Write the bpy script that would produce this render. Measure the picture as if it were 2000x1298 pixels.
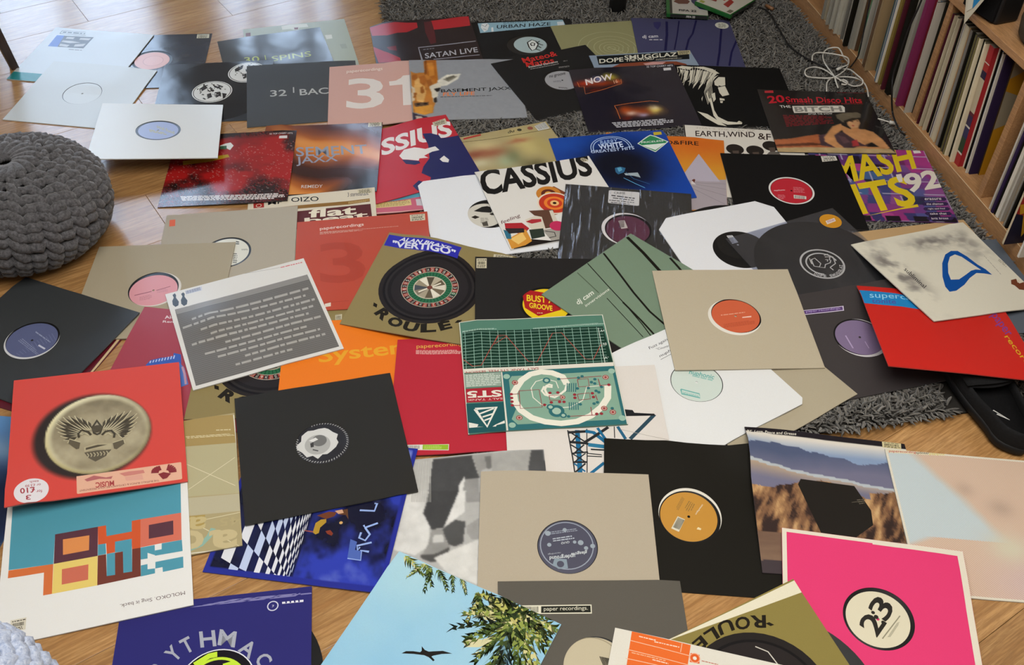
# Records spread over a laminate floor and a shaggy rug beside a low record shelf.
import bpy, bmesh, math, random
import numpy as np
from mathutils import Matrix, Vector
from mathutils.geometry import tessellate_polygon

for o in list(bpy.data.objects): bpy.data.objects.remove(o)
SC = bpy.context.scene
COL = SC.collection
RA = math.radians(12.0)                       # the room is turned 12 degrees about the camera's axis
CA, SA = math.cos(RA), math.sin(RA)
def RW(x, y, z=0.0): return (x*CA - y*SA, x*SA + y*CA, z)      # room axes -> world

# ------------------------------------------------------------------ camera
cam = bpy.data.cameras.new('camera'); cam_o = bpy.data.objects.new('camera', cam); COL.objects.link(cam_o)
PITCH, ROLL, HEIGHT, FPX = 0.765742, 0.029872, 1.522679, 1988.73
cam.sensor_width = 36.0; cam.sensor_fit = 'HORIZONTAL'; cam.lens = 36.0*FPX/2000.0; cam.clip_start = 0.05
_r = Vector((1, 0, 0)); _f = Vector((0, math.cos(PITCH), -math.sin(PITCH))); _u = Vector((0, math.sin(PITCH), math.cos(PITCH)))
_c, _s = math.cos(ROLL), math.sin(ROLL)
_R = _r*_c + _u*_s; _U = _u*_c - _r*_s
cam_o.matrix_world = Matrix(((_R.x, _U.x, -_f.x, 0), (_R.y, _U.y, -_f.y, 0), (_R.z, _U.z, -_f.z, HEIGHT), (0, 0, 0, 1)))
SC.camera = cam_o

# ------------------------------------------------------------------ world, lights, exposure
w = bpy.data.worlds.new('sky'); SC.world = w; w.use_nodes = True
nt = w.node_tree; bg = nt.nodes['Background']
bg.inputs['Color'].default_value = (0.50, 0.66, 1.0, 1); bg.inputs['Strength'].default_value = 2.0
def area(name, loc, aim, sx, sy, power, colr):
    l = bpy.data.lights.new(name, 'AREA'); l.shape = 'RECTANGLE'; l.size = sx; l.size_y = sy; l.energy = power; l.color = colr
    o = bpy.data.objects.new(name, l); COL.objects.link(o); o.location = loc
    d = Vector(aim) - Vector(loc); o.rotation_euler = d.to_track_quat('-Z', 'Y').to_euler()
    return o
area('patio_daylight', RW(-0.7, 4.75, 1.15), RW(-0.5, 1.5, 0.6), 1.9, 2.3, 75, (0.60, 0.78, 1.0))
area('overhead_fill', RW(0.22, 0.75, 2.45), RW(0.22, 0.9, 0.0), 2.0, 2.0, 73, (1.0, 0.97, 0.922))  # added soft fill from overhead; no fixture is seen
SC.view_settings.view_transform = 'Standard'; SC.view_settings.look = 'None'
SC.view_settings.gamma = 1.0; SC.view_settings.use_curve_mapping = False
SC.view_settings.exposure = 0.16

# ------------------------------------------------------------------ helpers
def lin(h):
    h = h.lstrip('#'); c = [int(h[i:i+2], 16)/255.0 for i in (0, 2, 4)]
    return [x/12.92 if x <= 0.04045 else ((x+0.055)/1.055)**2.4 for x in c]
def srgb(h): h = h.lstrip('#'); return [int(h[i:i+2], 16)/255.0 for i in (0, 2, 4)]
def tag(o, label=None, cat=None, group=None, kind=None):
    if label: o['label'] = label
    if cat: o['category'] = cat
    if group: o['group'] = group
    if kind: o['kind'] = kind
    return o
def empty(name, loc=(0, 0, 0), rz=0.0):
    o = bpy.data.objects.new(name, None); COL.objects.link(o); o.location = loc; o.rotation_euler = (0, 0, rz); o.empty_display_size = 0.05
    return o
def link(name, me, mat, parent=None, loc=(0, 0, 0), rz=0.0):
    o = bpy.data.objects.new(name, me); COL.objects.link(o)
    if mat is not None and not me.materials: me.materials.append(mat)
    o.parent = parent; o.location = loc; o.rotation_euler = (0, 0, rz)
    return o
def mesh(name, verts, faces, cols=None, smooth=False):
    me = bpy.data.meshes.new(name); me.from_pydata([tuple(v) for v in verts], [], faces)
    if cols is not None: paint(me, cols)
    if smooth: me.polygons.foreach_set('use_smooth', [True]*len(me.polygons))
    me.update(); return me
def paint(me, cols):                           # one sRGB colour per face -> corner colours
    n = len(me.polygons); tot = np.empty(n, int); me.polygons.foreach_get('loop_total', tot)
    c = np.ones((n, 4)); c[:, :3] = np.asarray(cols, float)[:, :3]
    a = me.color_attributes.new('ink', 'BYTE_COLOR', 'CORNER')
    a.data.foreach_set('color_srgb', np.repeat(c, tot, axis=0).ravel())
def bulk(name, V, F, cols=None, smooth=True):  # numpy triangles / quads, fast; cols per vertex (sRGB)
    V = np.asarray(V, np.float32); F = np.asarray(F, np.int32); k = F.shape[1]
    me = bpy.data.meshes.new(name); me.vertices.add(len(V)); me.vertices.foreach_set('co', V.ravel())
    me.loops.add(F.size); me.loops.foreach_set('vertex_index', F.ravel())
    me.polygons.add(len(F)); me.polygons.foreach_set('loop_start', np.arange(0, F.size, k)); me.polygons.foreach_set('loop_total', np.full(len(F), k))
    if smooth: me.polygons.foreach_set('use_smooth', np.ones(len(F), bool))
    me.update(calc_edges=True)
    if cols is not None:
        c = np.ones((len(V), 4)); c[:, :3] = cols
        a = me.color_attributes.new('ink', 'BYTE_COLOR', 'CORNER'); a.data.foreach_set('color_srgb', c[F.ravel()].ravel())
    me.validate(); return me
def boxm(name, x0, x1, y0, y1, z0, z1, bev=0.0):
    bm = bmesh.new(); bmesh.ops.create_cube(bm, size=1.0)
    for v in bm.verts: v.co = Vector(((x0+x1)/2 + v.co.x*(x1-x0), (y0+y1)/2 + v.co.y*(y1-y0), (z0+z1)/2 + v.co.z*(z1-z0)))
    if bev: bmesh.ops.bevel(bm, geom=bm.edges[:], offset=bev, segments=2, affect='EDGES', profile=0.5)
    me = bpy.data.meshes.new(name); bm.to_mesh(me); bm.free(); return me
def tube(pts, rad, sides=8, close=True):       # list of points -> verts, quads ; rad number or list
    P = [Vector(p) for p in pts]; n = len(P); V = []; F = []
    t0 = (P[1]-P[0]).normalized(); ref = Vector((0, 0, 1)) if abs(t0.z) < 0.9 else Vector((1, 0, 0))
    nrm = t0.cross(ref).normalized()
    for i in range(n):
        t = (P[min(i+1, n-1)] - P[max(i-1, 0)]).normalized()
        nrm = (nrm - t*nrm.dot(t)).normalized(); b = t.cross(nrm)
        r = rad[i] if isinstance(rad, (list, tuple)) else rad
        for k in range(sides):
            a = 2*math.pi*k/sides; V.append(P[i] + (nrm*math.cos(a) + b*math.sin(a))*r)
        if i:
            for k in range(sides):
                F.append(((i-1)*sides+k, (i-1)*sides+(k+1) % sides, i*sides+(k+1) % sides, i*sides+k))
    if close: F.append(tuple(range(sides))[::-1]); F.append(tuple((n-1)*sides+k for k in range(sides)))
    return V, F
def spline(pts, sub=8):
    P = [Vector(p) for p in pts]; out = []
    for i in range(len(P)-1):
        a, b, c, d = P[max(i-1, 0)], P[i], P[i+1], P[min(i+2, len(P)-1)]
        for k in range(sub):
            t = k/sub; out.append(0.5*((2*b) + (c-a)*t + (2*a-5*b+4*c-d)*t*t + (3*b-a-3*c+d)*t**3))
    out.append(P[-1]); return out
def lathe(profile, seg=48):                    # (r, z) pairs
    V = []; F = []
    for i, (r, z) in enumerate(profile):
        for k in range(seg):
            a = 2*math.pi*k/seg; V.append((r*math.cos(a), r*math.sin(a), z))
        if i:
            for k in range(seg):
                F.append(((i-1)*seg+k, (i-1)*seg+(k+1) % seg, i*seg+(k+1) % seg, i*seg+k))
    return V, F

# ------------------------------------------------------------------ materials (all node based)
def new_mat(name):
    m = bpy.data.materials.new(name); m.use_nodes = True; t = m.node_tree
    return m, t, t.nodes['Principled BSDF']
def nd(t, kind, **kw):
    n = t.nodes.new(kind)
    for k, v in kw.items():
        if k in n.inputs: n.inputs[k].default_value = v
        else: setattr(n, k, v)
    return n
def mixc(t, a, b, fac, mode='MIX'):
    n = t.nodes.new('ShaderNodeMix'); n.data_type = 'RGBA'; n.blend_type = mode
    for sock, v in ((n.inputs[0], fac), (n.inputs[6], a), (n.inputs[7], b)):
        if hasattr(v, 'links'): t.links.new(v, sock)
        else: sock.default_value = v
    return n.outputs[2]
def ink_mat(name, rough, spec=0.5, grain=0.05, bump=0.02, scale=900.0, coat=0.0, wave=0.0):
    m, t, b = new_mat(name); at = nd(t, 'ShaderNodeAttribute', attribute_name='ink')
    tc = nd(t, 'ShaderNodeTexCoord'); nz = nd(t, 'ShaderNodeTexNoise', Scale=scale, Detail=2.0, Roughness=0.7)
    t.links.new(tc.outputs['Object'], nz.inputs['Vector'])
    rmp = nd(t, 'ShaderNodeMapRange'); rmp.inputs[3].default_value = 1.0-grain; rmp.inputs[4].default_value = 1.0+grain
    t.links.new(nz.outputs['Fac'], rmp.inputs[0])
    cmb = nd(t, 'ShaderNodeCombineColor'); [t.links.new(rmp.outputs[0], cmb.inputs[i]) for i in range(3)]
    t.links.new(mixc(t, at.outputs['Color'], cmb.outputs[0], 1.0, 'MULTIPLY'), b.inputs['Base Color'])
    b.inputs['Roughness'].default_value = rough; b.inputs['Specular IOR Level'].default_value = spec
    b.inputs['Coat Weight'].default_value = coat; b.inputs['Coat Roughness'].default_value = 0.08
    bp = nd(t, 'ShaderNodeBump', Strength=bump, Distance=0.001); t.links.new(nz.outputs['Fac'], bp.inputs['Height'])
    last = bp
    if wave:                                   # card never lies quite flat: slow dents
        n2 = nd(t, 'ShaderNodeTexNoise', Scale=9.0, Detail=1.5); t.links.new(tc.outputs['Object'], n2.inputs['Vector'])
        b2 = nd(t, 'ShaderNodeBump', Strength=wave, Distance=0.02); t.links.new(n2.outputs['Fac'], b2.inputs['Height']); t.links.new(bp.outputs[0], b2.inputs['Normal']); last = b2
    t.links.new(last.outputs[0], b.inputs['Normal'])
    return m
CARD = {'m': ink_mat('uncoated_card', 0.60, 0.09, 0.10, 0.05), 's': ink_mat('satin_card', 0.36, 0.30, 0.05, 0.02, wave=0.05), 'g': ink_mat('gloss_card', 0.16, 0.45, 0.04, 0.0, wave=0.10)}
CARD['c'] = CARD['g']
PAINT = ink_mat('painted_surface', 0.5, 0.4, 0.06, 0.03, 300.0)
def plain(name, col, rough, spec=0.5, noise=0.12, scale=40.0, bump=0.0, metal=0.0):
    m, t, b = new_mat(name); c = lin(col)
    tc = nd(t, 'ShaderNodeTexCoord'); nz = nd(t, 'ShaderNodeTexNoise', Scale=scale, Detail=4.0); t.links.new(tc.outputs['Object'], nz.inputs['Vector'])
    t.links.new(mixc(t, tuple(x*(1-noise) for x in c)+(1,), tuple(min(1, x*(1+noise)) for x in c)+(1,), nz.outputs['Fac']), b.inputs['Base Color'])
    b.inputs['Roughness'].default_value = rough; b.inputs['Specular IOR Level'].default_value = spec; b.inputs['Metallic'].default_value = metal
    if bump:
        bp = nd(t, 'ShaderNodeBump', Strength=bump, Distance=0.002); t.links.new(nz.outputs['Fac'], bp.inputs['Height']); t.links.new(bp.outputs[0], b.inputs['Normal'])
    return m
def vinyl_mat():
    m, t, b = new_mat('black_vinyl'); b.inputs['Base Color'].default_value = (0.007, 0.007, 0.0075, 1); b.inputs['Roughness'].default_value = 0.3; b.inputs['Specular IOR Level'].default_value = 0.3
    tc = nd(t, 'ShaderNodeTexCoord'); wv = nd(t, 'ShaderNodeTexWave', wave_type='RINGS', rings_direction='SPHERICAL', Scale=260.0)
    t.links.new(tc.outputs['Object'], wv.inputs['Vector']); bp = nd(t, 'ShaderNodeBump', Strength=0.25, Distance=0.0004)
    t.links.new(wv.outputs['Fac'], bp.inputs['Height']); t.links.new(bp.outputs[0], b.inputs['Normal']); return m
VINYL = vinyl_mat()
def film_mat(name, tint, mix0, mix1, rough, bump, stretch):
    """thin film: clear, with creases that catch the light"""
    m, t, b = new_mat(name); out = t.nodes['Material Output']
    tr = nd(t, 'ShaderNodeBsdfTransparent'); tr.inputs[0].default_value = tint+(1,)
    gl = nd(t, 'ShaderNodeBsdfGlossy'); gl.inputs['Roughness'].default_value = rough; gl.inputs['Color'].default_value = (0.9, 0.93, 1, 1)
    tc = nd(t, 'ShaderNodeTexCoord'); mp = nd(t, 'ShaderNodeMapping'); mp.inputs['Scale'].default_value = stretch; mp.inputs['Rotation'].default_value = (0, 0, 0.12)
    nz = nd(t, 'ShaderNodeTexNoise', Scale=6.0, Detail=5.0, Roughness=0.6); t.links.new(tc.outputs['Object'], mp.inputs[0]); t.links.new(mp.outputs[0], nz.inputs['Vector'])
    bp = nd(t, 'ShaderNodeBump', Strength=bump, Distance=0.01); t.links.new(nz.outputs['Fac'], bp.inputs['Height']); t.links.new(bp.outputs[0], gl.inputs['Normal'])
    rm = nd(t, 'ShaderNodeMapRange'); rm.inputs[1].default_value = 0.56; rm.inputs[2].default_value = 0.70; rm.inputs[3].default_value = mix0; rm.inputs[4].default_value = mix1; t.links.new(nz.outputs['Fac'], rm.inputs[0])
    mx = nd(t, 'ShaderNodeMixShader'); t.links.new(rm.outputs[0], mx.inputs[0]); t.links.new(tr.outputs[0], mx.inputs[1]); t.links.new(gl.outputs[0], mx.inputs[2]); t.links.new(mx.outputs[0], out.inputs[0])
    return m
WRAP = film_mat('shrink_wrap_film', (0.97, 0.97, 0.98), 0.012, 0.45, 0.08, 1.0, (13.0, 1.3, 1.0))
CLEAR = film_mat('clear_plastic_film', (0.93, 0.94, 0.97), 0.075, 0.11, 0.3, 0.25, (2.0, 1.0, 1.0))
def glass_mat():
    m, t, b = new_mat('window_glass'); b.inputs['Base Color'].default_value = (1, 1, 1, 1); b.inputs['Transmission Weight'].default_value = 1.0
    b.inputs['Roughness'].default_value = 0.0; b.inputs['IOR'].default_value = 1.03; return m
def wood_mat(name, dark, light, along, rough=0.42, spec=0.4, stretch=14.0, rnd=True, coarse=1.0):
    # oak print: long fibres plus slow rings, different for every plank
    m, t, b = new_mat(name); tc = nd(t, 'ShaderNodeTexCoord'); oi = nd(t, 'ShaderNodeObjectInfo')
    mp = nd(t, 'ShaderNodeMapping'); sc = [stretch, stretch, stretch]; sc['xyz'.index(along)] = 1.0
    mp.inputs['Scale'].default_value = sc; t.links.new(tc.outputs['Object'], mp.inputs[0])
    off = nd(t, 'ShaderNodeVectorMath', operation='ADD'); t.links.new(mp.outputs[0], off.inputs[0])
    if rnd:
        vm = nd(t, 'ShaderNodeVectorMath', operation='SCALE'); vm.inputs[0].default_value = (37.0, 51.0, 23.0); t.links.new(oi.outputs['Random'], vm.inputs['Scale']); t.links.new(vm.outputs[0], off.inputs[1])
    n1 = nd(t, 'ShaderNodeTexNoise', Scale=2.2*coarse, Detail=6.0, Roughness=0.62, Distortion=1.2); n2 = nd(t, 'ShaderNodeTexNoise', Scale=16.0*coarse, Detail=5.0, Roughness=0.7)
    t.links.new(off.outputs[0], n1.inputs['Vector']); t.links.new(off.outputs[0], n2.inputs['Vector'])
    r1 = nd(t, 'ShaderNodeMapRange'); r1.inputs[1].default_value = 0.32; r1.inputs[2].default_value = 0.68; t.links.new(n1.outputs['Fac'], r1.inputs[0])
    r2 = nd(t, 'ShaderNodeMapRange'); r2.inputs[1].default_value = 0.40; r2.inputs[2].default_value = 0.62; t.links.new(n2.outputs['Fac'], r2.inputs[0])
    D, Lc = lin(dark)+[1], lin(light)+[1]
    c1 = mixc(t, tuple(D), tuple(Lc), r1.outputs[0]); dk = tuple(x*0.68 for x in D[:3])+(1,)
    c2 = mixc(t, dk, c1, r2.outputs[0]); c3 = mixc(t, c1, c2, 0.75)
    if rnd:
        rr = nd(t, 'ShaderNodeMapRange'); rr.inputs[3].default_value = 0.86; rr.inputs[4].default_value = 1.10; t.links.new(oi.outputs['Random'], rr.inputs[0])
        cc = nd(t, 'ShaderNodeCombineColor'); [t.links.new(rr.outputs[0], cc.inputs[i]) for i in range(3)]
        c3 = mixc(t, c3, cc.outputs[0], 1.0, 'MULTIPLY')
    t.links.new(c3, b.inputs['Base Color']); b.inputs['Roughness'].default_value = rough; b.inputs['Specular IOR Level'].default_value = spec
    bp = nd(t, 'ShaderNodeBump', Strength=0.10, Distance=0.0006); t.links.new(n2.outputs['Fac'], bp.inputs['Height']); t.links.new(bp.outputs[0], b.inputs['Normal'])
    return m
OAK = wood_mat('oak_laminate', '#a07445', '#bd935f', 'x', 0.22, 0.5)
BEECH = wood_mat('beech_board', '#a87c52', '#b98d60', 'y', 0.45, 0.35, 10.0, True, 2.0)
WALL = plain('wall_paint', '#cfcac0', 0.85, 0.2, 0.03, 6.0)
BLACK = plain('black_plastic', '#161617', 0.45, 0.4, 0.1)
DARKWOOD = wood_mat('dark_stained_wood', '#2c1f1a', '#453229', 'z', 0.35, 0.5)
def yarn_mat(name, c0, c1, rough=0.9, scale=160.0):
    m, t, b = new_mat(name); tc = nd(t, 'ShaderNodeTexCoord'); nz = nd(t, 'ShaderNodeTexNoise', Scale=scale, Detail=5.0, Roughness=0.75)
    t.links.new(tc.outputs['Object'], nz.inputs['Vector']); rm = nd(t, 'ShaderNodeMapRange'); rm.inputs[1].default_value = 0.35; rm.inputs[2].default_value = 0.65; t.links.new(nz.outputs['Fac'], rm.inputs[0])
    t.links.new(mixc(t, tuple(lin(c0))+(1,), tuple(lin(c1))+(1,), rm.outputs[0]), b.inputs['Base Color'])
    b.inputs['Roughness'].default_value = rough; b.inputs['Specular IOR Level'].default_value = 0.1; b.inputs['Sheen Weight'].default_value = 0.25
    bp = nd(t, 'ShaderNodeBump', Strength=0.6, Distance=0.002); t.links.new(nz.outputs['Fac'], bp.inputs['Height']); t.links.new(bp.outputs[0], b.inputs['Normal'])
    return m
def rug_mat():
    m, t, b = new_mat('shaggy_pile'); at = nd(t, 'ShaderNodeAttribute', attribute_name='ink')
    t.links.new(at.outputs['Color'], b.inputs['Base Color']); b.inputs['Roughness'].default_value = 0.85; b.inputs['Specular IOR Level'].default_value = 0.2; b.inputs['Sheen Weight'].default_value = 0.3
    return m

# ------------------------------------------------------------------ the room
X0, X1, Y0, Y1, ZC = -2.6, 1.95, -2.4, 4.3, 2.5
def shell(name, x0, x1, y0, y1, z0, z1, mat):
    return tag(link(name, boxm(name, x0, x1, y0, y1, z0, z1), mat, None, (0, 0, 0), RA), kind='structure')
floor = tag(empty('floor', (0, 0, 0), 0), kind='structure')
PA = math.radians(35.0)                        # planks run diagonally
pl_me = boxm('plank', 0.0003, 1.2847, 0.0003, 0.1927, -0.012, 0.0, 0.0006)
pl_me.materials.append(OAK)
pc, ps_ = math.cos(PA), math.sin(PA)
rng = random.Random(3)
for j in range(-6, 28):
    y = 3.160 - 0.193*16 + 0.193*j
    shift = rng.uniform(0, 1.285)
    for i in range(-4, 5):
        x = i*1.285 + shift - 0.4
        cx, cy = x+0.64, y+0.1
        wx, wy = cx*pc - cy*ps_, cx*ps_ + cy*pc
        rx, ry = wx*CA + wy*SA, -wx*SA + wy*CA
        if X0-0.55 < rx < X1+0.3 and Y0-0.3 < ry < Y1+0.45 and ry > -0.6:
            link('plank', pl_me, None, floor, (x*pc - y*ps_, x*ps_ + y*pc, 0), PA)
shell('floor_base', X0-0.6, X1+0.6, Y0-0.2, Y1+0.6, -0.08, -0.0125, plain('screed', '#6b5a46', 0.9)).name = 'floor_base'
shell('ceiling', X0, X1, Y0, Y1, ZC, ZC+0.1, WALL)
shell('wall_left', X0-0.1, X0, Y0, Y1, 0, ZC, WALL); shell('wall_right', X1, X1+0.1, Y0, Y1, 0, ZC, WALL)
shell('wall_front', X0, X1, Y0-0.1, Y0, 0, ZC, WALL)
HOLES_W = ((-1.42, -0.66, 0.10, 2.12), (-0.46, -0.04, 0.10, 0.85), (-0.04, 0.08, 0.10, 2.02))      # patio door, low side light, slot light
xs_ = [X0, -1.42, -0.66, -0.46, -0.04, 0.08, X1]
for x0, x1 in zip(xs_, xs_[1:]):
    op_ = [q for q in HOLES_W if abs(q[0]-x0) < 1e-6]
    if not op_: shell('wall_back', x0, x1, Y1, Y1+0.1, 0, ZC, WALL)
    else:
        shell('wall_back', x0, x1, Y1, Y1+0.1, 0, op_[0][2], WALL); shell('wall_back', x0, x1, Y1, Y1+0.1, op_[0][3], ZC, WALL)
FR = plain('white_frame', '#c9c9c6', 0.4, 0.4, 0.03)
GL = glass_mat()
for wi, (x0, x1, z0, z1) in enumerate(HOLES_W):
    win = tag(empty('window_%d' % (wi+1), RW(0, Y1+0.03), RA), kind='structure'); fw = 0.045 if x1-x0 > .3 else 0.02
    bars = [(x0, x0+fw), (x1-fw, x1)]+([(-1.06, -1.02)] if wi == 0 else [(-.30, -.24)] if wi == 1 else [])
    for a, b in bars: link('frame_bar', boxm('frame_bar', a, b, -0.025, 0.025, z0, z1, 0.004), FR, win)
    for c, d in ((z0, z0+fw), (z1-fw, z1)): link('frame_rail', boxm('frame_rail', x0+fw, x1-fw, -0.02, 0.02, c, d, 0.004), FR, win)
    bars.sort()
    for (a, b), (c, d) in zip(bars, bars[1:]): link('pane', boxm('pane', b, c, -0.003, 0.003, z0+fw, z1-fw), GL, win)

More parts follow.
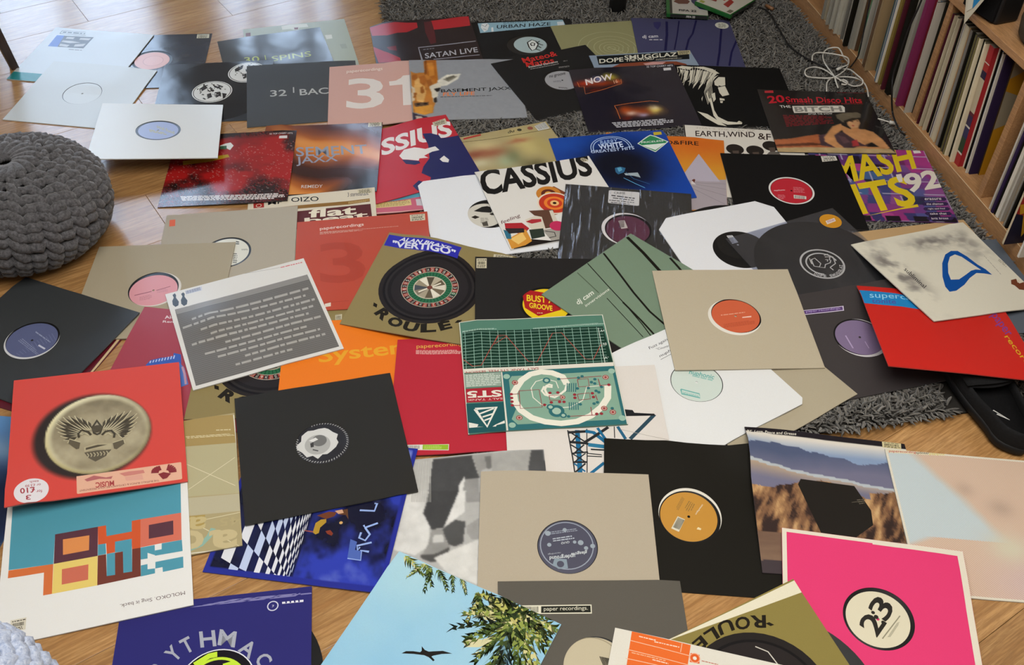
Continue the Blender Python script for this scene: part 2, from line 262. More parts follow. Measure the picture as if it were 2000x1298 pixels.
# ------------------------------------------------------------------ flexible sleeves
# POSES: name -> [x, y, turn, size, thickness mm/10, 81 heights of the top face in 0.1 mm]  (card bends over what lies below it)
POSES = {
'A7':[-0.6626,2.7856,0.2881,0.3131,24,24,24,24,24,24,24,24,24,24,24,24,24,24,24,24,24,24,24,24,24,24,24,24,24,24,24,24,24,24,24,24,24,24,24,24,24,24,24,24,24,24,24,24,24,24,24,24,24,24,24,24,24,24,24,24,24,24,24,24,24,24,24,24,24,24,24,24,24,24,24,24,24,24,24,24,24,24,24,24,24,24],
'A6':[-0.7179,2.7161,0.3418,0.3125,24,25,25,25,25,25,25,25,25,25,25,40,45,41,40,38,38,38,36,25,54,69,61,59,57,58,56,54,25,50,62,55,55,55,55,56,56,25,54,62,55,55,55,54,54,54,25,53,60,55,55,54,54,54,54,25,53,60,55,54,54,54,54,54,26,55,59,55,54,54,54,54,54,26,55,57,55,54,54,54,54,54],
'A2':[-1.0808,2.6873,0.1175,0.3119,24,24,24,24,24,24,24,24,24,24,24,24,24,24,24,24,24,24,24,24,24,24,24,24,24,24,24,24,24,24,24,24,24,24,24,24,24,24,24,24,24,24,24,24,24,24,24,24,24,24,24,24,24,24,24,24,24,24,24,24,24,24,24,24,24,24,24,24,24,24,24,24,24,24,24,24,24,24,24,24,24,24],
'A1':[-1.2876,2.6974,-0.1097,0.3122,24,26,26,26,26,26,26,26,26,26,28,28,28,28,28,28,28,28,27,31,31,31,32,32,32,31,31,29,34,35,35,36,36,36,35,34,32,38,39,40,41,42,43,45,49,40,44,46,49,52,55,56,59,65,45,54,57,58,58,58,56,55,64,50,57,56,55,55,55,55,55,61,60,55,55,55,55,55,55,55,55,55],
'A3':[-1.2201,2.4886,-0.1076,0.3112,24,25,30,35,41,49,61,65,63,63,25,30,36,42,52,67,69,67,69,25,30,37,44,53,70,73,74,76,25,31,37,45,56,78,83,84,86,25,31,37,45,57,86,90,89,89,25,30,37,44,60,93,97,92,91,25,30,35,42,57,82,85,84,82,25,29,33,39,45,55,60,61,63,25,28,31,35,40,50,57,54,54],
'A5':[-0.859,2.5251,0.1317,0.3125,24,25,29,33,38,45,55,54,54,54,25,29,34,39,46,56,54,55,57,25,29,34,40,48,57,55,58,61,25,30,36,42,49,55,58,62,65,25,31,37,44,51,57,62,66,70,25,31,39,50,59,63,69,72,76,25,32,40,51,62,81,92,90,89,25,33,42,51,64,89,104,95,89,25,34,43,53,63,78,92,90,85],
'A8':[-0.609,2.5326,0.2031,0.3131,24,29,59,65,73,85,99,118,128,121,29,65,72,80,89,104,126,136,125,29,50,62,74,84,96,111,124,119,25,36,47,58,69,79,91,100,105,25,34,43,52,62,71,82,91,97,25,32,39,47,55,64,79,91,90,25,30,36,42,49,57,80,99,94,25,28,32,37,42,49,68,80,77,25,27,29,32,35,40,46,55,54],
'A13':[0.0203,2.8197,0.1421,0.3129,24,174,174,174,174,174,174,174,174,174,174,174,174,174,174,174,174,174,174,174,174,174,174,174,174,174,174,174,174,174,174,174,174,174,174,174,174,174,174,174,174,174,174,174,174,174,174,174,174,174,174,174,174,174,174,174,174,174,174,174,174,174,174,174,174,174,174,174,174,174,174,174,174,174,174,174,174,174,174,174,174,174],
'A12':[-0.2863,2.8077,0.2055,0.311,24,42,42,42,42,42,42,42,42,42,148,165,156,157,157,157,157,157,157,219,221,211,211,210,210,210,210,210,178,177,177,177,177,177,177,177,177,177,177,177,177,177,177,177,176,176,183,183,183,182,182,181,179,177,176,190,190,190,189,188,187,184,180,176,202,202,202,201,200,198,194,188,179,207,207,207,207,207,208,210,208,179],
'A9':[-0.3781,2.5264,0.1294,0.3145,24,25,55,63,69,79,91,103,115,128,47,62,74,85,96,107,119,131,144,69,81,92,102,113,124,136,148,161,92,102,111,120,130,141,152,165,178,116,123,131,139,147,157,170,184,195,159,169,171,175,173,176,215,256,244,191,190,186,183,181,184,224,266,247,176,176,176,178,182,189,200,212,214,175,177,181,184,189,194,201,212,211],
'A10':[-0.1501,2.551,0.1249,0.3129,24,220,227,231,239,248,257,273,301,288,217,220,223,231,239,247,261,279,279,205,212,216,223,230,238,246,253,259,199,205,209,215,222,229,236,243,250,191,196,202,208,214,221,228,235,242,186,191,196,201,207,213,220,240,246,181,186,190,195,200,206,212,233,238,178,181,185,189,194,199,206,211,214,175,177,180,183,187,192,203,206,204],
'A14':[0.2776,2.8191,0.2193,0.3131,24,175,203,209,205,204,204,204,204,204,175,207,215,210,209,208,207,207,206,175,192,199,199,201,202,203,204,204,175,180,184,187,189,190,191,192,193,175,178,180,183,184,186,186,187,188,175,177,178,180,181,182,183,183,184,175,176,177,178,178,179,179,180,180,175,175,176,176,176,177,177,177,178,175,175,175,175,175,175,175,175,175],
'A11':[0.1229,2.6126,0.4494,0.3113,24,175,198,215,215,222,232,242,254,264,175,190,202,210,219,228,238,249,259,175,186,196,206,216,225,234,243,252,175,185,194,204,214,223,232,240,248,175,184,194,203,213,222,230,237,244,175,184,193,203,215,231,235,237,240,175,183,193,203,220,245,249,240,239,175,183,192,202,219,237,244,240,239,175,183,191,202,211,219,224,230,233],
'A15':[0.5057,2.8588,0.035,0.3113,24,207,208,209,209,210,210,211,241,196,207,207,208,208,209,211,212,252,202,208,210,210,210,208,208,204,224,202,207,204,202,199,196,192,188,182,176,195,193,192,190,189,186,183,180,176,189,188,187,185,184,182,180,178,176,184,183,182,182,181,180,178,177,176,180,179,179,178,178,177,177,176,176,176,176,176,176,176,176,176,176,176],
'A16':[0.3865,2.6254,0.1932,0.3117,24,175,196,213,218,230,242,260,272,268,175,192,211,215,225,236,248,256,261,175,188,206,213,220,230,239,247,254,175,186,198,207,216,227,236,242,249,175,184,194,203,213,225,239,240,244,175,183,192,201,211,229,245,239,241,175,182,190,199,208,230,247,239,240,175,182,189,197,206,228,239,231,231,175,181,188,195,203,221,225,221,220],
'A18':[0.6178,2.5596,0.0521,0.3135,24,175,187,204,214,223,235,247,262,275,175,186,202,213,218,228,239,256,270,175,184,200,214,218,226,234,248,255,175,182,195,207,210,216,223,231,239,175,181,187,193,198,204,211,217,223,175,179,183,187,192,196,201,208,213,175,178,180,183,186,189,192,197,201,175,176,178,179,180,182,183,185,187,175,175,175,175,175,175,175,175,175],
'A17':[0.32,2.5314,0.1546,0.3125,24,175,185,195,207,216,226,237,249,261,177,188,199,211,224,235,246,261,274,179,192,207,227,244,250,261,278,295,182,195,210,229,245,251,260,273,286,186,199,212,225,238,249,261,273,286,191,203,216,229,241,253,265,277,290,196,208,221,233,245,257,270,282,294,205,219,233,243,252,263,275,288,300,208,223,237,247,256,268,280,296,306],
'C6':[-1.0001,1.4875,-0.3007,0.3136,24,24,24,24,24,24,24,24,24,24,24,24,24,24,24,24,24,24,24,24,24,24,24,24,24,24,24,24,24,24,24,24,24,24,24,24,24,24,24,24,24,24,24,24,24,24,24,24,24,24,24,24,24,24,24,24,24,24,24,24,24,24,24,24,24,24,24,24,24,24,24,24,24,24,24,24,24,24,24,24,24,24],
'C33':[-1.0274,1.1476,-0.0827,0.3127,24,25,25,25,25,25,25,25,25,25,25,25,25,25,25,25,26,26,27,25,25,25,25,25,26,26,28,29,25,25,25,25,25,26,28,29,32,25,25,25,25,26,27,29,31,35,25,25,25,25,26,27,29,33,40,25,25,25,25,26,27,29,35,57,25,25,25,25,25,26,28,33,58,25,25,25,25,25,25,25,26,26],
'C32':[-0.2926,2.1384,0.0918,0.3126,24,25,25,25,25,25,25,25,25,25,47,47,47,48,48,49,49,50,50,69,70,71,72,73,74,75,76,77,92,93,95,96,98,99,101,102,103,116,117,120,123,126,131,139,144,144,158,162,171,175,176,181,188,191,189,190,189,189,186,181,178,177,177,176,175,175,175,175,175,175,175,175,175,175,175,175,175,175,175,175,175,175],
'B4':[-0.0091,2.1934,0.397,0.313,24,175,185,205,209,208,206,205,206,206,175,182,190,199,204,205,208,208,208,175,179,184,188,191,194,198,202,205,175,178,181,183,186,188,190,191,193,175,176,178,180,182,184,185,187,188,175,176,177,178,179,180,181,183,184,175,175,176,176,177,178,179,179,180,175,175,175,175,176,176,176,177,177,175,175,175,175,175,175,175,175,175],
'B3':[-0.2849,2.2044,0.3794,0.3117,24,92,89,81,75,68,62,56,50,45,120,114,108,102,96,91,85,81,76,147,141,135,130,125,120,115,111,107,185,179,168,159,153,148,144,141,139,218,215,209,208,201,191,176,170,170,220,219,217,224,229,229,217,209,228,236,236,233,231,233,233,224,231,271,244,245,244,244,245,244,231,234,247,222,228,229,232,235,237,236,237,238],
'B2':[-0.5129,2.2062,0.0647,0.3134,24,32,32,32,32,32,32,32,58,58,46,46,46,46,46,46,46,73,99,59,60,60,60,61,61,60,60,59,74,75,75,76,76,76,75,74,73,89,90,91,92,92,92,91,90,88,105,107,108,109,110,110,109,106,103,121,124,126,128,129,130,130,127,118,139,142,145,148,150,152,157,161,138,157,162,165,169,173,178,187,199,155],
'C3':[-0.4817,1.8919,0.1576,0.3109,24,25,25,25,25,25,25,25,25,25,25,27,29,31,34,37,40,44,47,25,29,33,38,44,49,56,63,71,25,31,38,45,53,62,71,83,102,25,33,43,52,63,74,86,102,122,25,36,47,60,73,86,101,120,137,25,38,52,67,82,98,115,139,156,25,41,57,74,92,110,129,158,175,25,43,62,81,101,122,143,174,193],
'B1':[-0.7331,2.1567,0.1017,0.3146,24,25,25,25,25,25,25,25,25,25,33,33,33,33,33,33,33,34,34,42,42,42,42,42,42,43,43,44,52,52,51,51,51,51,52,53,54,62,62,61,60,60,61,62,63,66,74,72,71,70,70,70,71,74,78,85,84,82,81,80,80,81,87,97,103,102,93,91,89,89,89,96,114,116,121,105,101,99,97,96,95,94],
'A4':[-0.9395,2.2643,0.1983,0.3124,24,706,666,626,587,549,514,474,435,398,670,630,590,550,512,475,434,395,357,635,594,553,513,473,434,394,354,314,600,559,517,476,436,395,354,314,273,566,524,482,440,399,357,316,274,233,533,490,447,405,362,320,278,236,194,500,457,413,370,327,283,240,197,155,468,424,380,336,291,247,203,160,117,436,392,348,305,257,211,167,122,79],
'B7':[0.5996,2.2305,-0.0275,0.313,24,175,180,185,191,198,206,214,227,236,175,179,183,189,194,201,208,220,234,175,178,182,186,191,196,202,208,215,175,177,180,183,187,192,196,201,207,175,176,178,181,184,187,191,195,199,175,176,177,179,181,183,186,189,192,175,175,176,177,178,180,182,184,186,175,175,175,176,176,177,178,179,180,175,175,175,175,175,175,175,175,175],
'B6':[0.3776,2.1801,-0.0963,0.3135,24,176,176,176,176,176,176,176,176,176,176,177,178,179,180,182,183,184,185,176,178,180,183,185,188,191,193,196,176,179,183,187,191,195,199,203,207,176,181,187,192,198,202,207,213,218,176,193,203,205,213,219,227,239,248,176,200,221,219,225,231,238,248,259,176,192,212,212,216,221,226,232,240,176,193,211,210,213,217,222,227,232],
'B5':[0.2652,2.1859,0.193,0.312,24,175,186,205,207,205,206,206,206,206,190,201,204,207,205,205,206,205,205,197,218,206,206,206,207,206,205,204,204,214,207,208,209,209,208,206,204,209,211,211,212,213,213,211,209,208,210,214,217,219,219,219,218,243,241,217,221,225,227,227,226,227,262,218,230,236,234,236,237,237,239,274,206,237,255,246,248,251,253,258,278,191],
'B14':[0.9793,1.8258,0.2236,0.313,15,165,165,165,165,165,165,165,165,165,165,165,165,165,165,165,165,165,165,165,165,165,165,165,165,165,165,165,165,165,165,165,165,165,165,165,165,165,165,165,165,165,165,165,165,165,165,165,165,165,165,165,165,165,165,165,165,165,165,165,165,165,165,165,165,165,165,165,165,165,165,165,165,165,165,165,165,165,165,165,165,165],
'B16':[1.0239,1.7581,0.1623,0.313,15,166,177,190,186,186,186,186,186,186,166,177,190,186,186,186,186,186,186,166,177,190,186,186,186,186,186,186,166,176,189,186,186,186,186,186,186,166,174,188,186,186,186,186,186,186,166,173,187,187,186,186,186,186,186,166,171,186,187,186,187,187,187,187,166,169,194,198,193,193,192,191,189,166,166,173,173,169,169,169,169,169],
'D1':[0.9237,2.153,-0.0024,0.3136,24,175,175,175,175,175,175,175,175,175,176,176,175,175,175,175,175,175,175,178,177,176,175,175,175,175,175,175,180,179,177,176,175,175,175,175,175,183,181,179,177,176,175,175,175,175,188,184,181,178,177,176,175,175,175,196,187,183,180,178,176,175,175,175,197,191,184,181,179,177,176,175,175,196,193,186,182,180,177,176,175,175],
'B8':[0.6918,2.1073,0.035,0.3113,24,175,187,199,212,235,247,247,252,257,176,186,197,208,221,231,238,244,249,177,186,196,205,213,221,228,234,239,178,187,195,204,210,216,222,227,232,181,188,196,204,208,212,217,221,225,186,196,201,205,206,209,213,216,219,190,208,208,205,206,208,210,212,214,196,207,207,206,206,206,207,208,209,195,208,208,206,206,205,205,205,204],
'A19':[0.8397,2.4389,0.0239,0.3139,24,210,212,215,216,214,215,217,219,222,208,209,210,210,210,211,212,213,216,206,206,206,207,207,207,208,208,209,206,205,203,203,203,202,202,202,201,205,204,201,199,198,197,196,195,194,205,204,199,196,194,192,191,190,189,205,203,197,194,191,188,186,185,183,205,203,195,191,188,185,182,181,179,205,203,194,189,185,181,179,177,175],
'C1':[-0.6665,1.8188,0.1335,0.3133,24,25,25,25,25,25,25,25,25,25,25,26,27,28,29,30,32,33,34,25,27,30,32,35,37,39,41,44,25,29,33,37,41,44,47,50,54,25,37,43,44,47,51,56,60,65,25,53,60,56,56,60,65,71,77,25,54,63,59,62,68,75,82,89,25,52,62,63,69,76,85,93,102,25,52,64,67,76,85,95,105,116],
'B10':[-0.0617,1.9745,0.237,0.3097,20,160,299,174,185,189,212,229,252,254,311,270,229,225,206,233,242,263,268,186,185,185,188,198,215,229,270,279,185,185,187,193,205,220,235,277,295,184,186,190,197,207,219,231,267,283,184,187,192,198,206,216,226,243,255,183,187,192,197,205,214,221,230,239,183,187,192,197,203,214,218,222,228,183,187,191,196,201,212,216,215,216],
'C2':[-0.7975,1.6836,0.0802,0.314,24,54,54,55,56,45,38,33,29,25,54,54,55,54,46,41,38,35,32,55,54,56,51,47,45,43,41,40,56,58,57,52,51,51,51,50,50,45,50,53,56,56,57,58,58,59,37,42,47,55,56,58,60,62,64,32,39,45,54,58,62,65,68,71,28,36,45,54,62,68,72,75,78,25,34,44,55,71,80,81,83,86],
'C7':[-0.661,1.4507,-0.0963,0.313,24,25,33,41,50,60,79,89,86,85,25,32,39,47,55,67,78,79,83,25,30,36,43,50,59,68,72,78,25,29,34,40,46,53,62,68,76,25,28,32,36,41,47,58,68,77,25,27,30,33,37,41,49,56,60,25,26,28,30,33,35,39,42,45,25,26,26,27,29,30,32,33,35,25,25,25,25,25,25,25,25,25],
'C12':[-0.492,1.4721,0.071,0.3123,24,56,60,64,70,76,83,92,145,101,56,58,61,65,70,77,86,128,97,56,57,58,61,64,68,74,94,69,58,59,59,60,60,62,65,76,57,47,49,51,53,54,55,57,63,48,38,40,41,42,43,44,44,46,41,33,34,35,36,36,36,36,35,34,29,29,30,30,30,30,30,30,29,25,25,25,25,25,25,25,25,25],
'C9':[-0.3159,1.4486,0.1064,0.313,24,30,71,84,78,80,82,84,87,90,30,71,75,70,71,73,75,78,80,25,62,65,64,64,65,67,68,70,30,63,66,62,61,61,61,61,62,30,46,50,52,53,53,53,54,54,25,31,36,39,41,43,43,44,45,25,29,31,33,35,36,37,37,38,25,27,28,29,30,30,31,31,31,25,25,25,25,25,25,25,25,25],
'C10':[-0.0796,1.3933,0.038,0.314,24,26,44,63,62,64,66,67,68,68,53,65,75,79,85,88,91,93,95,80,88,96,103,108,112,116,121,125,107,115,123,132,147,157,167,176,180,158,174,178,182,192,194,193,191,184,194,193,185,180,178,177,177,177,177,177,177,177,177,177,176,176,176,176,176,176,176,176,176,176,176,176,176,176,176,176,176,176,176,176,176,176],
'C4':[-0.3464,1.7956,0.1362,0.3112,24,76,81,85,91,97,104,112,120,129,69,77,85,93,102,112,121,131,141,62,73,85,97,108,120,131,143,154,59,71,85,100,115,129,142,155,167,51,69,87,105,123,139,154,168,182,42,66,89,112,133,152,168,183,197,36,65,94,121,146,167,184,199,212,30,65,100,134,192,212,203,218,230,25,66,107,155,329,292,226,236,246],
'B11':[0.0885,2.0339,0.3241,0.3085,24,214,223,232,242,252,263,279,377,309,215,221,229,238,247,256,268,340,303,215,220,227,234,243,250,258,288,268,221,224,226,232,241,248,252,269,258,213,219,224,229,239,246,247,252,249,196,206,216,225,233,238,241,242,243,188,201,215,229,237,236,238,239,240,181,197,219,243,249,237,237,238,238,175,194,226,249,246,237,237,237,237],
'C5':[-1.0079,1.5109,-0.3752,0.3123,24,36,36,41,41,46,46,50,67,29,71,73,77,79,84,89,89,75,42,55,55,54,54,54,55,55,59,52,54,54,55,55,57,58,59,62,63,54,55,57,59,62,66,72,84,84,54,56,59,62,73,84,87,92,88,54,57,61,66,78,91,87,89,94,54,58,63,69,75,83,90,101,108,54,59,65,72,79,88,97,113,119],
'B9':[0.2659,1.9285,-0.0837,0.3127,24,175,198,245,266,254,257,262,267,269,175,194,230,254,245,251,260,271,273,175,191,211,227,235,246,264,280,276,175,189,204,217,230,242,266,285,278,175,188,201,213,226,238,257,269,271,175,186,198,210,223,235,246,258,269,175,186,197,208,220,232,244,256,268,175,185,196,207,218,230,243,256,269,175,184,194,205,217,229,242,256,269],
'B12':[0.5305,1.8662,0.35,0.3108,20,171,181,195,207,216,225,236,248,259,171,181,193,206,219,232,242,252,263,171,180,190,200,213,227,243,260,272,171,179,188,198,209,220,233,251,272,171,179,187,196,206,217,228,240,252,171,178,186,195,204,214,224,235,246,171,178,185,193,202,211,220,230,240,171,177,184,191,200,208,217,226,236,171,177,183,190,198,207,214,223,231],
'B13':[0.7066,1.8265,0.4507,0.3131,22,173,181,190,200,208,217,228,238,249,176,184,192,201,209,218,227,237,247,180,187,194,202,210,218,226,235,245,185,191,197,204,211,218,226,234,243,191,196,201,206,212,219,226,233,241,197,200,205,209,214,220,226,232,238,208,208,209,212,216,221,226,232,237,217,216,213,215,219,223,228,234,237,213,214,216,218,221,225,230,237,236],
'B18':[0.7471,1.5801,0.2808,0.3095,24,175,175,175,175,175,175,175,176,176,175,176,177,178,181,189,201,213,226,175,177,179,182,186,198,214,222,229,175,178,181,185,191,198,210,217,225,175,179,183,189,195,202,213,220,227,175,180,185,191,198,206,217,224,230,175,181,187,194,202,210,221,230,235,175,182,189,197,207,217,229,240,239,175,183,191,200,212,222,232,249,244],
'C31':[-0.1817,1.7004,-0.242,0.3132,24,92,105,119,133,147,163,179,195,213,107,119,132,146,162,179,197,217,236,123,134,145,159,175,193,243,295,301,139,148,158,170,185,203,280,382,307,155,162,169,179,191,207,300,386,275,172,176,179,185,194,205,278,323,238,201,203,188,190,194,200,209,219,224,225,218,198,193,192,193,194,206,229,218,212,203,195,190,185,181,185,182],
'C29':[0.0734,1.6515,0.0433,0.3124,24,231,266,249,250,256,262,269,283,288,226,243,239,240,246,253,260,271,278,210,217,224,231,237,244,250,257,265,209,212,216,222,229,235,242,248,255,205,207,209,215,221,227,233,240,247,194,198,202,207,213,219,226,232,239,186,190,195,200,206,212,218,225,232,180,184,189,193,199,205,211,219,226,175,178,182,187,192,198,205,212,220],
'C30':[0.2819,1.689,0.8206,0.3103,24,175,190,210,216,222,231,240,249,259,176,189,203,215,221,230,239,248,258,178,189,201,211,220,229,238,248,257,180,191,201,211,220,229,238,247,257,183,193,203,212,221,230,238,248,258,187,197,206,215,223,231,239,249,255,193,203,211,220,227,233,240,247,253,199,209,220,230,235,237,241,246,251,203,213,225,238,248,242,244,247,251],
'B20':[0.4856,1.4524,0.6075,0.3115,24,71,170,196,176,180,189,198,208,218,114,209,190,176,182,190,198,207,216,156,213,176,177,183,190,197,205,214,205,201,176,180,185,191,197,203,213,177,177,180,184,188,191,196,205,221,179,183,186,188,190,192,194,200,209,198,209,195,194,194,194,193,192,191,212,219,207,205,202,200,195,188,183,205,207,207,209,209,211,201,184,175],
'B21':[0.3786,1.4315,0.5801,0.3117,20,100,179,177,173,172,172,172,174,174,137,191,176,179,183,186,189,194,215,180,206,193,201,210,216,229,233,243,230,240,213,217,229,239,256,255,244,242,223,212,213,219,227,240,242,225,238,222,218,218,220,226,237,242,224,228,223,220,220,221,225,241,249,226,226,224,221,221,222,224,239,247,227,223,223,221,221,221,222,226,227,225],
'B22':[0.1497,1.3045,0.067,0.3129,24,48,171,213,220,212,209,208,207,207,48,168,218,213,208,207,209,212,214,48,147,218,217,213,210,211,217,222,48,138,211,191,199,207,213,222,230,48,127,205,180,190,205,217,229,240,48,112,193,181,191,208,223,236,250,48,105,183,187,195,214,230,245,260,48,99,177,206,207,221,238,255,272,48,104,204,229,215,230,248,266,284],
'C18':[-0.0759,1.0716,0.0836,0.313,24,25,25,25,25,25,25,25,25,25,25,28,32,35,39,44,48,53,59,25,31,38,46,54,63,72,82,93,25,35,45,57,69,82,96,111,127,25,38,52,67,83,101,129,150,173,25,42,59,77,97,118,159,189,213,25,45,65,87,110,135,178,231,252,25,48,71,96,121,148,184,245,261,25,51,77,105,132,161,190,239,255],
'C17':[-0.3462,1.1052,-0.1074,0.3144,24,25,25,25,25,25,25,25,30,30,27,28,29,30,31,32,34,43,70,29,31,33,35,37,39,42,46,56,32,34,37,40,43,46,50,54,59,35,39,42,46,50,54,58,62,67,39,44,48,52,57,62,66,71,76,44,49,54,59,65,70,76,80,85,53,57,60,66,73,79,86,96,99,57,63,67,74,81,89,100,123,109],
'C13':[-0.6534,1.1316,0.2547,0.3144,24,25,25,25,25,25,25,25,25,25,27,28,28,29,29,30,31,31,32,30,31,32,33,34,35,37,39,41,34,35,36,37,39,41,44,46,49,38,39,41,43,45,47,51,55,59,43,45,46,48,51,54,58,65,74,51,51,51,54,56,60,65,73,90,58,57,57,59,62,66,71,79,88,59,61,63,65,68,72,76,84,88],
'C8':[-0.5601,1.5874,0.4344,0.3133,24,95,100,99,98,97,100,116,109,85,96,106,113,117,141,144,114,104,90,96,100,105,116,172,196,126,102,95,98,102,106,113,145,146,116,108,104,108,108,108,111,123,122,113,111,110,113,117,119,118,115,113,114,113,113,101,107,116,122,115,113,115,117,119,95,98,103,107,109,113,118,123,127,89,93,97,102,107,113,121,129,134],
'C19':[0.0585,1.4489,0.1159,0.3119,24,200,207,210,216,223,236,265,266,233,231,226,225,230,234,259,309,306,288,247,243,240,237,238,248,268,271,272,244,241,240,241,244,249,255,259,262,244,242,242,246,251,253,255,258,261,235,240,245,252,261,258,257,259,261,232,241,249,259,271,262,259,261,267,231,242,254,270,282,266,261,261,264,229,246,262,280,291,270,263,259,255],
'C11':[-0.3564,1.2522,0.2726,0.3129,24,92,95,97,101,104,109,118,120,90,93,95,97,100,102,104,104,103,96,95,96,98,100,101,102,105,117,112,97,98,100,100,101,101,103,112,110,100,101,102,102,102,101,100,99,98,103,105,106,107,105,101,98,98,96,109,111,113,113,109,103,97,92,88,140,143,134,129,117,105,97,105,92,120,154,158,134,121,109,102,125,84],
'C16':[-0.4583,0.7623,0.1515,0.3139,24,25,25,25,25,25,25,25,25,25,25,25,25,25,26,26,27,27,28,25,25,25,26,27,28,29,31,32,25,25,26,27,29,30,32,34,36,25,26,27,29,31,33,36,39,42,25,26,28,30,33,36,40,44,48,25,27,29,32,36,40,44,49,54,25,27,31,34,39,44,49,55,62,25,28,32,36,42,48,54,61,69],
'C15':[-0.7123,1.0064,0.2818,0.3143,24,25,29,33,38,43,55,56,55,55,29,33,38,42,47,51,54,56,57,34,38,47,56,54,55,56,58,60,39,44,52,61,58,58,60,62,64,46,49,55,62,61,62,64,66,68,56,56,60,65,65,66,68,70,72,58,60,65,69,69,71,73,76,78,62,65,71,76,75,76,79,81,84,66,70,76,83,81,82,85,87,91],
'C14':[-0.7819,1.253,0.2968,0.3087,24,397,437,399,411,425,442,458,471,483,406,403,373,380,392,413,428,434,447,327,340,341,348,360,374,387,399,413,290,303,307,316,326,338,350,364,378,255,267,273,282,293,304,316,329,341,220,231,239,248,259,270,282,294,307,185,197,205,214,225,236,248,260,273,152,164,171,181,191,202,214,227,239,117,131,137,147,157,169,181,193,206],
'C22':[0.3332,1.1106,-0.0499,0.3156,24,25,50,75,101,127,154,200,237,214,25,48,71,96,121,148,189,228,223,25,46,67,90,115,141,173,213,237,25,43,62,83,107,133,170,243,274,25,40,57,75,96,121,156,210,244,25,37,50,65,83,104,132,179,238,25,33,42,53,66,83,105,149,250,25,29,34,39,46,55,69,194,356,25,25,25,25,25,25,25,121,121],
'C20':[0.109,1.0325,0.0185,0.3127,24,25,55,72,92,115,138,162,190,214,25,52,72,94,118,143,170,208,254,25,51,73,95,121,147,176,216,266,25,50,74,100,128,157,185,216,262,25,48,72,98,124,152,180,209,242,25,47,70,93,118,144,172,201,232,25,46,68,91,115,140,167,195,226,25,46,67,89,112,136,161,188,217,25,45,65,87,109,131,155,180,204],
'B17':[0.9154,1.5698,-0.0713,0.3129,24,923,848,774,700,627,556,485,418,306,914,839,765,692,620,551,483,433,312,905,831,757,685,620,552,487,431,308,897,825,753,682,612,534,454,385,299,888,814,737,660,582,504,425,349,267,868,792,716,640,565,489,411,332,252,852,777,701,626,550,477,400,319,239,838,763,687,612,537,468,391,307,227,824,749,673,599,524,455,382,298,216],
'B15':[0.9924,1.7947,0.3362,0.3134,24,596,551,506,462,419,376,335,293,253,549,509,470,431,392,355,318,285,259,502,467,433,399,366,333,302,273,245,456,426,396,367,339,312,285,258,232,418,386,359,336,313,291,269,246,224,370,343,322,305,288,270,253,235,217,308,296,285,274,263,251,238,225,211,256,252,248,244,241,235,227,241,257,204,211,212,215,220,224,225,233,222],
'B19':[0.4818,1.627,0.0719,0.3139,24,269,274,274,269,265,263,263,263,263,264,266,277,279,265,262,262,263,266,258,262,275,283,270,260,260,264,273,254,257,263,270,264,258,258,261,266,252,253,255,256,255,254,255,255,256,252,250,250,251,251,252,252,252,252,245,246,246,248,249,252,252,249,248,240,242,243,245,247,256,256,247,245,237,239,241,243,247,258,260,245,241],
'C23':[0.6103,1.1476,-0.0335,0.316,24,61,93,125,158,192,225,373,404,272,56,82,110,139,167,195,296,325,269,49,72,96,120,144,167,187,220,251,43,62,82,102,121,140,158,187,213,38,54,69,85,100,115,130,144,162,34,45,57,69,80,91,102,113,125,30,38,46,53,61,69,76,83,91,27,31,35,39,43,47,50,54,58,25,25,25,25,25,25,25,25,25],
'C24':[0.8787,1.1134,-0.0532,0.318,24,35,76,67,72,77,82,86,90,94,35,75,60,61,66,71,75,79,83,35,51,47,51,56,61,65,69,73,25,32,38,44,49,52,56,60,63,25,30,34,38,42,45,48,51,54,25,28,31,34,36,39,41,43,46,25,26,28,30,32,33,35,37,38,25,25,26,27,28,29,30,30,31,25,25,25,25,25,25,25,25,25],
'C25':[0.6259,0.9074,-0.1454,0.3119,24,25,38,52,67,83,99,116,136,153,45,57,70,84,98,113,129,146,163,65,76,88,101,114,128,142,156,171,85,96,106,118,130,143,155,168,181,105,115,125,135,146,158,170,181,192,125,134,143,152,163,174,195,206,204,145,153,161,170,179,190,221,236,219,166,172,179,187,195,205,235,247,228,186,191,197,204,211,219,236,244,236],
'C21':[0.152,0.8094,0.0448,0.3134,24,25,33,41,51,61,71,83,95,107,25,33,41,50,60,71,83,96,110,25,32,40,49,59,70,82,96,112,25,32,39,48,57,68,81,95,113,25,31,38,46,55,66,79,93,110,25,30,37,44,53,63,75,90,108,25,30,35,41,49,58,70,87,109,25,29,33,38,45,52,64,88,111,25,28,31,35,40,45,51,60,68],
'C28':[-0.1122,0.8071,-0.445,0.3121,24,65,71,71,72,75,81,90,122,83,63,64,66,69,73,79,85,98,92,51,56,61,66,71,76,80,83,84,45,51,58,64,71,77,83,89,94,39,47,55,63,71,79,87,97,109,35,44,53,62,71,81,95,113,135,31,41,52,62,75,89,106,119,128,27,40,53,68,81,91,100,108,119,25,39,60,69,76,83,91,101,110],
'C26':[0.4197,0.7498,0.3856,0.3131,24,25,33,43,55,60,64,71,80,87,25,33,45,57,61,67,75,83,92,25,34,44,54,63,71,80,88,96,25,36,47,57,67,76,85,93,101,25,38,50,62,73,83,91,99,107,25,40,56,69,81,91,99,107,114,25,44,63,80,92,101,109,115,121,25,49,86,117,108,113,119,125,130,25,55,110,149,129,129,131,136,139],
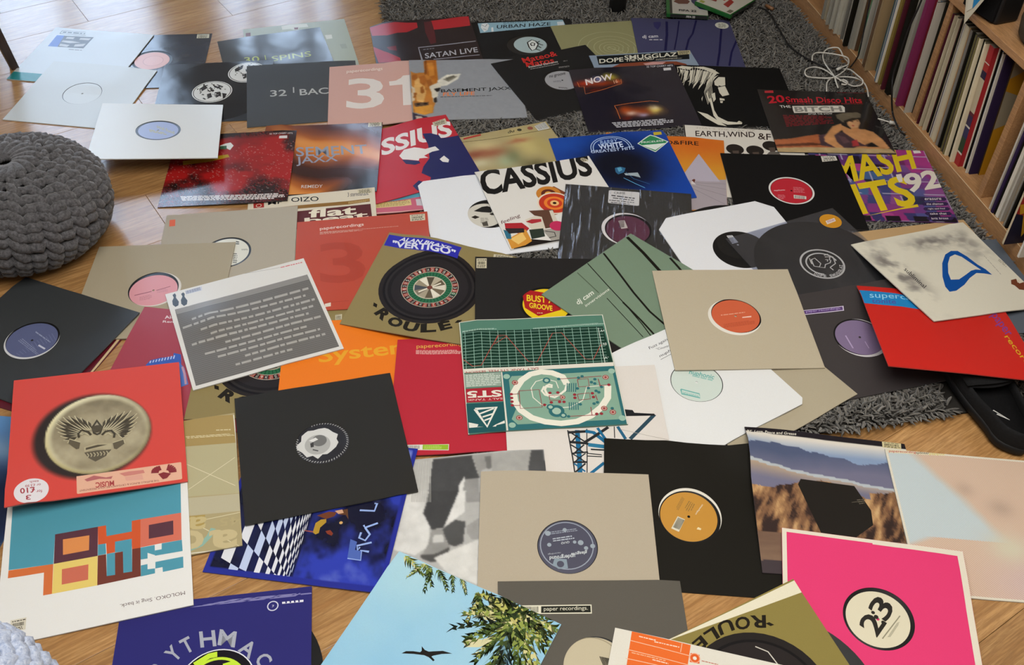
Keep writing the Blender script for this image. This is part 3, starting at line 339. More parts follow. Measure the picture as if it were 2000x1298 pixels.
'C27':[0.3033,0.691,-0.2197,0.313,24,27,39,57,65,70,78,87,97,106,27,39,54,64,73,86,101,122,116,27,40,53,66,80,97,114,127,128,27,41,58,76,93,102,109,119,129,27,46,69,92,95,98,106,116,126,38,73,76,85,90,96,106,117,128,38,74,70,76,85,94,106,118,130,27,50,65,70,81,93,106,120,134,27,40,55,66,78,92,106,122,137]}
# ART: name -> printed shapes in cover coordinates (thousandths, u to the right, v down)
ART = {
'A7':['cover_print',['p','#9ea48f',[0,0,1000,0,1000,1000,0,1000]],['p','#c9cabb',[374,15,461,1,624,23,632,88,543,85,518,136,451,92,375,92]],['p','#c9cabb',[766,294,832,298,829,375,771,379]],['p','#6b3b35',[492,73,534,77,524,120,493,113]],['p','#6b3b35',[22,81,68,80,63,155,16,155]],['p','#8f9682',[880,508,938,508,943,604,886,596]]],
'A6':['cover_print',['p','#414445',[0,0,1000,0,1000,1000,0,1000]],'lettering',['t','30','#a3ab4c',6,[196,502,139,12,6,-104]],'cover_print',['p','#a3ab4c',[395,410,402,409,397,498,389,498]],'lettering',['t','SPINS','#a3ab4c',6,[445,546,372,2,8,-98]]],
'A2':['cover_print',['p','#30343c',[0,0,1000,0,1000,1000,0,1000]],'price_sticker',['k','#c4bfa8',[857,10,975,11,979,90,861,89]],'label_print',['e','#c89890',511,504,95,95],['e','#dcaca2',511,504,88,88]],
'A1':['cover_print',['p','#c6cbcb',[0,0,1000,0,1000,1000,0,1000]],['p','#1f8082',[0,865,1000,865,1000,1000,0,1000]],['p','#45423f',[154,146,450,136,444,357,188,366]],['p','#b5b3ae',[192,167,271,163,269,201,194,202]],['p','#b5b3ae',[327,165,434,162,424,200,330,202]],['p','#b5b3ae',[183,236,277,235,368,256,272,281,178,269]],['p','#b5b3ae',[187,303,287,314,279,355,195,347]],['p','#b5b3ae',[331,294,427,267,424,320,339,340]],['p','#2c5aae',[80,149,154,146,188,366,93,368]],['l','#2a3038',6,[92,53,329,49]],['l','#2a3038',6,[92,53,93,114]],['l','#2a3038',6,[93,114,357,111]],'small_print',['m','#2a3038',1,800,[111,67,336,64,335,92,108,98]],['m','#7a7a78',1,800,[314,387,444,386,446,404,317,407]]],
'A3':['cover_print',['p','#c4c7c3',[0,0,1000,0,1000,1000,0,1000]]],
'A4':['cover_print',['p','#cfcdc4',[0,0,1000,0,1000,1000,0,1000]],'label_print',['t','soul food','#b0aa60',6,[485,451,149,124,-8,-63]],['m','#b0aa60',2,700,[424,476,579,550,571,587,434,526]]],
'A5':['cover_print',['p','#2b3036',[0,0,1000,0,1000,1000,0,1000]],['e','#131417',500,500,497,497],['e','#d0d0ca',480,514,178,178],['e','#1a1a1c',480,514,168,168],['e','#d0d0ca',480,514,162,162],['p','#222224',[362,459,399,405,433,392,430,453,406,481,374,516]],['p','#222224',[468,388,523,399,575,437,548,475,498,447]],['p','#222224',[505,527,552,521,569,578,526,618,505,583]],['p','#222224',[572,545,615,561,603,626,586,635]],['p','#222224',[437,555,471,536,489,604,456,628]],['p','#222224',[458,462,499,488,490,519,465,504]],['e','#d0d0ca',773,212,178,178],['e','#1a1a1c',773,212,168,168],['e','#d0d0ca',773,212,162,162],['p','#222224',[651,144,689,89,726,77,721,143,696,171,662,207]],['p','#222224',[762,74,819,87,871,127,843,170,792,139]],['p','#222224',[798,228,847,221,863,283,817,323,796,287]],['p','#222224',[867,249,910,262,896,330,879,341]],['p','#222224',[727,254,762,236,780,307,745,331]],['p','#222224',[750,155,793,185,783,218,757,201]],['l','#d0d0ca',10,[375,523,364,506,376,512]],['l','#222224',6,[522,464,525,471,522,460]],['l','#d0d0ca',6,[417,477,430,484,433,461]],['l','#d0d0ca',10,[425,506,448,492,428,483]],['l','#d0d0ca',14,[352,456,358,457,340,461]],['l','#222224',10,[380,526,385,514,375,538]],['l','#d0d0ca',14,[593,479,589,473,592,474]],['l','#d0d0ca',6,[524,595,507,575,540,570]],['l','#d0d0ca',14,[566,583,571,574,564,578]],['l','#222224',6,[571,553,568,552,587,554]],['l','#222224',10,[552,482,559,490,543,474]],['l','#222224',6,[487,559,491,566,500,560]],['l','#222224',10,[555,445,548,451,560,446]],['l','#d0d0ca',14,[435,425,437,429,421,415]],['l','#d0d0ca',6,[432,402,429,397,442,408]],['l','#222224',10,[542,460,544,471,549,465]],['l','#222224',14,[396,558,412,563,396,551]],['l','#222224',14,[437,493,456,505,465,516]],['l','#222224',14,[493,431,492,427,507,436]],['l','#222224',10,[434,469,442,466,430,464]],['l','#222224',10,[451,455,449,458,460,459]],['l','#222224',10,[517,579,518,565,528,578]],['l','#d0d0ca',6,[520,502,516,494,523,492]],['l','#222224',6,[543,473,542,472,557,472]],['l','#d0d0ca',14,[393,569,397,567,377,546]],['l','#222224',10,[447,619,453,625,452,613]],['l','#222224',10,[494,457,494,453,497,463]],['l','#222224',10,[516,405,506,396,504,411]],['l','#222224',6,[389,557,398,558,409,570]],['l','#d0d0ca',14,[498,394,496,400,511,399]],['l','#d0d0ca',6,[417,598,411,606,431,589]],['l','#222224',6,[469,555,464,558,467,546]],['l','#d0d0ca',6,[435,497,433,497,426,472]],['l','#222224',14,[547,582,543,578,567,599]],['l','#222224',14,[457,437,461,452,479,467]],['l','#222224',10,[351,464,343,473,351,454]],['l','#d0d0ca',14,[511,399,495,405,527,427]],['l','#222224',10,[465,379,462,385,467,373]],['l','#222224',14,[398,407,398,413,396,381]],['l','#d0d0ca',10,[522,564,513,557,515,547]],['l','#222224',10,[441,585,446,591,459,597]],['l','#d0d0ca',14,[557,451,544,445,554,454]],['l','#222224',6,[588,490,587,481,600,495]],['l','#d0d0ca',10,[378,474,376,468,381,498]],['l','#222224',6,[435,479,452,495,447,486]],['l','#222224',14,[423,623,410,617,434,640]],['l','#d0d0ca',6,[812,163,802,156,829,152]],['l','#222224',10,[785,285,793,289,793,309]],['l','#d0d0ca',14,[852,184,851,190,867,173]],['l','#d0d0ca',6,[661,206,677,203,662,186]],['l','#222224',10,[788,120,809,106,816,117]],['l','#d0d0ca',6,[774,306,768,299,773,298]],['l','#d0d0ca',10,[707,272,723,264,703,289]],['l','#d0d0ca',6,[816,96,813,102,810,88]],['l','#222224',6,[680,169,684,184,690,187]],['l','#d0d0ca',10,[739,341,750,332,748,357]],['l','#222224',6,[795,71,792,51,803,66]],['l','#d0d0ca',14,[749,259,743,251,746,247]],['l','#222224',10,[732,243,717,233,762,258]],['l','#d0d0ca',14,[692,90,699,83,689,97]],['l','#222224',6,[830,311,829,330,856,285]],['l','#222224',10,[682,224,676,217,672,220]],['l','#222224',10,[799,259,796,245,806,256]],['l','#222224',10,[675,153,694,169,675,171]],['l','#222224',6,[819,196,833,201,830,186]],['l','#222224',6,[823,204,824,210,833,220]],['l','#222224',6,[796,303,802,316,796,310]],['l','#d0d0ca',10,[674,105,677,117,664,87]],['l','#d0d0ca',10,[782,89,803,99,796,66]],['l','#222224',14,[713,225,712,218,721,221]],['l','#d0d0ca',14,[679,187,674,199,699,197]],['l','#222224',14,[842,303,840,305,837,295]],['l','#222224',6,[764,144,784,144,801,152]],['l','#d0d0ca',14,[890,160,914,177,900,166]],['l','#d0d0ca',10,[773,270,771,278,787,276]],['l','#d0d0ca',6,[896,260,892,259,908,252]],['l','#d0d0ca',14,[809,189,797,180,802,185]],['l','#222224',6,[805,116,790,101,811,138]],['l','#222224',14,[811,248,808,240,814,271]],['l','#222224',10,[662,243,667,250,672,242]],['l','#222224',10,[831,219,839,229,830,228]],['l','#d0d0ca',10,[829,221,827,227,836,230]],['l','#222224',14,[774,117,783,125,779,108]],['l','#d0d0ca',10,[748,286,735,297,747,280]],['l','#222224',10,[902,205,901,187,902,197]],['l','#222224',10,[768,268,758,263,764,257]],['l','#d0d0ca',6,[814,336,822,316,843,326]],['l','#d0d0ca',10,[696,100,696,105,696,92]],['l','#222224',14,[872,311,880,325,865,318]],['l','#222224',6,[746,261,743,270,773,238]],['l','#222224',6,[698,194,687,188,705,200]],['l','#d0d0ca',10,[801,174,815,198,787,200]]],
'A8':['cover_print',['p','#474848',[0,0,1000,0,1000,1000,0,1000]],'lettering',['t','32','#aeaea8',12,[204,555,146,-2,1,-104]],'cover_print',['p','#aeaea8',[408,415,419,414,418,509,407,510]],'lettering',['t','BACK','#aeaea8',12,[466,559,356,-1,-1,-105]]],
'A9':['cover_print',['p','#c59c8f',[0,0,1000,0,1000,1000,0,1000]],'lettering',['t','paperecordings','#e0d2c6',5,[158,139,329,-6,1,-64]],'cover_print',['l','#b08678',5,[163,137,443,131]],'lettering',['t','3','#d6cdc4',19,[157,715,333,36,7,-496]],'cover_print',['p','#d6cdc4',[542,321,605,320,649,290,671,253,754,248,738,741,657,739,661,389,545,392]]],
'A10':['cover_picture',['g','soft',144,['#8b8d90',0.7,0.1,[['#a8621c',[132,28,161,2,255,-5,254,360,219,473,147,335]],['#c07c2c',[165,56,222,42,223,267,179,290]],['#b06f2a',[10,204,49,233,133,222,219,359,256,451,233,629,193,803,182,889,109,923,12,878,6,578]],['#d0a05c',[46,311,106,289,137,560,106,723,47,700,32,468]],['#cbb89a',[10,445,40,490,33,677,3,709]],['#9a5a1e',[81,289,131,267,154,357,123,447,89,401]],['#c78a34',[17,779,187,759,177,880,106,921,26,879]],['#59422f',[26,727,153,714,147,768,29,790]],['#20160f',[43,736,73,733,69,759,46,763]],['#20160f',[105,730,138,724,134,752,110,756]],['#d2cdbc',[243,364,340,260,469,247,436,342,329,444,270,460]],['#7d7867',[299,342,388,284,442,286,348,385]],['#c9c1ac',[165,453,259,392,278,456,253,523,215,738,190,716,185,566]],['#1c1714',[208,499,269,478,259,528,232,554]],['#2a2420',[198,661,225,629,223,717,203,742]],['#352c3a',[3,878,57,918,125,947,136,1028,2,1025]],['#b0a797',[24,930,79,945,116,1025,41,1023]],['#93561c',[21,266,59,248,74,311,45,355,18,344]],['#93561c',[146,357,187,336,203,427,159,471]],['#93561c',[86,469,117,447,119,559,91,581]],['#93561c',[23,556,53,557,44,634,20,644]],['#7c430f',[142,20,161,7,157,233,137,267]],['#5f5a4c',[325,315,401,271,412,299,334,362]]]]],'lettering',['t','BASEMENT JAXX','#121212',12,[269,579,636,-26,3,-69]],['t','FLY LIFE','#dd7634',12,[283,622,283,-8,6,-58]],['m','#3a3a3a',1,800,[261,630,722,621,722,634,260,644]]],
'A11':['cover_print',['p','#201f1e',[0,0,1000,0,1000,1000,0,1000]],'lettering',['t','Mateo&','#c22f29',12,[294,98,362,-8,15,-89]],['t','Matos','#c22f29',12,[289,174,283,17,23,-85]],['t','Essential Elements','#d9d6d0',4,[301,196,300,9,9,-30]],'small_print',['m','#a8a6a0',1,700,[307,212,599,223,594,237,306,226]],['m','#8a8884',2,700,[571,278,674,297,663,321,563,303]],['m','#8a8884',1,700,[661,197,700,204,691,222,653,215]],'label_print',['t','nu groove','#26262a',19,[401,432,165,4,21,-49]],['m','#3a3a3e',2,700,[418,587,493,629,483,649,408,608]],['m','#5a5a5e',2,600,[418,476,491,495,477,524,405,501]]],
'A12':['cover_print',['p','#1b0a0c',[0,0,1000,0,1000,1000,0,1000]],['p','#a30f1b',[-4,13,467,58,464,165,345,248,145,276,8,192]],['p','#ab131f',[608,44,999,-11,983,214,883,219,613,233]],['p','#9c131e',[-7,395,91,558,227,748,232,846,22,734]],['p','#6d0f17',[123,501,213,506,213,607,143,563]],['p','#4d0b11',[538,59,616,51,618,312,605,496,549,519,526,270]],['l','#8b8b92',16,[986,535,424,564,429,804]],['l','#8b8b92',12,[538,811,981,805]],'lettering',['t','SATAN LIVE','#a8a8ad',12,[462,784,513,-32,6,-98]],'small_print',['m','#77777c',1,800,[464,601,572,592,571,613,464,622]]],
'A13':['cover_print',['p','#1e1d1c',[0,0,1000,0,1000,1000,0,1000]],['p','#8aabb8',[65,25,923,17,931,126,71,227]],'lettering',['t','URBAN HAZE','#15181a',12,[241,152,542,-24,11,-72]],['t','BASEMENT JAXX','#2c4450',0,[320,60,400,-16,4,-31]],'cover_print',['p','#d5d8d6',[102,40,160,28,175,79,147,175,112,208,87,114]],['l','#15181a',6,[100,60,132,104,158,50]],['l','#15181a',6,[108,144,139,166]],['p','#d5d8d6',[190,123,210,119,205,207,183,211]],['p','#c4cdd0',[858,58,924,54,920,133,853,136]],'small_print',['m','#2c4450',1,700,[325,189,629,166,627,182,324,205]],'label_print',['p','#d0d5d0',[508,448,557,398,593,428,607,496,571,585,529,608,512,541]],['l','#15181a',12,[508,448,557,398,593,428,607,496,571,585,529,608,512,541,508,448]],['l','#15181a',12,[541,517,533,477,556,452,576,472,564,519,543,504]],['l','#15181a',12,[591,441,629,498,653,513]],['l','#15181a',12,[599,522,626,564]],['l','#15181a',12,[577,586,612,615]],['l','#15181a',12,[602,456,632,431]]],
'A14':['cover_print',['p','#8a8760',[0,0,1000,0,1000,1000,0,1000]],['l','#a5a37c',6,[521,519,520,523,520,528,518,532,516,536,514,540,511,544,507,547,503,550,499,552,495,553,490,554,486,555,481,555,476,554,472,552,467,550,463,548,460,545,456,541,454,537,452,533,450,528,449,524,448,519,449,514,450,509,451,504,453,500,456,496,459,492,463,489,467,486,471,484,476,482,481,481,486,481,491,481,496,482,500,483,505,485,509,488,513,491,516,495,519,499,522,504,523,509,524,514,525,519]],['l','#a5a37c',6,[556,519,555,528,554,537,551,546,547,554,542,562,536,569,529,575,521,581,513,585,504,588,495,590,486,591,476,590,467,589,458,586,449,582,441,577,434,570,427,563,422,555,418,547,414,538,412,528,411,519,412,509,414,499,417,490,421,481,426,473,432,465,440,459,448,453,457,449,466,445,476,443,486,442,496,443,505,445,515,448,524,452,533,457,540,464,547,472,553,480,558,489,561,499,563,508,564,519]],['l','#a5a37c',6,[596,519,595,533,592,547,588,561,582,574,574,587,565,598,554,607,542,616,529,623,515,628,500,631,486,632,471,631,456,629,442,624,428,618,416,610,404,600,394,589,386,576,379,563,373,549,370,534,369,519,370,503,372,488,377,474,384,460,392,447,402,435,413,425,426,416,440,409,455,403,470,400,486,399,501,400,517,402,532,407,546,414,559,422,572,433,582,445,591,458,599,472,604,487,607,503,609,519]],['l','#a5a37c',6,[646,519,645,540,641,560,635,580,626,600,614,617,600,634,585,648,567,660,548,670,528,677,507,682,486,684,464,682,443,679,422,672,402,663,384,651,367,637,353,621,340,603,330,583,323,562,318,541,316,519,317,497,321,475,328,453,337,433,349,414,364,397,381,382,399,369,419,359,441,351,463,346,486,344,508,345,531,349,553,356,574,366,593,379,611,394,626,411,639,430,650,451,658,473,663,495,665,519]],['l','#a5a37c',6,[706,519,704,547,699,576,690,604,678,630,662,654,643,677,622,696,598,713,572,727,544,737,515,743,486,745,456,744,427,739,398,730,371,717,346,701,323,681,303,659,286,634,272,607,261,579,255,549,252,519,254,488,259,458,269,429,282,401,298,375,318,351,341,331,367,313,394,299,424,288,454,281,486,279,517,280,548,286,578,296,607,309,633,326,657,347,679,370,697,397,712,425,723,455,729,487,732,519]],['l','#a5a37c',6,[786,519,784,558,777,597,765,634,748,670,727,704,701,734,671,761,639,784,603,802,565,816,526,824,486,828,445,826,405,819,366,806,330,789,295,767,264,740,236,710,213,676,194,640,180,601,171,560,168,519,170,477,177,436,190,396,208,358,230,323,258,291,289,262,324,238,361,219,401,204,443,195,486,192,528,194,571,201,612,215,651,233,687,256,720,284,749,316,774,352,794,391,809,432,818,475,822,519]],['l','#a5a37c',10,[460,489,592,639,629,696]]],
'A15':['cover_print',['p','#42425f',[0,0,1000,0,1000,1000,0,1000]],['l','#1c1a44',26,[359,56,325,347,269,671]],['l','#1c1a44',14,[487,38,429,338,361,643]],['l','#1c1a44',20,[666,15,588,302,530,430,474,641]],['l','#1c1a44',22,[895,179,796,673,733,934]],['l','#1c1a44',20,[1018,392,914,668,848,929]],['p','#302e5c',[215,102,296,76,286,160,246,248,214,195]],'lettering',['t','dj cam','#d6d6d8',12,[71,448,157,-21,6,-81]],'small_print',['m','#c4c4c8',1,750,[138,444,276,440,273,465,135,471]],'cover_print',['e','#c4c4b6',909,122,68,68],'small_print',['m','#7b7b70',4,700,[878,83,954,75,943,166,866,174]]],
'A16':['cover_print',['p','#8493a3',[0,0,1000,0,1000,1000,0,1000]],['p','#16191a',[69,16,983,19,945,168,53,180]],'lettering',['t','DOPE','#d4d1c0',19,[66,152,238,-14,16,-79]],['t','SMUGGLAZ','#d4d1c0',19,[321,110,522,-4,17,-78]],['t','THE WORD','#d4d1c0',15,[323,145,280,-5,11,-41]],'small_print',['m','#a8a698',2,700,[622,132,884,123,875,152,615,157]],'price_sticker',['k','#b0a782',[873,-11,1005,-16,985,72,861,82]],'cover_print',['p','#7a3f2a',[172,228,263,173,461,169,616,179,806,204,882,258,903,366,712,435,137,366]],['p','#bd8f88',[479,200,575,183,701,201,597,293,521,282]]],
'A18':['cover_print',['p','#131313',[0,0,1000,0,1000,1000,0,1000]],'cover_picture',['p','#cbc6b4',[330,268,384,193,444,194,423,330,360,361,324,335]],['p','#cbc6b4',[346,375,417,344,429,494,389,512,362,524,345,466]],['p','#cbc6b4',[330,553,371,565,369,594,325,593]],['p','#cbc6b4',[326,602,352,606,341,637,323,633]],['p','#cbc6b4',[268,487,303,463,291,576,263,622]],['p','#cbc6b4',[232,567,256,555,247,749,265,852,336,924,462,945,452,966,326,976,253,925,227,832]],['p','#cbc6b4',[94,772,177,812,264,925,316,997,244,977,155,874]],['p','#cbc6b4',[15,39,69,15,167,34,135,82,73,73]],['p','#cbc6b4',[167,34,271,19,354,56,405,131,353,139,275,74]],['p','#cbc6b4',[71,84,118,106,79,243,53,289]],['p','#cbc6b4',[133,94,186,80,132,264,77,379,108,242]],['p','#cbc6b4',[198,79,247,88,178,285,110,400,150,263]],['p','#cbc6b4',[258,99,307,107,224,307,156,421,203,285]],['p','#cbc6b4',[318,118,377,142,311,234,241,353,273,237]],['p','#cbc6b4',[387,160,353,209,309,281,342,198]],['p','#cbc6b4',[41,74,65,85,45,177]],['p','#cbc6b4',[163,567,183,522,162,611]],['p','#cbc6b4',[219,488,241,443,226,622,218,578]],['p','#cbc6b4',[438,913,463,938,416,939]],['l','#131313',6,[173,80,125,264,72,390]],['l','#131313',6,[237,77,169,263,101,378]],['l','#131313',6,[290,97,215,285,146,410]],['l','#131313',6,[342,128,269,260,213,376]],['l','#131313',6,[100,60,58,176]],['p','#131313',[355,338,384,350,362,370]],['l','#cbc6b4',6,[22,32,19,109,-14,212,-39,269]],['l','#cbc6b4',4,[46,32,39,122,4,239,-21,289]],['l','#cbc6b4',4,[70,31,60,135,22,266,-3,309]],['l','#cbc6b4',6,[94,30,87,107,39,292,15,329]],['l','#cbc6b4',4,[119,29,107,120,73,210,33,349]],['l','#cbc6b4',4,[143,28,128,133,91,236,67,266]],['l','#cbc6b4',6,[167,27,155,104,109,262,85,286]],['l','#cbc6b4',4,[192,25,176,117,126,289,103,306]],['l','#cbc6b4',4,[216,23,196,131,161,207,121,325]],['l','#cbc6b4',6,[241,22,224,101,178,233,139,345]],['l','#cbc6b4',4,[258,61,244,115,196,260,173,263]],['l','#cbc6b4',4,[282,64,265,127,213,287,191,283]],['l','#cbc6b4',6,[306,66,293,97,248,204,209,303]],['l','#cbc6b4',4,[329,68,313,109,266,230,226,323]],['l','#cbc6b4',4,[353,70,334,122,283,257,244,343]],['l','#cbc6b4',6,[377,72,362,91,300,283,279,259]],['l','#cbc6b4',4,[349,163,291,351,272,532]],['l','#cbc6b4',4,[332,192,277,369,261,555]],['l','#cbc6b4',4,[316,220,262,388,250,578]],['l','#cbc6b4',4,[300,249,248,407,239,600]],['l','#cbc6b4',4,[284,277,234,425,228,622]],['l','#cbc6b4',4,[268,306,220,443,217,644]],['l','#cbc6b4',4,[252,334,206,461,206,665]]],
'A17':['cover_picture',['g','blob',96,['#211e28',[[0.102,0.238,0.1,0.05,'#b03018',0.9],[0.271,0.263,0.13,0.05,'#a03a18',0.85],[0.156,0.213,0.03,0.03,'#e8dcd8',0.8],[0.247,0.193,0.05,0.035,'#8088b8',0.8],[0.361,0.162,0.055,0.05,'#b8a838',0.9],[0.414,0.241,0.03,0.04,'#c8582c',0.8],[0.178,0.358,0.09,0.03,'#571a10',0.9],[0.388,0.711,0.06,0.06,'#b0481c',0.9],[0.514,0.744,0.15,0.07,'#a8481c',0.8],[0.431,0.767,0.05,0.035,'#e0c8b8',0.75],[0.526,0.798,0.04,0.035,'#a8a0c0',0.8],[0.655,0.738,0.055,0.06,'#d8c060',0.95],[0.647,0.695,0.03,0.035,'#e8d8b0',0.7],[0.374,0.833,0.05,0.03,'#7a2010',0.6]]]],['l','#c06a38',6,[44,213,48,294,92,293,81,415,250,369,442,283,451,211]],['l','#c06a38',6,[303,640,311,703,313,837]],['l','#c06a38',6,[301,636,459,607,635,591,710,612]],['t','NOW','#e2d6d2',19,[115,276,266,-72,6,-98]],['t','16','#d8a888',6,[374,281,39,-17,2,-54]],['t','32 TOP CHART HITS','#c9c9cc',6,[731,42,251,4,6,-30]],'price_sticker',['p','#c9c9c9',[884,66,957,66,949,110,879,110]],'cover_picture',['m','#b5b5ba',4,800,[224,882,778,872,759,971,256,967]]],
'A19':['cover_picture',['g','soft',144,['#232020',0.7,0.12,[['#a55e3a',[-3,817,153,794,290,746,401,717,476,797,568,942,-1,938]],['#5a3222',[-10,894,315,849,445,881,305,894,2,922]],['#45333a',[400,734,536,686,633,674,697,789,806,880,547,935,386,887]],['#5c4248',[572,731,626,750,652,833,588,856]],['#bd8656',[435,836,442,761,560,583,645,536,647,622,535,732,539,833,582,930,523,940]],['#bd8758',[630,549,703,624,812,611,895,663,945,781,970,922,902,928,837,827,763,875,697,789,632,678]],['#b57e50',[666,915,717,893,932,903,925,927,661,935]],['#231a18',[809,437,875,456,884,569,832,625,778,617]],['#c7966a',[705,490,808,441,819,517,778,606,715,623,694,555]],['#3a2620',[734,499,763,487,752,514]],['#3a2620',[793,475,811,485,795,503]],['#96302c',[730,565,758,553,745,579]],['#b27c50',[719,608,781,595,785,670,715,673]],['#655c4c',[630,396,709,357,832,344,861,372,837,440,757,454,669,524,629,454]],['#28221d',[677,491,760,443,838,435,801,468,722,500,671,539]],['#a03236',[668,812,720,789,721,885,656,899]],['#ae966c',[-4,942,299,918,971,926,1002,988,-6,1023]]]]],'cover_print',['p','#b03038',[64,21,145,11,141,53,59,60]],'small_print',['m','#5a2025',1,800,[733,1,993,-1,988,16,731,22]],'lettering',['t','20','#b81f2d',31,[63,239,157,-31,2,-127]],['t','Smash Disco Hits','#b81f2d',19,[225,210,696,-26,11,-99]],['t','Including The Original Film Soundtrack','#a01c28',6,[230,246,694,-37,3,-29]],['t','THE','#cfccc4',12,[154,304,99,-5,-2,-40]],'cover_print',['p','#d2cec2',[267,269,726,235,741,266,723,347,262,384,261,332]],'lettering',['t','BITCH','#85827b',31,[276,366,429,-31,5,-85]],['t','AFTER THE SHOW','#cfccc4',6,[381,409,221,-18,3,-27]],'small_print',['m','#6a1a20',8,850,[152,418,582,412,580,539,149,614]]],
'B1':['cover_picture',['g','stipple',128,[]],['t','32 TOP CHART HITS','#cfc9c6',6,[777,54,193,0,-2,-22]],'price_sticker',['p','#d0c8c4',[860,79,927,77,928,116,860,115]],'cover_picture',['m','#cfc9c4',4,850,[154,869,970,899,976,979,179,931]],['p','#a88a1c',[100,382,353,335,459,315,477,355,319,409,113,440]],['p','#d5d6d0',[377,180,418,153,461,141,491,190,469,253,438,225,400,231]],['p','#2f5a40',[378,190,433,185,440,239,384,234]]],
'B2':['cover_picture',['g','skin',96,[]],['t','SEMENT','#8d93a0',12,[307,471,591,5,-19,-136]],['t','JAXX','#8d93a0',12,[324,611,341,-17,-21,-132]],['t','REMEDY','#c4bcb4',6,[394,919,170,5,-1,-40]],'price_sticker',['k','#bdb59a',[877,-2,991,-10,994,75,879,73]]],
'B3':['cover_print',['p','#b3222f',[0,0,1000,0,1000,1000,0,1000]],'cover_picture',['t','SSIUS','#d9d5d0',37,[311,392,640,-55,60,-236]],['p','#1d2054',[722,217,790,233,845,290,847,341,898,348,1004,345,1012,575,1013,919,1005,1033,932,945,811,1100,696,944,674,1047,506,1024,446,974,431,902,496,854,563,928,601,844,546,763,588,680,668,590,715,400]],['p','#d9d5d0',[447,453,509,385,595,391,676,449,764,439,781,504,717,506,637,539,662,580,590,560,576,587,459,515]],['p','#1d2054',[453,516,576,595,578,628,528,635,466,590]],['p','#d9d5d0',[743,630,792,595,814,665,796,699,755,675]],'price_sticker',['k','#bdb59a',[848,86,975,56,968,138,849,146]]],
'B4':['cover_picture',['g','blob',64,['#a3946a',[[0.361,0.19,0.12,0.08,'#cfc08c',0.7],[0.234,0.275,0.1,0.06,'#7a3428',0.7],[0.4,0.308,0.14,0.08,'#8a3a2a',0.6],[0.463,0.453,0.09,0.09,'#9cab88',0.8],[0.555,0.403,0.07,0.12,'#5f6a4c',0.7],[0.71,0.288,0.12,0.2,'#c0b070',0.8],[0.672,0.587,0.1,0.1,'#4c4a30',0.7],[0.24,0.419,0.1,0.06,'#c4bd9c',0.8],[0.669,0.209,0.1,0.03,'#9a4a38',0.6],[0.834,0.373,0.06,0.2,'#a8985c',0.8]]]],['p','#cfcdc6',[877,39,986,5,987,113,882,117]],['p','#2a2a2a',[884,37,888,36,898,109,894,110]],['p','#2a2a2a',[896,34,900,33,908,108,904,109]],['p','#2a2a2a',[907,30,911,29,919,108,915,108]],['p','#2a2a2a',[919,26,923,26,929,107,925,107]],['p','#2a2a2a',[931,23,935,22,940,106,936,107]],['p','#2a2a2a',[942,19,946,18,950,105,946,106]],['p','#2a2a2a',[954,15,958,15,960,104,956,105]],['p','#2a2a2a',[965,12,970,11,971,103,967,104]],['p','#2a2a2a',[977,8,981,7,981,102,977,103]],['t','du','#1f1c14',12,[617,74,61,-6,15,-43]],['l','#2f2a1c',4,[109,66,456,105,992,124]],['e','#3a3a2c',732,52,20,20],['e','#8a5040',830,57,25,25],['p','#a83a32',[230,22,394,4,390,29,227,46]]],
'B5':['cover_picture',['g','blob',96,['#11409a',[[0.508,0.471,0.3,0.3,'#04091c',1.25],[0.502,0.586,0.2,0.2,'#04091c',0.9],[0.133,0.105,0.2,0.1,'#1850ac',0.5]]]],['l','#9fb6d8',8,[343,244,341,222,343,200,347,178,355,157,365,137,378,119,394,103,412,90,431,79,452,71,474,67,496,65,518,67,540,71,561,79,581,90,598,103,614,119,627,137,638,157,645,178,650,200,651,222,649,244]],['l','#9fb6d8',8,[323,247,321,222,323,197,328,173,336,149,348,127,363,106,381,88,401,73,423,61,447,52,471,47,496,45,521,47,546,52,569,61,592,73,612,88,629,106,644,127,656,149,665,173,670,197,671,222,669,247]],['t','BARRY','#8ea8d4',19,[415,156,151,1,11,-65]],['t','WHITE','#c4d2ea',25,[391,222,210,-4,4,-77]],['t','GREATEST HITS','#b5c6e4',12,[308,268,376,-2,5,-42]],'price_sticker',['p','#cfd8cc',[726,195,870,85,994,214,845,339]],['p','#2a8050',[737,197,866,103,981,213,848,326]],['p','#d5dcd4',[760,223,962,229,853,309]],['t','PRICELESS','#d5dcd4',15,[761,199,191,7,4,-23]],['p','#c0a92c',[909,39,982,34,968,100,896,104]],'cover_picture',['p','#2a5f84',[454,505,500,492,541,519,513,575,459,597,446,561]],['p','#5a9cb8',[471,507,506,503,507,542,473,565]],['p','#98a6ac',[510,590,623,597,628,670,577,635,516,617]],['l','#5a9cc8',6,[491,651,571,750,627,810]],['l','#3a6a98',4,[527,574,568,675,678,768]]],
'B6':['cover_picture',['g','blob',48,['#c8902c',[[0.735,0.076,0.8,0.28,'#c4631c',1]]]],['p','#9c9398',[613,628,1013,565,1010,938,520,1041,506,672]],['p','#aaa2ae',[785,236,953,602,796,618,624,623]],['l','#7d757c',4,[752,667,1004,699]],['l','#7d757c',4,[730,697,1002,788]],['l','#7d757c',4,[720,725,982,892]],['l','#7d757c',4,[731,650,1009,624]],['p','#5a2a1c',[725,613,742,597,753,607,746,641,733,661]],['p','#c9c1c0',[718,633,731,628,757,675,720,670]],['t','D&FIRE','#2c1a12',15,[511,125,275,-7,-1,-58]]],
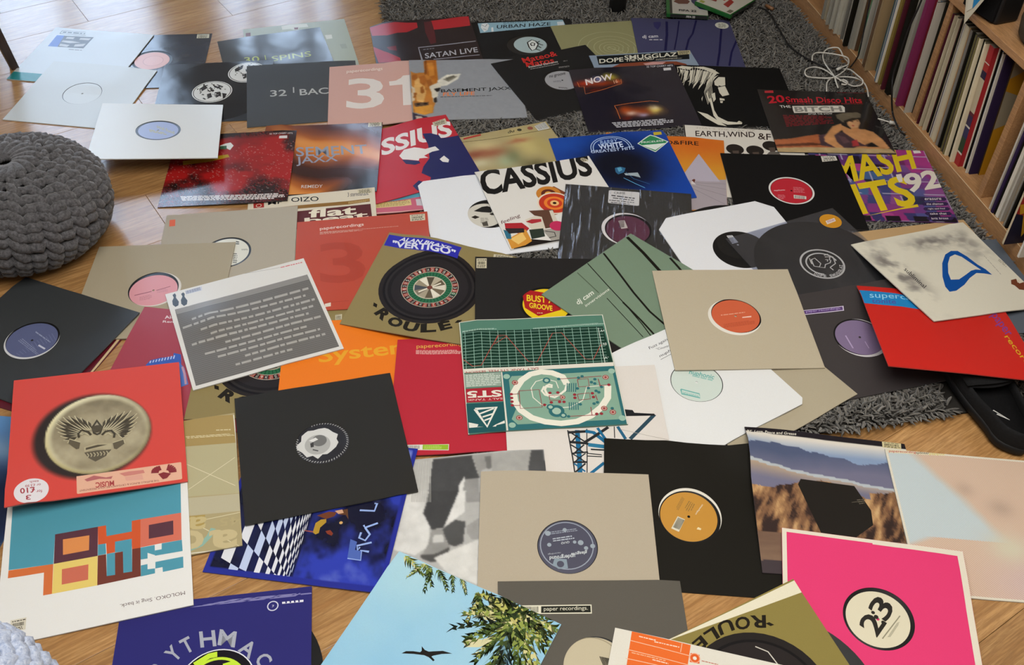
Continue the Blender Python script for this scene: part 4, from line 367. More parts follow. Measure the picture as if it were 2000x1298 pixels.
'B7':['cover_print',['p','#cdc8bd',[0,0,1000,0,1000,1000,0,1000]],['p','#2a2626',[0,0,12,0,12,1000,0,1000]],'lettering',['t','EARTH,WIND','#2a1d1c',12,[94,175,516,-39,5,-96]],['t','&F','#2a1d1c',12,[631,149,111,7,10,-98]],['t',"THAT'S THE WAY OF",'#aaa295',0,[102,47,511,-10,4,-25]],'cover_picture',['e','#1f1a18',415,321,75,75],['p','#4c4039',[389,348,445,338,439,408,398,425]],['p','#5c5650',[328,505,388,412,463,399,503,489,474,588,329,600]],['e','#1f1a18',584,325,75,75],['p','#4c4039',[558,351,614,342,607,411,566,429]],['p','#5c5650',[495,509,556,416,631,403,669,494,640,592,495,605]],['e','#1f1a18',731,243,75,75],['p','#4c4039',[704,269,760,260,753,331,711,349]],['p','#5c5650',[638,430,701,336,776,323,814,414,783,514,637,527]],['p','#8a847a',[373,400,417,454,483,370,492,486,377,516]]],
'B14':['cover_print',['p','#b3946a',[0,0,1000,0,1000,1000,0,1000]]],
'B16':['cover_print',['p','#565d66',[0,0,1000,0,1000,1000,0,1000]]],
'D1':['cover_picture',['g','mosaic',96,[]],['t','SMASH','#d0b41e',31,[7,603,860,-333,29,-375]],['t','HITS','#d0b41e',31,[-23,1022,771,-244,-16,-403]],['p','#d0b41e',[285,948,586,830,740,770,741,805,582,848]],['t',"'92",'#d2cbbd',37,[646,644,360,-109,24,-277]],['p','#2f2148',[774,700,797,677,982,664,997,689,971,714,787,723]],['t','erasure','#cfc8c8',8,[814,712,136,-10,5,-27]],['p','#2f2148',[771,765,793,742,977,730,992,754,966,779,784,787]],['t','the shamen','#cfc8c8',8,[810,777,136,-10,5,-27]],['p','#2f2148',[767,831,789,809,972,797,986,821,961,846,779,854]],['t','right said fred','#cfc8c8',8,[805,844,135,-9,5,-27]],['p','#2f2148',[763,893,785,871,967,860,981,884,957,908,776,916]],['t','take that','#cfc8c8',8,[802,906,134,-9,5,-27]],['p','#2f2148',[759,957,781,935,963,923,977,947,952,970,772,979]],['t','kris kross','#cfc8c8',8,[798,969,133,-10,5,-27]],'price_sticker',['p','#cfcac6',[903,3,962,-4,966,36,903,47]]],
'B8':['cover_print',['p','#141313',[0,0,1000,0,1000,1000,0,1000]],'price_sticker',['k','#cdc9bd',[853,10,981,-7,981,66,847,92]],'label_print',['t','nuphonic','#d8c8c8',6,[355,515,92,-9,5,-25]],['p','#d0c8c0',[506,555,604,575,595,614,498,603]],['p','#2a2222',[512,562,515,562,508,600,505,600]],['p','#2a2222',[520,564,524,564,517,601,513,601]],['p','#2a2222',[529,566,532,565,525,603,522,603]],['p','#2a2222',[537,567,540,567,533,605,530,605]],['p','#2a2222',[545,569,549,569,542,606,538,606]],['p','#2a2222',[554,570,557,570,550,608,547,608]],['p','#2a2222',[562,572,565,572,558,610,555,610]],['p','#2a2222',[570,574,574,574,566,611,563,611]],['p','#2a2222',[579,575,582,575,575,613,571,613]],['p','#2a2222',[587,577,590,577,583,615,580,615]],['m','#c87880',5,500,[526,447,613,452,601,530,512,526]],['m','#c87880',4,500,[378,552,438,551,425,617,365,618]]],
'B9':['cover_print',['p','#34332f',[0,0,1000,0,1000,1000,0,1000]],'price_sticker',['p','#cbcac6',[347,47,363,41,582,32,591,41,590,199,579,208,359,210,346,202]],['t','CRIME','#2c2c30',0,[391,89,88,-12,-4,-29]],['m','#3a3a3e',1,850,[370,100,556,109,553,128,369,122]],['m','#3a3a3e',1,850,[382,134,549,138,547,152,382,150]],['m','#3a3a3e',1,850,[355,166,552,167,549,179,355,180]],['m','#3a3a3e',1,850,[368,192,516,191,516,201,369,205]],'label_print',['p','#b9b0a8',[434,410,482,396,509,485,460,503]],['p','#3a2c30',[439,415,480,402,481,406,440,420]],['p','#3a2c30',[439,425,480,411,481,415,441,429]],['p','#3a2c30',[440,434,480,420,482,424,441,438]],['p','#3a2c30',[440,443,481,429,482,433,441,447]],['p','#3a2c30',[440,452,481,438,482,443,441,456]],['p','#3a2c30',[441,461,481,447,482,452,442,465]],['p','#3a2c30',[441,470,481,456,483,461,442,474]],['p','#3a2c30',[441,479,482,465,483,470,442,483]],['p','#3a2c30',[441,488,482,474,483,479,443,492]]],
'B10':['cover_print',['p','#d6d8db',[0,0,1000,0,1000,1000,0,1000]],'label_print',['e','#c4c0b4',456,508,143,143],['p','#1c1c1c',[381,444,454,403,497,401,535,429,512,488,441,468]],['p','#26221e',[347,512,382,497,414,525,374,539]],['p','#26221e',[494,498,528,488,526,521,506,517]],['m','#8a867a',4,600,[418,531,479,543,466,610,405,598]],['p','#4a463e',[416,592,460,584,459,642,418,637]]],
'B11':['cover_print',['p','#d4d1ca',[0,0,1000,0,1000,1000,0,1000]],'lettering',['t','CASSIUS','#121212',37,[-27,324,970,-50,61,-330]],['t','feeling','#5a3434',4,[17,706,170,-51,9,-55]],'cover_picture',['p','#7a3a20',[410,380,574,333,644,444,572,649,479,688,397,694]],['e','#c07a2c',499,419,100,100],['e','#5a2418',499,419,60,60],['e','#d8a040',499,419,30,30],['e','#d9cdb8',506,547,140,140],['e','#b5341f',506,547,125,125],['e','#dd7a2c',506,547,85,85],['e','#c03a20',506,547,60,60],['e','#e0b070',506,547,35,35],['e','#2a1510',506,547,15,15],['p','#a82830',[397,585,451,608,410,694,396,673]],['p','#a3242c',[46,687,179,715,214,796,149,854,30,780]],['p','#cbc2b0',[215,685,300,661,355,686,333,832,226,819]],['p','#a52c34',[212,710,267,694,339,710,330,742,250,746]],['p','#5a3c2e',[277,588,469,622,412,834,333,832,352,687,301,656]],['p','#c8c0b0',[432,630,461,628,454,793,413,817]],['p','#9a968c',[305,842,457,846,428,991,331,989]],['p','#28332a',[207,811,317,824,300,921,191,924]],['p','#1a1310',[74,957,191,924,335,985,408,986,367,1042,18,1000]],['p','#c88a34',[12,875,183,801,186,947,122,980,9,994]],['p','#e0b868',[33,880,147,828,152,913,74,957]],['p','#2c6880',[15,759,60,796,43,883,7,870]],['p','#2a2426',[32,747,172,784,162,832,43,817]],['e','#b52a54',432,825,60,60],['l','#2a2a2a',8,[321,860,385,895,379,944,325,945]],'price_sticker',['k','#bdb59a',[871,7,975,-1,970,71,873,69]]],
'B12':['cover_print',['p','#d5d6d8',[0,0,1000,0,1000,1000,0,1000]],'price_sticker',['p','#c9c9c9',[469,324,514,331,520,420,466,423]],['p','#3a3a3a',[474,332,511,336,511,342,473,338]],['p','#3a3a3a',[469,349,506,354,506,360,468,355]],['p','#3a3a3a',[464,367,501,371,501,377,464,373]],['p','#3a3a3a',[459,384,496,389,496,395,459,390]],['p','#3a3a3a',[455,401,491,406,491,412,454,408]]],
'B13':['price_sticker',['e','#c4871c',881,132,85,85],['p','#d5c9c0',[845,116,930,113,919,148,831,155]],['m','#a05060',3,700,[854,120,925,120,916,141,846,143]],'label_print',['e','#cfcbc0',512,520,166,166],['e','#161616',512,520,152,152],['l','#cfcbc0',12,[452,622,437,610,423,597,411,581,403,564,397,545,394,526,395,506,399,487,405,469,415,452,428,437,442,425,459,414,477,407,496,403,515,402,535,404,553,409,571,418,587,429,601,442,612,458,621,475,627,494,630,513,629,532]],['l','#cfcbc0',8,[464,450,498,445,503,513,468,543,501,564,528,536,572,534,596,511]],['l','#cfcbc0',8,[464,450,438,518,470,541]],['l','#cfcbc0',8,[461,429,438,493]],['l','#cfcbc0',8,[539,577,604,556,633,486,624,465,586,507]],['l','#cfcbc0',8,[582,447,615,445,619,480,576,464]],['l','#cfcbc0',8,[561,491,577,495,563,514]],['l','#cfcbc0',8,[539,577,544,611]],['t','D','#cfcbc0',40,[381,591,10,16,22,-14]],['t','O','#cfcbc0',40,[394,612,13,14,19,-17]],['t','P','#cfcbc0',40,[411,630,15,12,16,-20]],['t','E','#cfcbc0',40,[431,645,17,9,13,-23]],['t','S','#cfcbc0',40,[477,665,19,3,5,-26]],['t','M','#cfcbc0',40,[502,669,19,0,0,-26]],['t','U','#cfcbc0',40,[527,668,19,-3,-4,-26]],['t','G','#cfcbc0',40,[551,664,18,-6,-8,-25]],['t','G','#cfcbc0',40,[575,655,17,-9,-12,-23]],['t','L','#cfcbc0',40,[596,643,15,-12,-16,-20]],['t','A','#cfcbc0',40,[616,627,13,-14,-19,-18]],['t','Z','#cfcbc0',40,[632,608,10,-16,-22,-14]]],
'B15':['cover_picture',['g','smoke',80,[]],['r','#0f4a94',[522,399,615,310,686,282,737,295,763,373,779,478,803,541,809,608,760,582,703,563,610,605,516,666,406,716,349,716,357,656,417,544],[563,413,631,344,689,327,720,366,743,463,763,540,725,525,680,530,615,560,519,601,456,590,490,514]],['t','subliminal','#26262a',6,[184,401,1,238,43,-24]],['m','#a09a88',2,800,[991,455,1005,534,974,555,965,473]],['m','#aaa698',1,800,[905,393,885,615,873,622,892,403]],['p','#6b3a26',[912,691,962,686,950,738,998,731,938,812,901,798,897,751,882,732]],['p','#c9bca8',[956,700,983,698,966,725,943,729]]],
'B17':['cover_print',['p','#c2231c',[0,0,1000,0,1000,1000,0,1000]],['p','#1a80bd',[-7,72,282,87,534,77,548,268,354,263,-8,251]],'lettering',['t','supercar','#8fcbe8',4,[51,195,333,-18,8,-69]],['t','tonite','#4f4a9c',4,[56,239,167,-9,7,-52]],['t','paper','#7a3a8c',6,[854,267,27,260,71,-70]],['t','recordings','#d0ab20',6,[871,515,58,514,54,-39]]],
'B18':['cover_print',['p','#3b3737',[0,0,1000,0,1000,1000,0,1000]],'price_sticker',['p','#c8bfd0',[192,155,535,182,515,228,182,200]],['p','#54386f',[194,161,523,188,511,220,190,194]],['t','paper recordings.','#b3a2d0',0,[239,190,262,22,7,-23]],'label_print',['l','#a594b4',10,[408,454,399,579]],['l','#a594b4',6,[511,540,505,606]]],
'B19':['cover_print',['p','#b0a58e',[0,0,1000,0,1000,1000,0,1000]],'label_print',['m','#d89a80',1,800,[410,473,586,445,583,459,407,487]],['m','#a84a30',4,600,[409,569,635,524,629,571,405,609]],['p','#e0b8a8',[555,499,621,489,618,503,553,510]]],
'B20':['cover_print',['p','#a59b84',[0,0,1000,0,1000,1000,0,1000]]],
'B21':['cover_print',['p','#d4d5d3',[0,0,1000,0,1000,1000,0,1000]],'lettering',['t','Fuzz again','#26262a',0,[412,115,163,-9,11,-31]],['t','"Country','#26262a',0,[447,144,111,16,12,-24]],['t','nuph','#26262a',0,[424,210,100,-8,15,-30]],'cover_print',['l','#26262a',3,[419,222,521,214]],'label_print',['t','nuphonic','#5aa29c',19,[494,422,110,123,43,-34]],['m','#8fb8b0',1,700,[523,431,610,532,593,546,506,445]],['l','#6aaaa2',10,[371,496,450,588,432,618,352,531,371,496]],['m','#6aaaa2',2,600,[370,516,439,595,428,609,357,532]]],
'B22':['cover_print',['p','#cec8c0',[0,0,1000,0,1000,1000,0,1000]],'cover_picture',['l','#26282a',8,[383,523,399,850]],['l','#1f6288',30,[443,523,430,851]],['l','#26282a',6,[503,513,472,851]],['l','#26282a',20,[383,542,442,537,509,533]],['l','#26282a',20,[385,616,483,627,595,663]],['l','#26282a',10,[388,532,484,617]],['l','#26282a',10,[392,627,440,564]],['l','#26282a',12,[393,710,492,700]],['l','#26282a',10,[391,638,467,705]],['l','#26282a',10,[401,715,474,639]],['l','#26282a',12,[395,775,477,776]],['l','#26282a',8,[397,715,468,776]],['l','#26282a',8,[404,775,475,711]],['l','#1f6288',10,[399,784,463,838]],['l','#26282a',10,[402,842,468,785]],['l','#1f6288',25,[493,532,542,544,608,620]],['l','#26282a',20,[484,617,556,566,638,504]],['l','#2c7090',30,[499,639,596,658]],['l','#26282a',12,[511,678,593,685]],['l','#26282a',8,[487,711,572,723,572,739,485,733]],['l','#1f6288',18,[494,851,582,781]],['l','#1f6288',18,[570,508,611,599]],['l','#245a78',20,[697,501,735,602]],['l','#2a4452',25,[763,603,941,415]],['l','#1f2022',12,[758,415,941,419]],['l','#26282a',6,[676,500,668,591]],['l','#9a958c',3,[711,523,996,627]],['p','#1f2022',[754,365,807,374,816,396,941,410,940,421,834,416,758,413]]],
'C1':['cover_print',['p','#a59d8d',[0,0,1000,0,1000,1000,0,1000]],'price_sticker',['p','#d2644a',[29,62,72,60,80,141,36,143]],'label_print',['m','#3a3a34',2,700,[555,368,581,379,581,419,557,416]],['m','#55554c',6,600,[547,508,576,515,584,636,551,629]],['m','#55554c',2,600,[602,471,652,470,653,492,604,487]]],
'C2':['cover_print',['p','#9f957f',[0,0,1000,0,1000,1000,0,1000]],'label_print',['l','#8a4a58',8,[371,561,483,524]],['l','#8a4a58',6,[514,514,605,474]],['m','#a86a70',4,500,[410,580,488,548,499,605,418,620]],['m','#b07880',3,500,[519,514,588,488,596,531,524,543]]],
'C3':['cover_print',['p','#cbc2ae',[0,0,1000,0,1000,1000,0,1000]],['p','#83602f',[91,127,393,128,793,139,955,133,956,170,791,181,394,171,92,169]],'small_print',['m','#b59a68',4,800,[787,148,955,141,954,167,786,174]],'cover_print',['p','#562a2c',[93,191,394,202,959,198,966,397,103,436]],'lettering',['t','flat','#d8cfba',31,[475,297,371,9,4,-105]],['t','beat','#d8cfba',31,[445,364,492,-7,-2,-69]],['t','OIZO','#16161a',12,[340,79,216,22,-3,-58]],['t','Mr','#16161a',12,[157,83,110,2,-1,-42]],['t','3 stereo','#35384a',4,[783,86,95,0,1,-52]],'price_sticker',['k','#bdb59a',[862,9,976,7,977,65,869,61]],'small_print',['m','#5a5a66',2,700,[880,63,949,62,948,90,879,90]],'cover_print',['p','#962a24',[42,38,125,44,128,109,46,107]],['e','#cfc4b0',85,78,22,22],['e','#962a24',85,78,17,17]],
'C4':['cover_print',['p','#ae4530',[0,0,1000,0,1000,1000,0,1000]],'lettering',['t','paperecordings','#dccdc0',8,[176,128,333,-13,-3,-45]],'small_print',['m','#c09080',1,800,[175,138,773,141,773,151,175,147]],['m','#c09080',2,800,[175,142,497,152,499,163,175,171]],'lettering',['t','3','#a23c28',19,[190,722,333,13,-25,-453]],'price_sticker',['k','#c4bda4',[863,25,980,25,979,103,865,103]],'cover_print',['p','#cfc4b4',[223,935,265,924,265,963,224,968]],['l','#8a3020',3,[46,927,393,918]]],
'C5':['cover_print',['p','#343739',[0,0,1000,0,1000,1000,0,1000]],'label_print',['m','#8088a4',3,600,[429,508,634,574,622,599,414,543]],['m','#8a92ac',1,700,[462,416,627,462,628,475,467,435]],['p','#b8bccb',[571,514,637,526,637,539,573,527]],['l','#6d7596',3,[484,658,521,662]],['l','#6d7596',3,[489,637,530,645]],['l','#6d7596',3,[495,615,539,627]],['l','#6d7596',3,[500,593,548,610]],['l','#6d7596',3,[506,572,558,592]],['l','#6d7596',3,[511,550,567,575]],['l','#6d7596',3,[517,528,577,557]],['l','#6d7596',3,[523,506,586,540]],['l','#6d7596',3,[531,487,591,517]],['l','#6d7596',3,[540,469,603,502]],['l','#6d7596',3,[550,451,614,486]],['l','#6d7596',3,[560,433,626,470]],['l','#6d7596',3,[569,415,637,455]],['l','#6d7596',3,[579,398,649,439]]],
'C6':['cover_print',['p','#54101e',[0,0,1000,0,1000,1000,0,1000]],['p','#c0a880',[986,144,1001,548,985,554,967,140]]],
'C33':['cover_picture',['g','blob',32,['#5f8fc0',[[0.921,0.658,0.6,0.45,'#141f3a',1.1],[0.723,0.262,0.3,0.08,'#8fa8b8',0.5]]]]],
'C32':['cover_print',['p','#b8566a',[0,0,1000,0,1000,1000,0,1000]],['p','#4f93a8',[-645,755,320,861,655,832,972,766,990,248,-714,110]],['p','#cdb476',[-78,860,316,861,574,852,582,926,317,927,-73,939]],'small_print',['m','#8a7640',4,600,[304,853,566,850,570,917,309,920]],'cover_print',['p','#bcb4b8',[614,860,727,855,726,962,622,940]],['l','#d6c0a8',8,[-225,1024,319,993,670,999]]],
'C7':['cover_print',['p','#983845',[0,0,1000,0,1000,1000,0,1000]],'lettering',['t','Air','#d5c6c4',19,[180,97,63,-15,-13,-30]],['t','Remixed','#d5c6c4',15,[179,135,170,-21,-4,-21]],'cover_picture',['p','#2a52a4',[212,531,226,485,285,454,360,432,353,399,404,406,450,525,224,558]],['l','#a9b8d8',8,[230,490,232,511]],['l','#a9b8d8',8,[247,481,249,503]],['l','#a9b8d8',8,[264,473,266,496]],['l','#a9b8d8',8,[281,464,284,488]],['l','#a9b8d8',8,[298,455,301,481]],['l','#a9b8d8',8,[315,447,318,473]],['l','#a9b8d8',8,[332,438,336,466]],['l','#a9b8d8',8,[349,429,353,458]],['l','#a9b8d8',8,[366,420,370,451]],['p','#4a6cb0',[416,475,470,522,543,656,503,688,451,585]],['l','#b08a9a',14,[452,512,486,568,527,658]]],
'C8':['cover_print',['p','#cfcdc7',[0,0,1000,0,1000,1000,0,1000]],['p','#625f5b',[33,197,976,186,977,970,24,969]],['p','#85827d',[33,197,976,186,977,240,38,251]],['x','hatch',[0.033,0.197,0.976,0.186,0.977,0.97,0.024,0.969,'#7d7a74',44]],'small_print',['m','#a09d95',1,500,[123,318,947,302,941,358,121,378]],['m','#a09d95',1,500,[49,378,908,366,902,422,48,432]],['m','#a09d95',1,500,[158,452,957,429,951,484,156,504]],['m','#a09d95',1,500,[212,516,928,492,922,546,210,562]],['m','#a09d95',1,500,[74,564,878,555,873,609,73,614]],['m','#a09d95',1,500,[286,623,947,615,941,668,283,673]],['m','#a09d95',1,500,[137,683,839,679,833,731,135,734]],['m','#a09d95',1,500,[210,740,908,736,902,788,208,790]],['m','#a09d95',1,500,[378,798,927,795,922,847,375,848]],['m','#a09d95',1,500,[302,855,682,859,678,909,300,904]],'cover_print',['p','#39424c',[46,29,64,17,69,39,63,69,74,122,64,161,42,170,29,141,33,96,49,63]],['p','#39424c',[103,42,121,30,127,52,120,81,131,133,120,172,98,182,85,152,90,108,107,75]],['p','#b9bcc8',[135,20,253,17,246,61,134,61]],['p','#4a5468',[141,22,144,22,142,58,139,58]],['p','#4a5468',[149,22,153,22,151,58,147,58]],['p','#4a5468',[158,22,161,22,159,58,156,58]],['p','#4a5468',[166,21,170,21,168,57,164,57]],['p','#4a5468',[175,21,178,21,176,57,173,57]],['p','#4a5468',[183,21,187,21,185,57,181,57]],['p','#4a5468',[192,21,196,21,193,56,190,56]],['p','#4a5468',[200,20,204,20,202,56,198,56]],['p','#4a5468',[209,20,213,20,210,56,207,56]],['p','#4a5468',[217,20,221,20,219,55,215,55]],['p','#4a5468',[226,19,230,19,227,55,224,55]],['p','#4a5468',[235,19,238,19,236,55,232,55]],'small_print',['m','#c8686a',1,900,[819,30,980,34,977,49,818,42]],'cover_print',['l','#8a8884',3,[198,-49,815,34]]],
'C9':['cover_print',['p','#dc741f',[0,0,1000,0,1000,1000,0,1000]],'lettering',['t','System','#d8992a',19,[250,446,628,-70,-19,-169]]],
'C10':['cover_print',['p','#ab2835',[0,0,1000,0,1000,1000,0,1000]],'lettering',['t','paperecordings','#cf9f48',6,[134,101,329,5,-4,-46]],'small_print',['m','#cc9a94',4,850,[129,107,436,134,439,173,131,146]],'price_sticker',['p','#d2cfc4',[72,917,373,926,372,974,74,954]],['p','#8aab2c',[212,922,369,929,369,969,212,959]],['p','#222222',[81,921,84,921,86,948,82,948]],['p','#222222',[89,921,92,922,94,948,91,948]],['p','#222222',[97,922,101,922,102,949,99,949]],['p','#222222',[105,922,109,922,110,949,107,949]],['p','#222222',[114,923,117,923,118,950,115,949]],['p','#222222',[122,923,125,923,127,950,123,950]],['p','#222222',[130,923,133,924,135,950,132,950]],['p','#222222',[138,924,142,924,143,951,140,951]],['p','#222222',[147,924,150,924,151,951,148,951]],['p','#222222',[155,925,158,925,160,952,156,952]],['p','#222222',[163,925,166,925,168,952,164,952]],['p','#222222',[171,925,175,926,176,953,173,952]],['p','#222222',[180,926,183,926,184,953,181,953]],['p','#222222',[188,926,191,926,192,953,189,953]],['m','#a9c45c',4,800,[221,930,328,934,328,961,222,955]]],
'C11':['cover_print',['p','#2a2926',[0,0,1000,0,1000,1000,0,1000]],'label_print',['p','#c4c4c0',[587,485,595,514,576,547,542,575,517,591,489,587,458,615,431,584,394,588,372,547,343,514,342,485,374,456,381,414,405,393,423,381,458,384,489,378,527,379,548,393,573,425,600,449]],['e','#a2a29e',469,503,78,78],['e','#6a6a68',483,474,45,45],['p','#3a3a3a',[426,484,447,478,445,516,426,517]],['p','#d0d0cc',[420,461,463,444,477,464,443,477]],['l','#3a3a3a',8,[436,536,467,554]],['l','#b0b0ac',5,[451,353,453,340]],['l','#b0b0ac',5,[466,348,470,335]],['l','#b0b0ac',5,[482,346,487,333]],['l','#b0b0ac',5,[499,345,505,333]],['l','#b0b0ac',5,[515,346,522,335]],['l','#b0b0ac',5,[531,349,540,338]],['l','#b0b0ac',5,[547,353,556,344]],['l','#b0b0ac',5,[562,359,572,351]],['l','#b0b0ac',5,[576,367,588,360]],['l','#b0b0ac',5,[589,376,602,371]],['l','#b0b0ac',5,[602,387,614,383]],['l','#b0b0ac',5,[613,399,626,396]],['l','#b0b0ac',5,[622,412,636,411]],['l','#b0b0ac',5,[630,426,644,426]],['l','#b0b0ac',5,[637,441,650,443]],['l','#b0b0ac',5,[642,456,655,460]],['l','#b0b0ac',5,[645,472,658,477]],['l','#b0b0ac',5,[646,488,658,495]],['l','#b0b0ac',5,[646,505,657,512]],['l','#b0b0ac',5,[644,521,654,529]],['l','#b0b0ac',5,[640,537,649,546]],['l','#b0b0ac',5,[634,552,643,563]],['l','#b0b0ac',5,[627,566,634,578]],['l','#b0b0ac',5,[618,580,624,592]],['l','#b0b0ac',5,[608,593,612,605]],['l','#b0b0ac',5,[596,604,599,617]],['l','#b0b0ac',5,[583,614,585,628]],['l','#b0b0ac',5,[570,623,570,636]],['l','#b0b0ac',5,[555,630,553,643]],['l','#b0b0ac',5,[539,635,537,648]],['l','#b0b0ac',5,[524,639,519,652]],['l','#b0b0ac',5,[507,641,502,653]],['l','#b0b0ac',5,[491,641,484,652]],['l','#b0b0ac',5,[475,639,467,650]],['l','#b0b0ac',5,[459,636,450,645]],['l','#b0b0ac',5,[444,630,433,639]],['l','#b0b0ac',5,[429,624,418,631]],['l','#b0b0ac',5,[415,615,403,621]],['l','#b0b0ac',5,[402,605,389,610]],['l','#b0b0ac',5,[390,594,377,597]],['l','#b0b0ac',5,[380,582,367,583]],['l','#b0b0ac',5,[371,568,357,568]],['l','#b0b0ac',5,[363,553,350,553]],['l','#b0b0ac',5,[358,538,344,536]],['l','#b0b0ac',5,[353,523,341,519]],['l','#b0b0ac',5,[351,506,339,501]],['l','#b0b0ac',5,[350,490,339,484]],['l','#b0b0ac',5,[352,474,341,466]],['l','#b0b0ac',5,[355,458,345,449]],['l','#b0b0ac',5,[359,442,350,432]]],
'C31':['cover_print',['p','#85774e',[0,0,1000,0,1000,1000,0,1000]],['x','roulette',[0.487,0.505]],'lettering',['t','R','#1f1b14',60,[190,849,90,60,49,-73]],['t','O','#1f1b14',60,[303,921,103,32,26,-84]],['t','U','#1f1b14',60,[433,957,108,0,0,-88]],['t','L','#1f1b14',60,[568,953,103,-32,-26,-84]],['t','É','#1f1b14',60,[698,907,71,-46,-59,-91]],['p','#1f1b14',[154,745,161,779,192,791,185,758]],['p','#1f1b14',[766,806,799,795,807,762,775,773]],'price_sticker',['p','#2c2c9c',[8,26,582,42,594,187,11,150]],'lettering',['t','ALAN BRAXE','#cdd0dc',31,[102,78,410,48,8,-44]],['t','"VERTIGO"','#cdd0dc',37,[69,147,502,30,-11,-66]],'price_sticker',['k','#bdb59a',[826,28,963,5,973,40,832,69]]],
'C12':['cover_print',['p','#85774e',[0,0,1000,0,1000,1000,0,1000]],['x','roulette',[0.475,0.47]],'lettering',['t','R','#1f1b14',60,[177,815,90,60,49,-73]],['t','O','#1f1b14',60,[291,886,103,32,26,-84]],['t','U','#1f1b14',60,[421,922,108,0,0,-88]],['t','L','#1f1b14',60,[556,918,103,-32,-26,-84]],['t','É','#1f1b14',60,[686,872,71,-46,-59,-91]],['p','#1f1b14',[142,711,149,744,180,757,173,723]],['p','#1f1b14',[754,772,787,761,795,728,763,739]],'price_sticker',['k','#bdb59a',[871,55,917,45,919,100,875,105]]],
'C13':['cover_print',['p','#a3966e',[0,0,1000,0,1000,1000,0,1000]],['p','#9c8550',[635,-37,988,15,1002,245,634,198]],'small_print',['m','#c9bd94',2,800,[698,125,954,160,1001,188,713,148]],['m','#c9bd94',1,800,[883,112,971,127,971,140,884,124]],'cover_print',['p','#aea68a',[633,591,1001,635,1000,761,632,719]],['p','#aaa27e',[634,200,1002,246,1012,633,633,580]],['l','#cfc7a4',4,[703,345,980,571]],['l','#cfc7a4',4,[713,539,987,358]],['l','#cfc7a4',4,[632,782,998,770]],['l','#cfc7a4',4,[721,772,995,1011]],['p','#a08a4c',[714,733,804,742,794,832,715,822]],'lettering',['t','a','#b8a878',25,[815,756,-108,-20,-13,87]],['t','a','#b9aa80',37,[980,884,-156,-30,-7,127]],['t','o','#b9aa80',37,[794,845,-140,-23,-3,128]],['t','45','#a89a70',12,[997,798,-112,-12,-3,56]],'cover_print',['l','#86a898',30,[719,958,778,943,822,898,846,848]],['l','#d2cdbc',6,[719,989,999,1016]],['l','#d2cdbc',6,[994,16,1010,603]]],
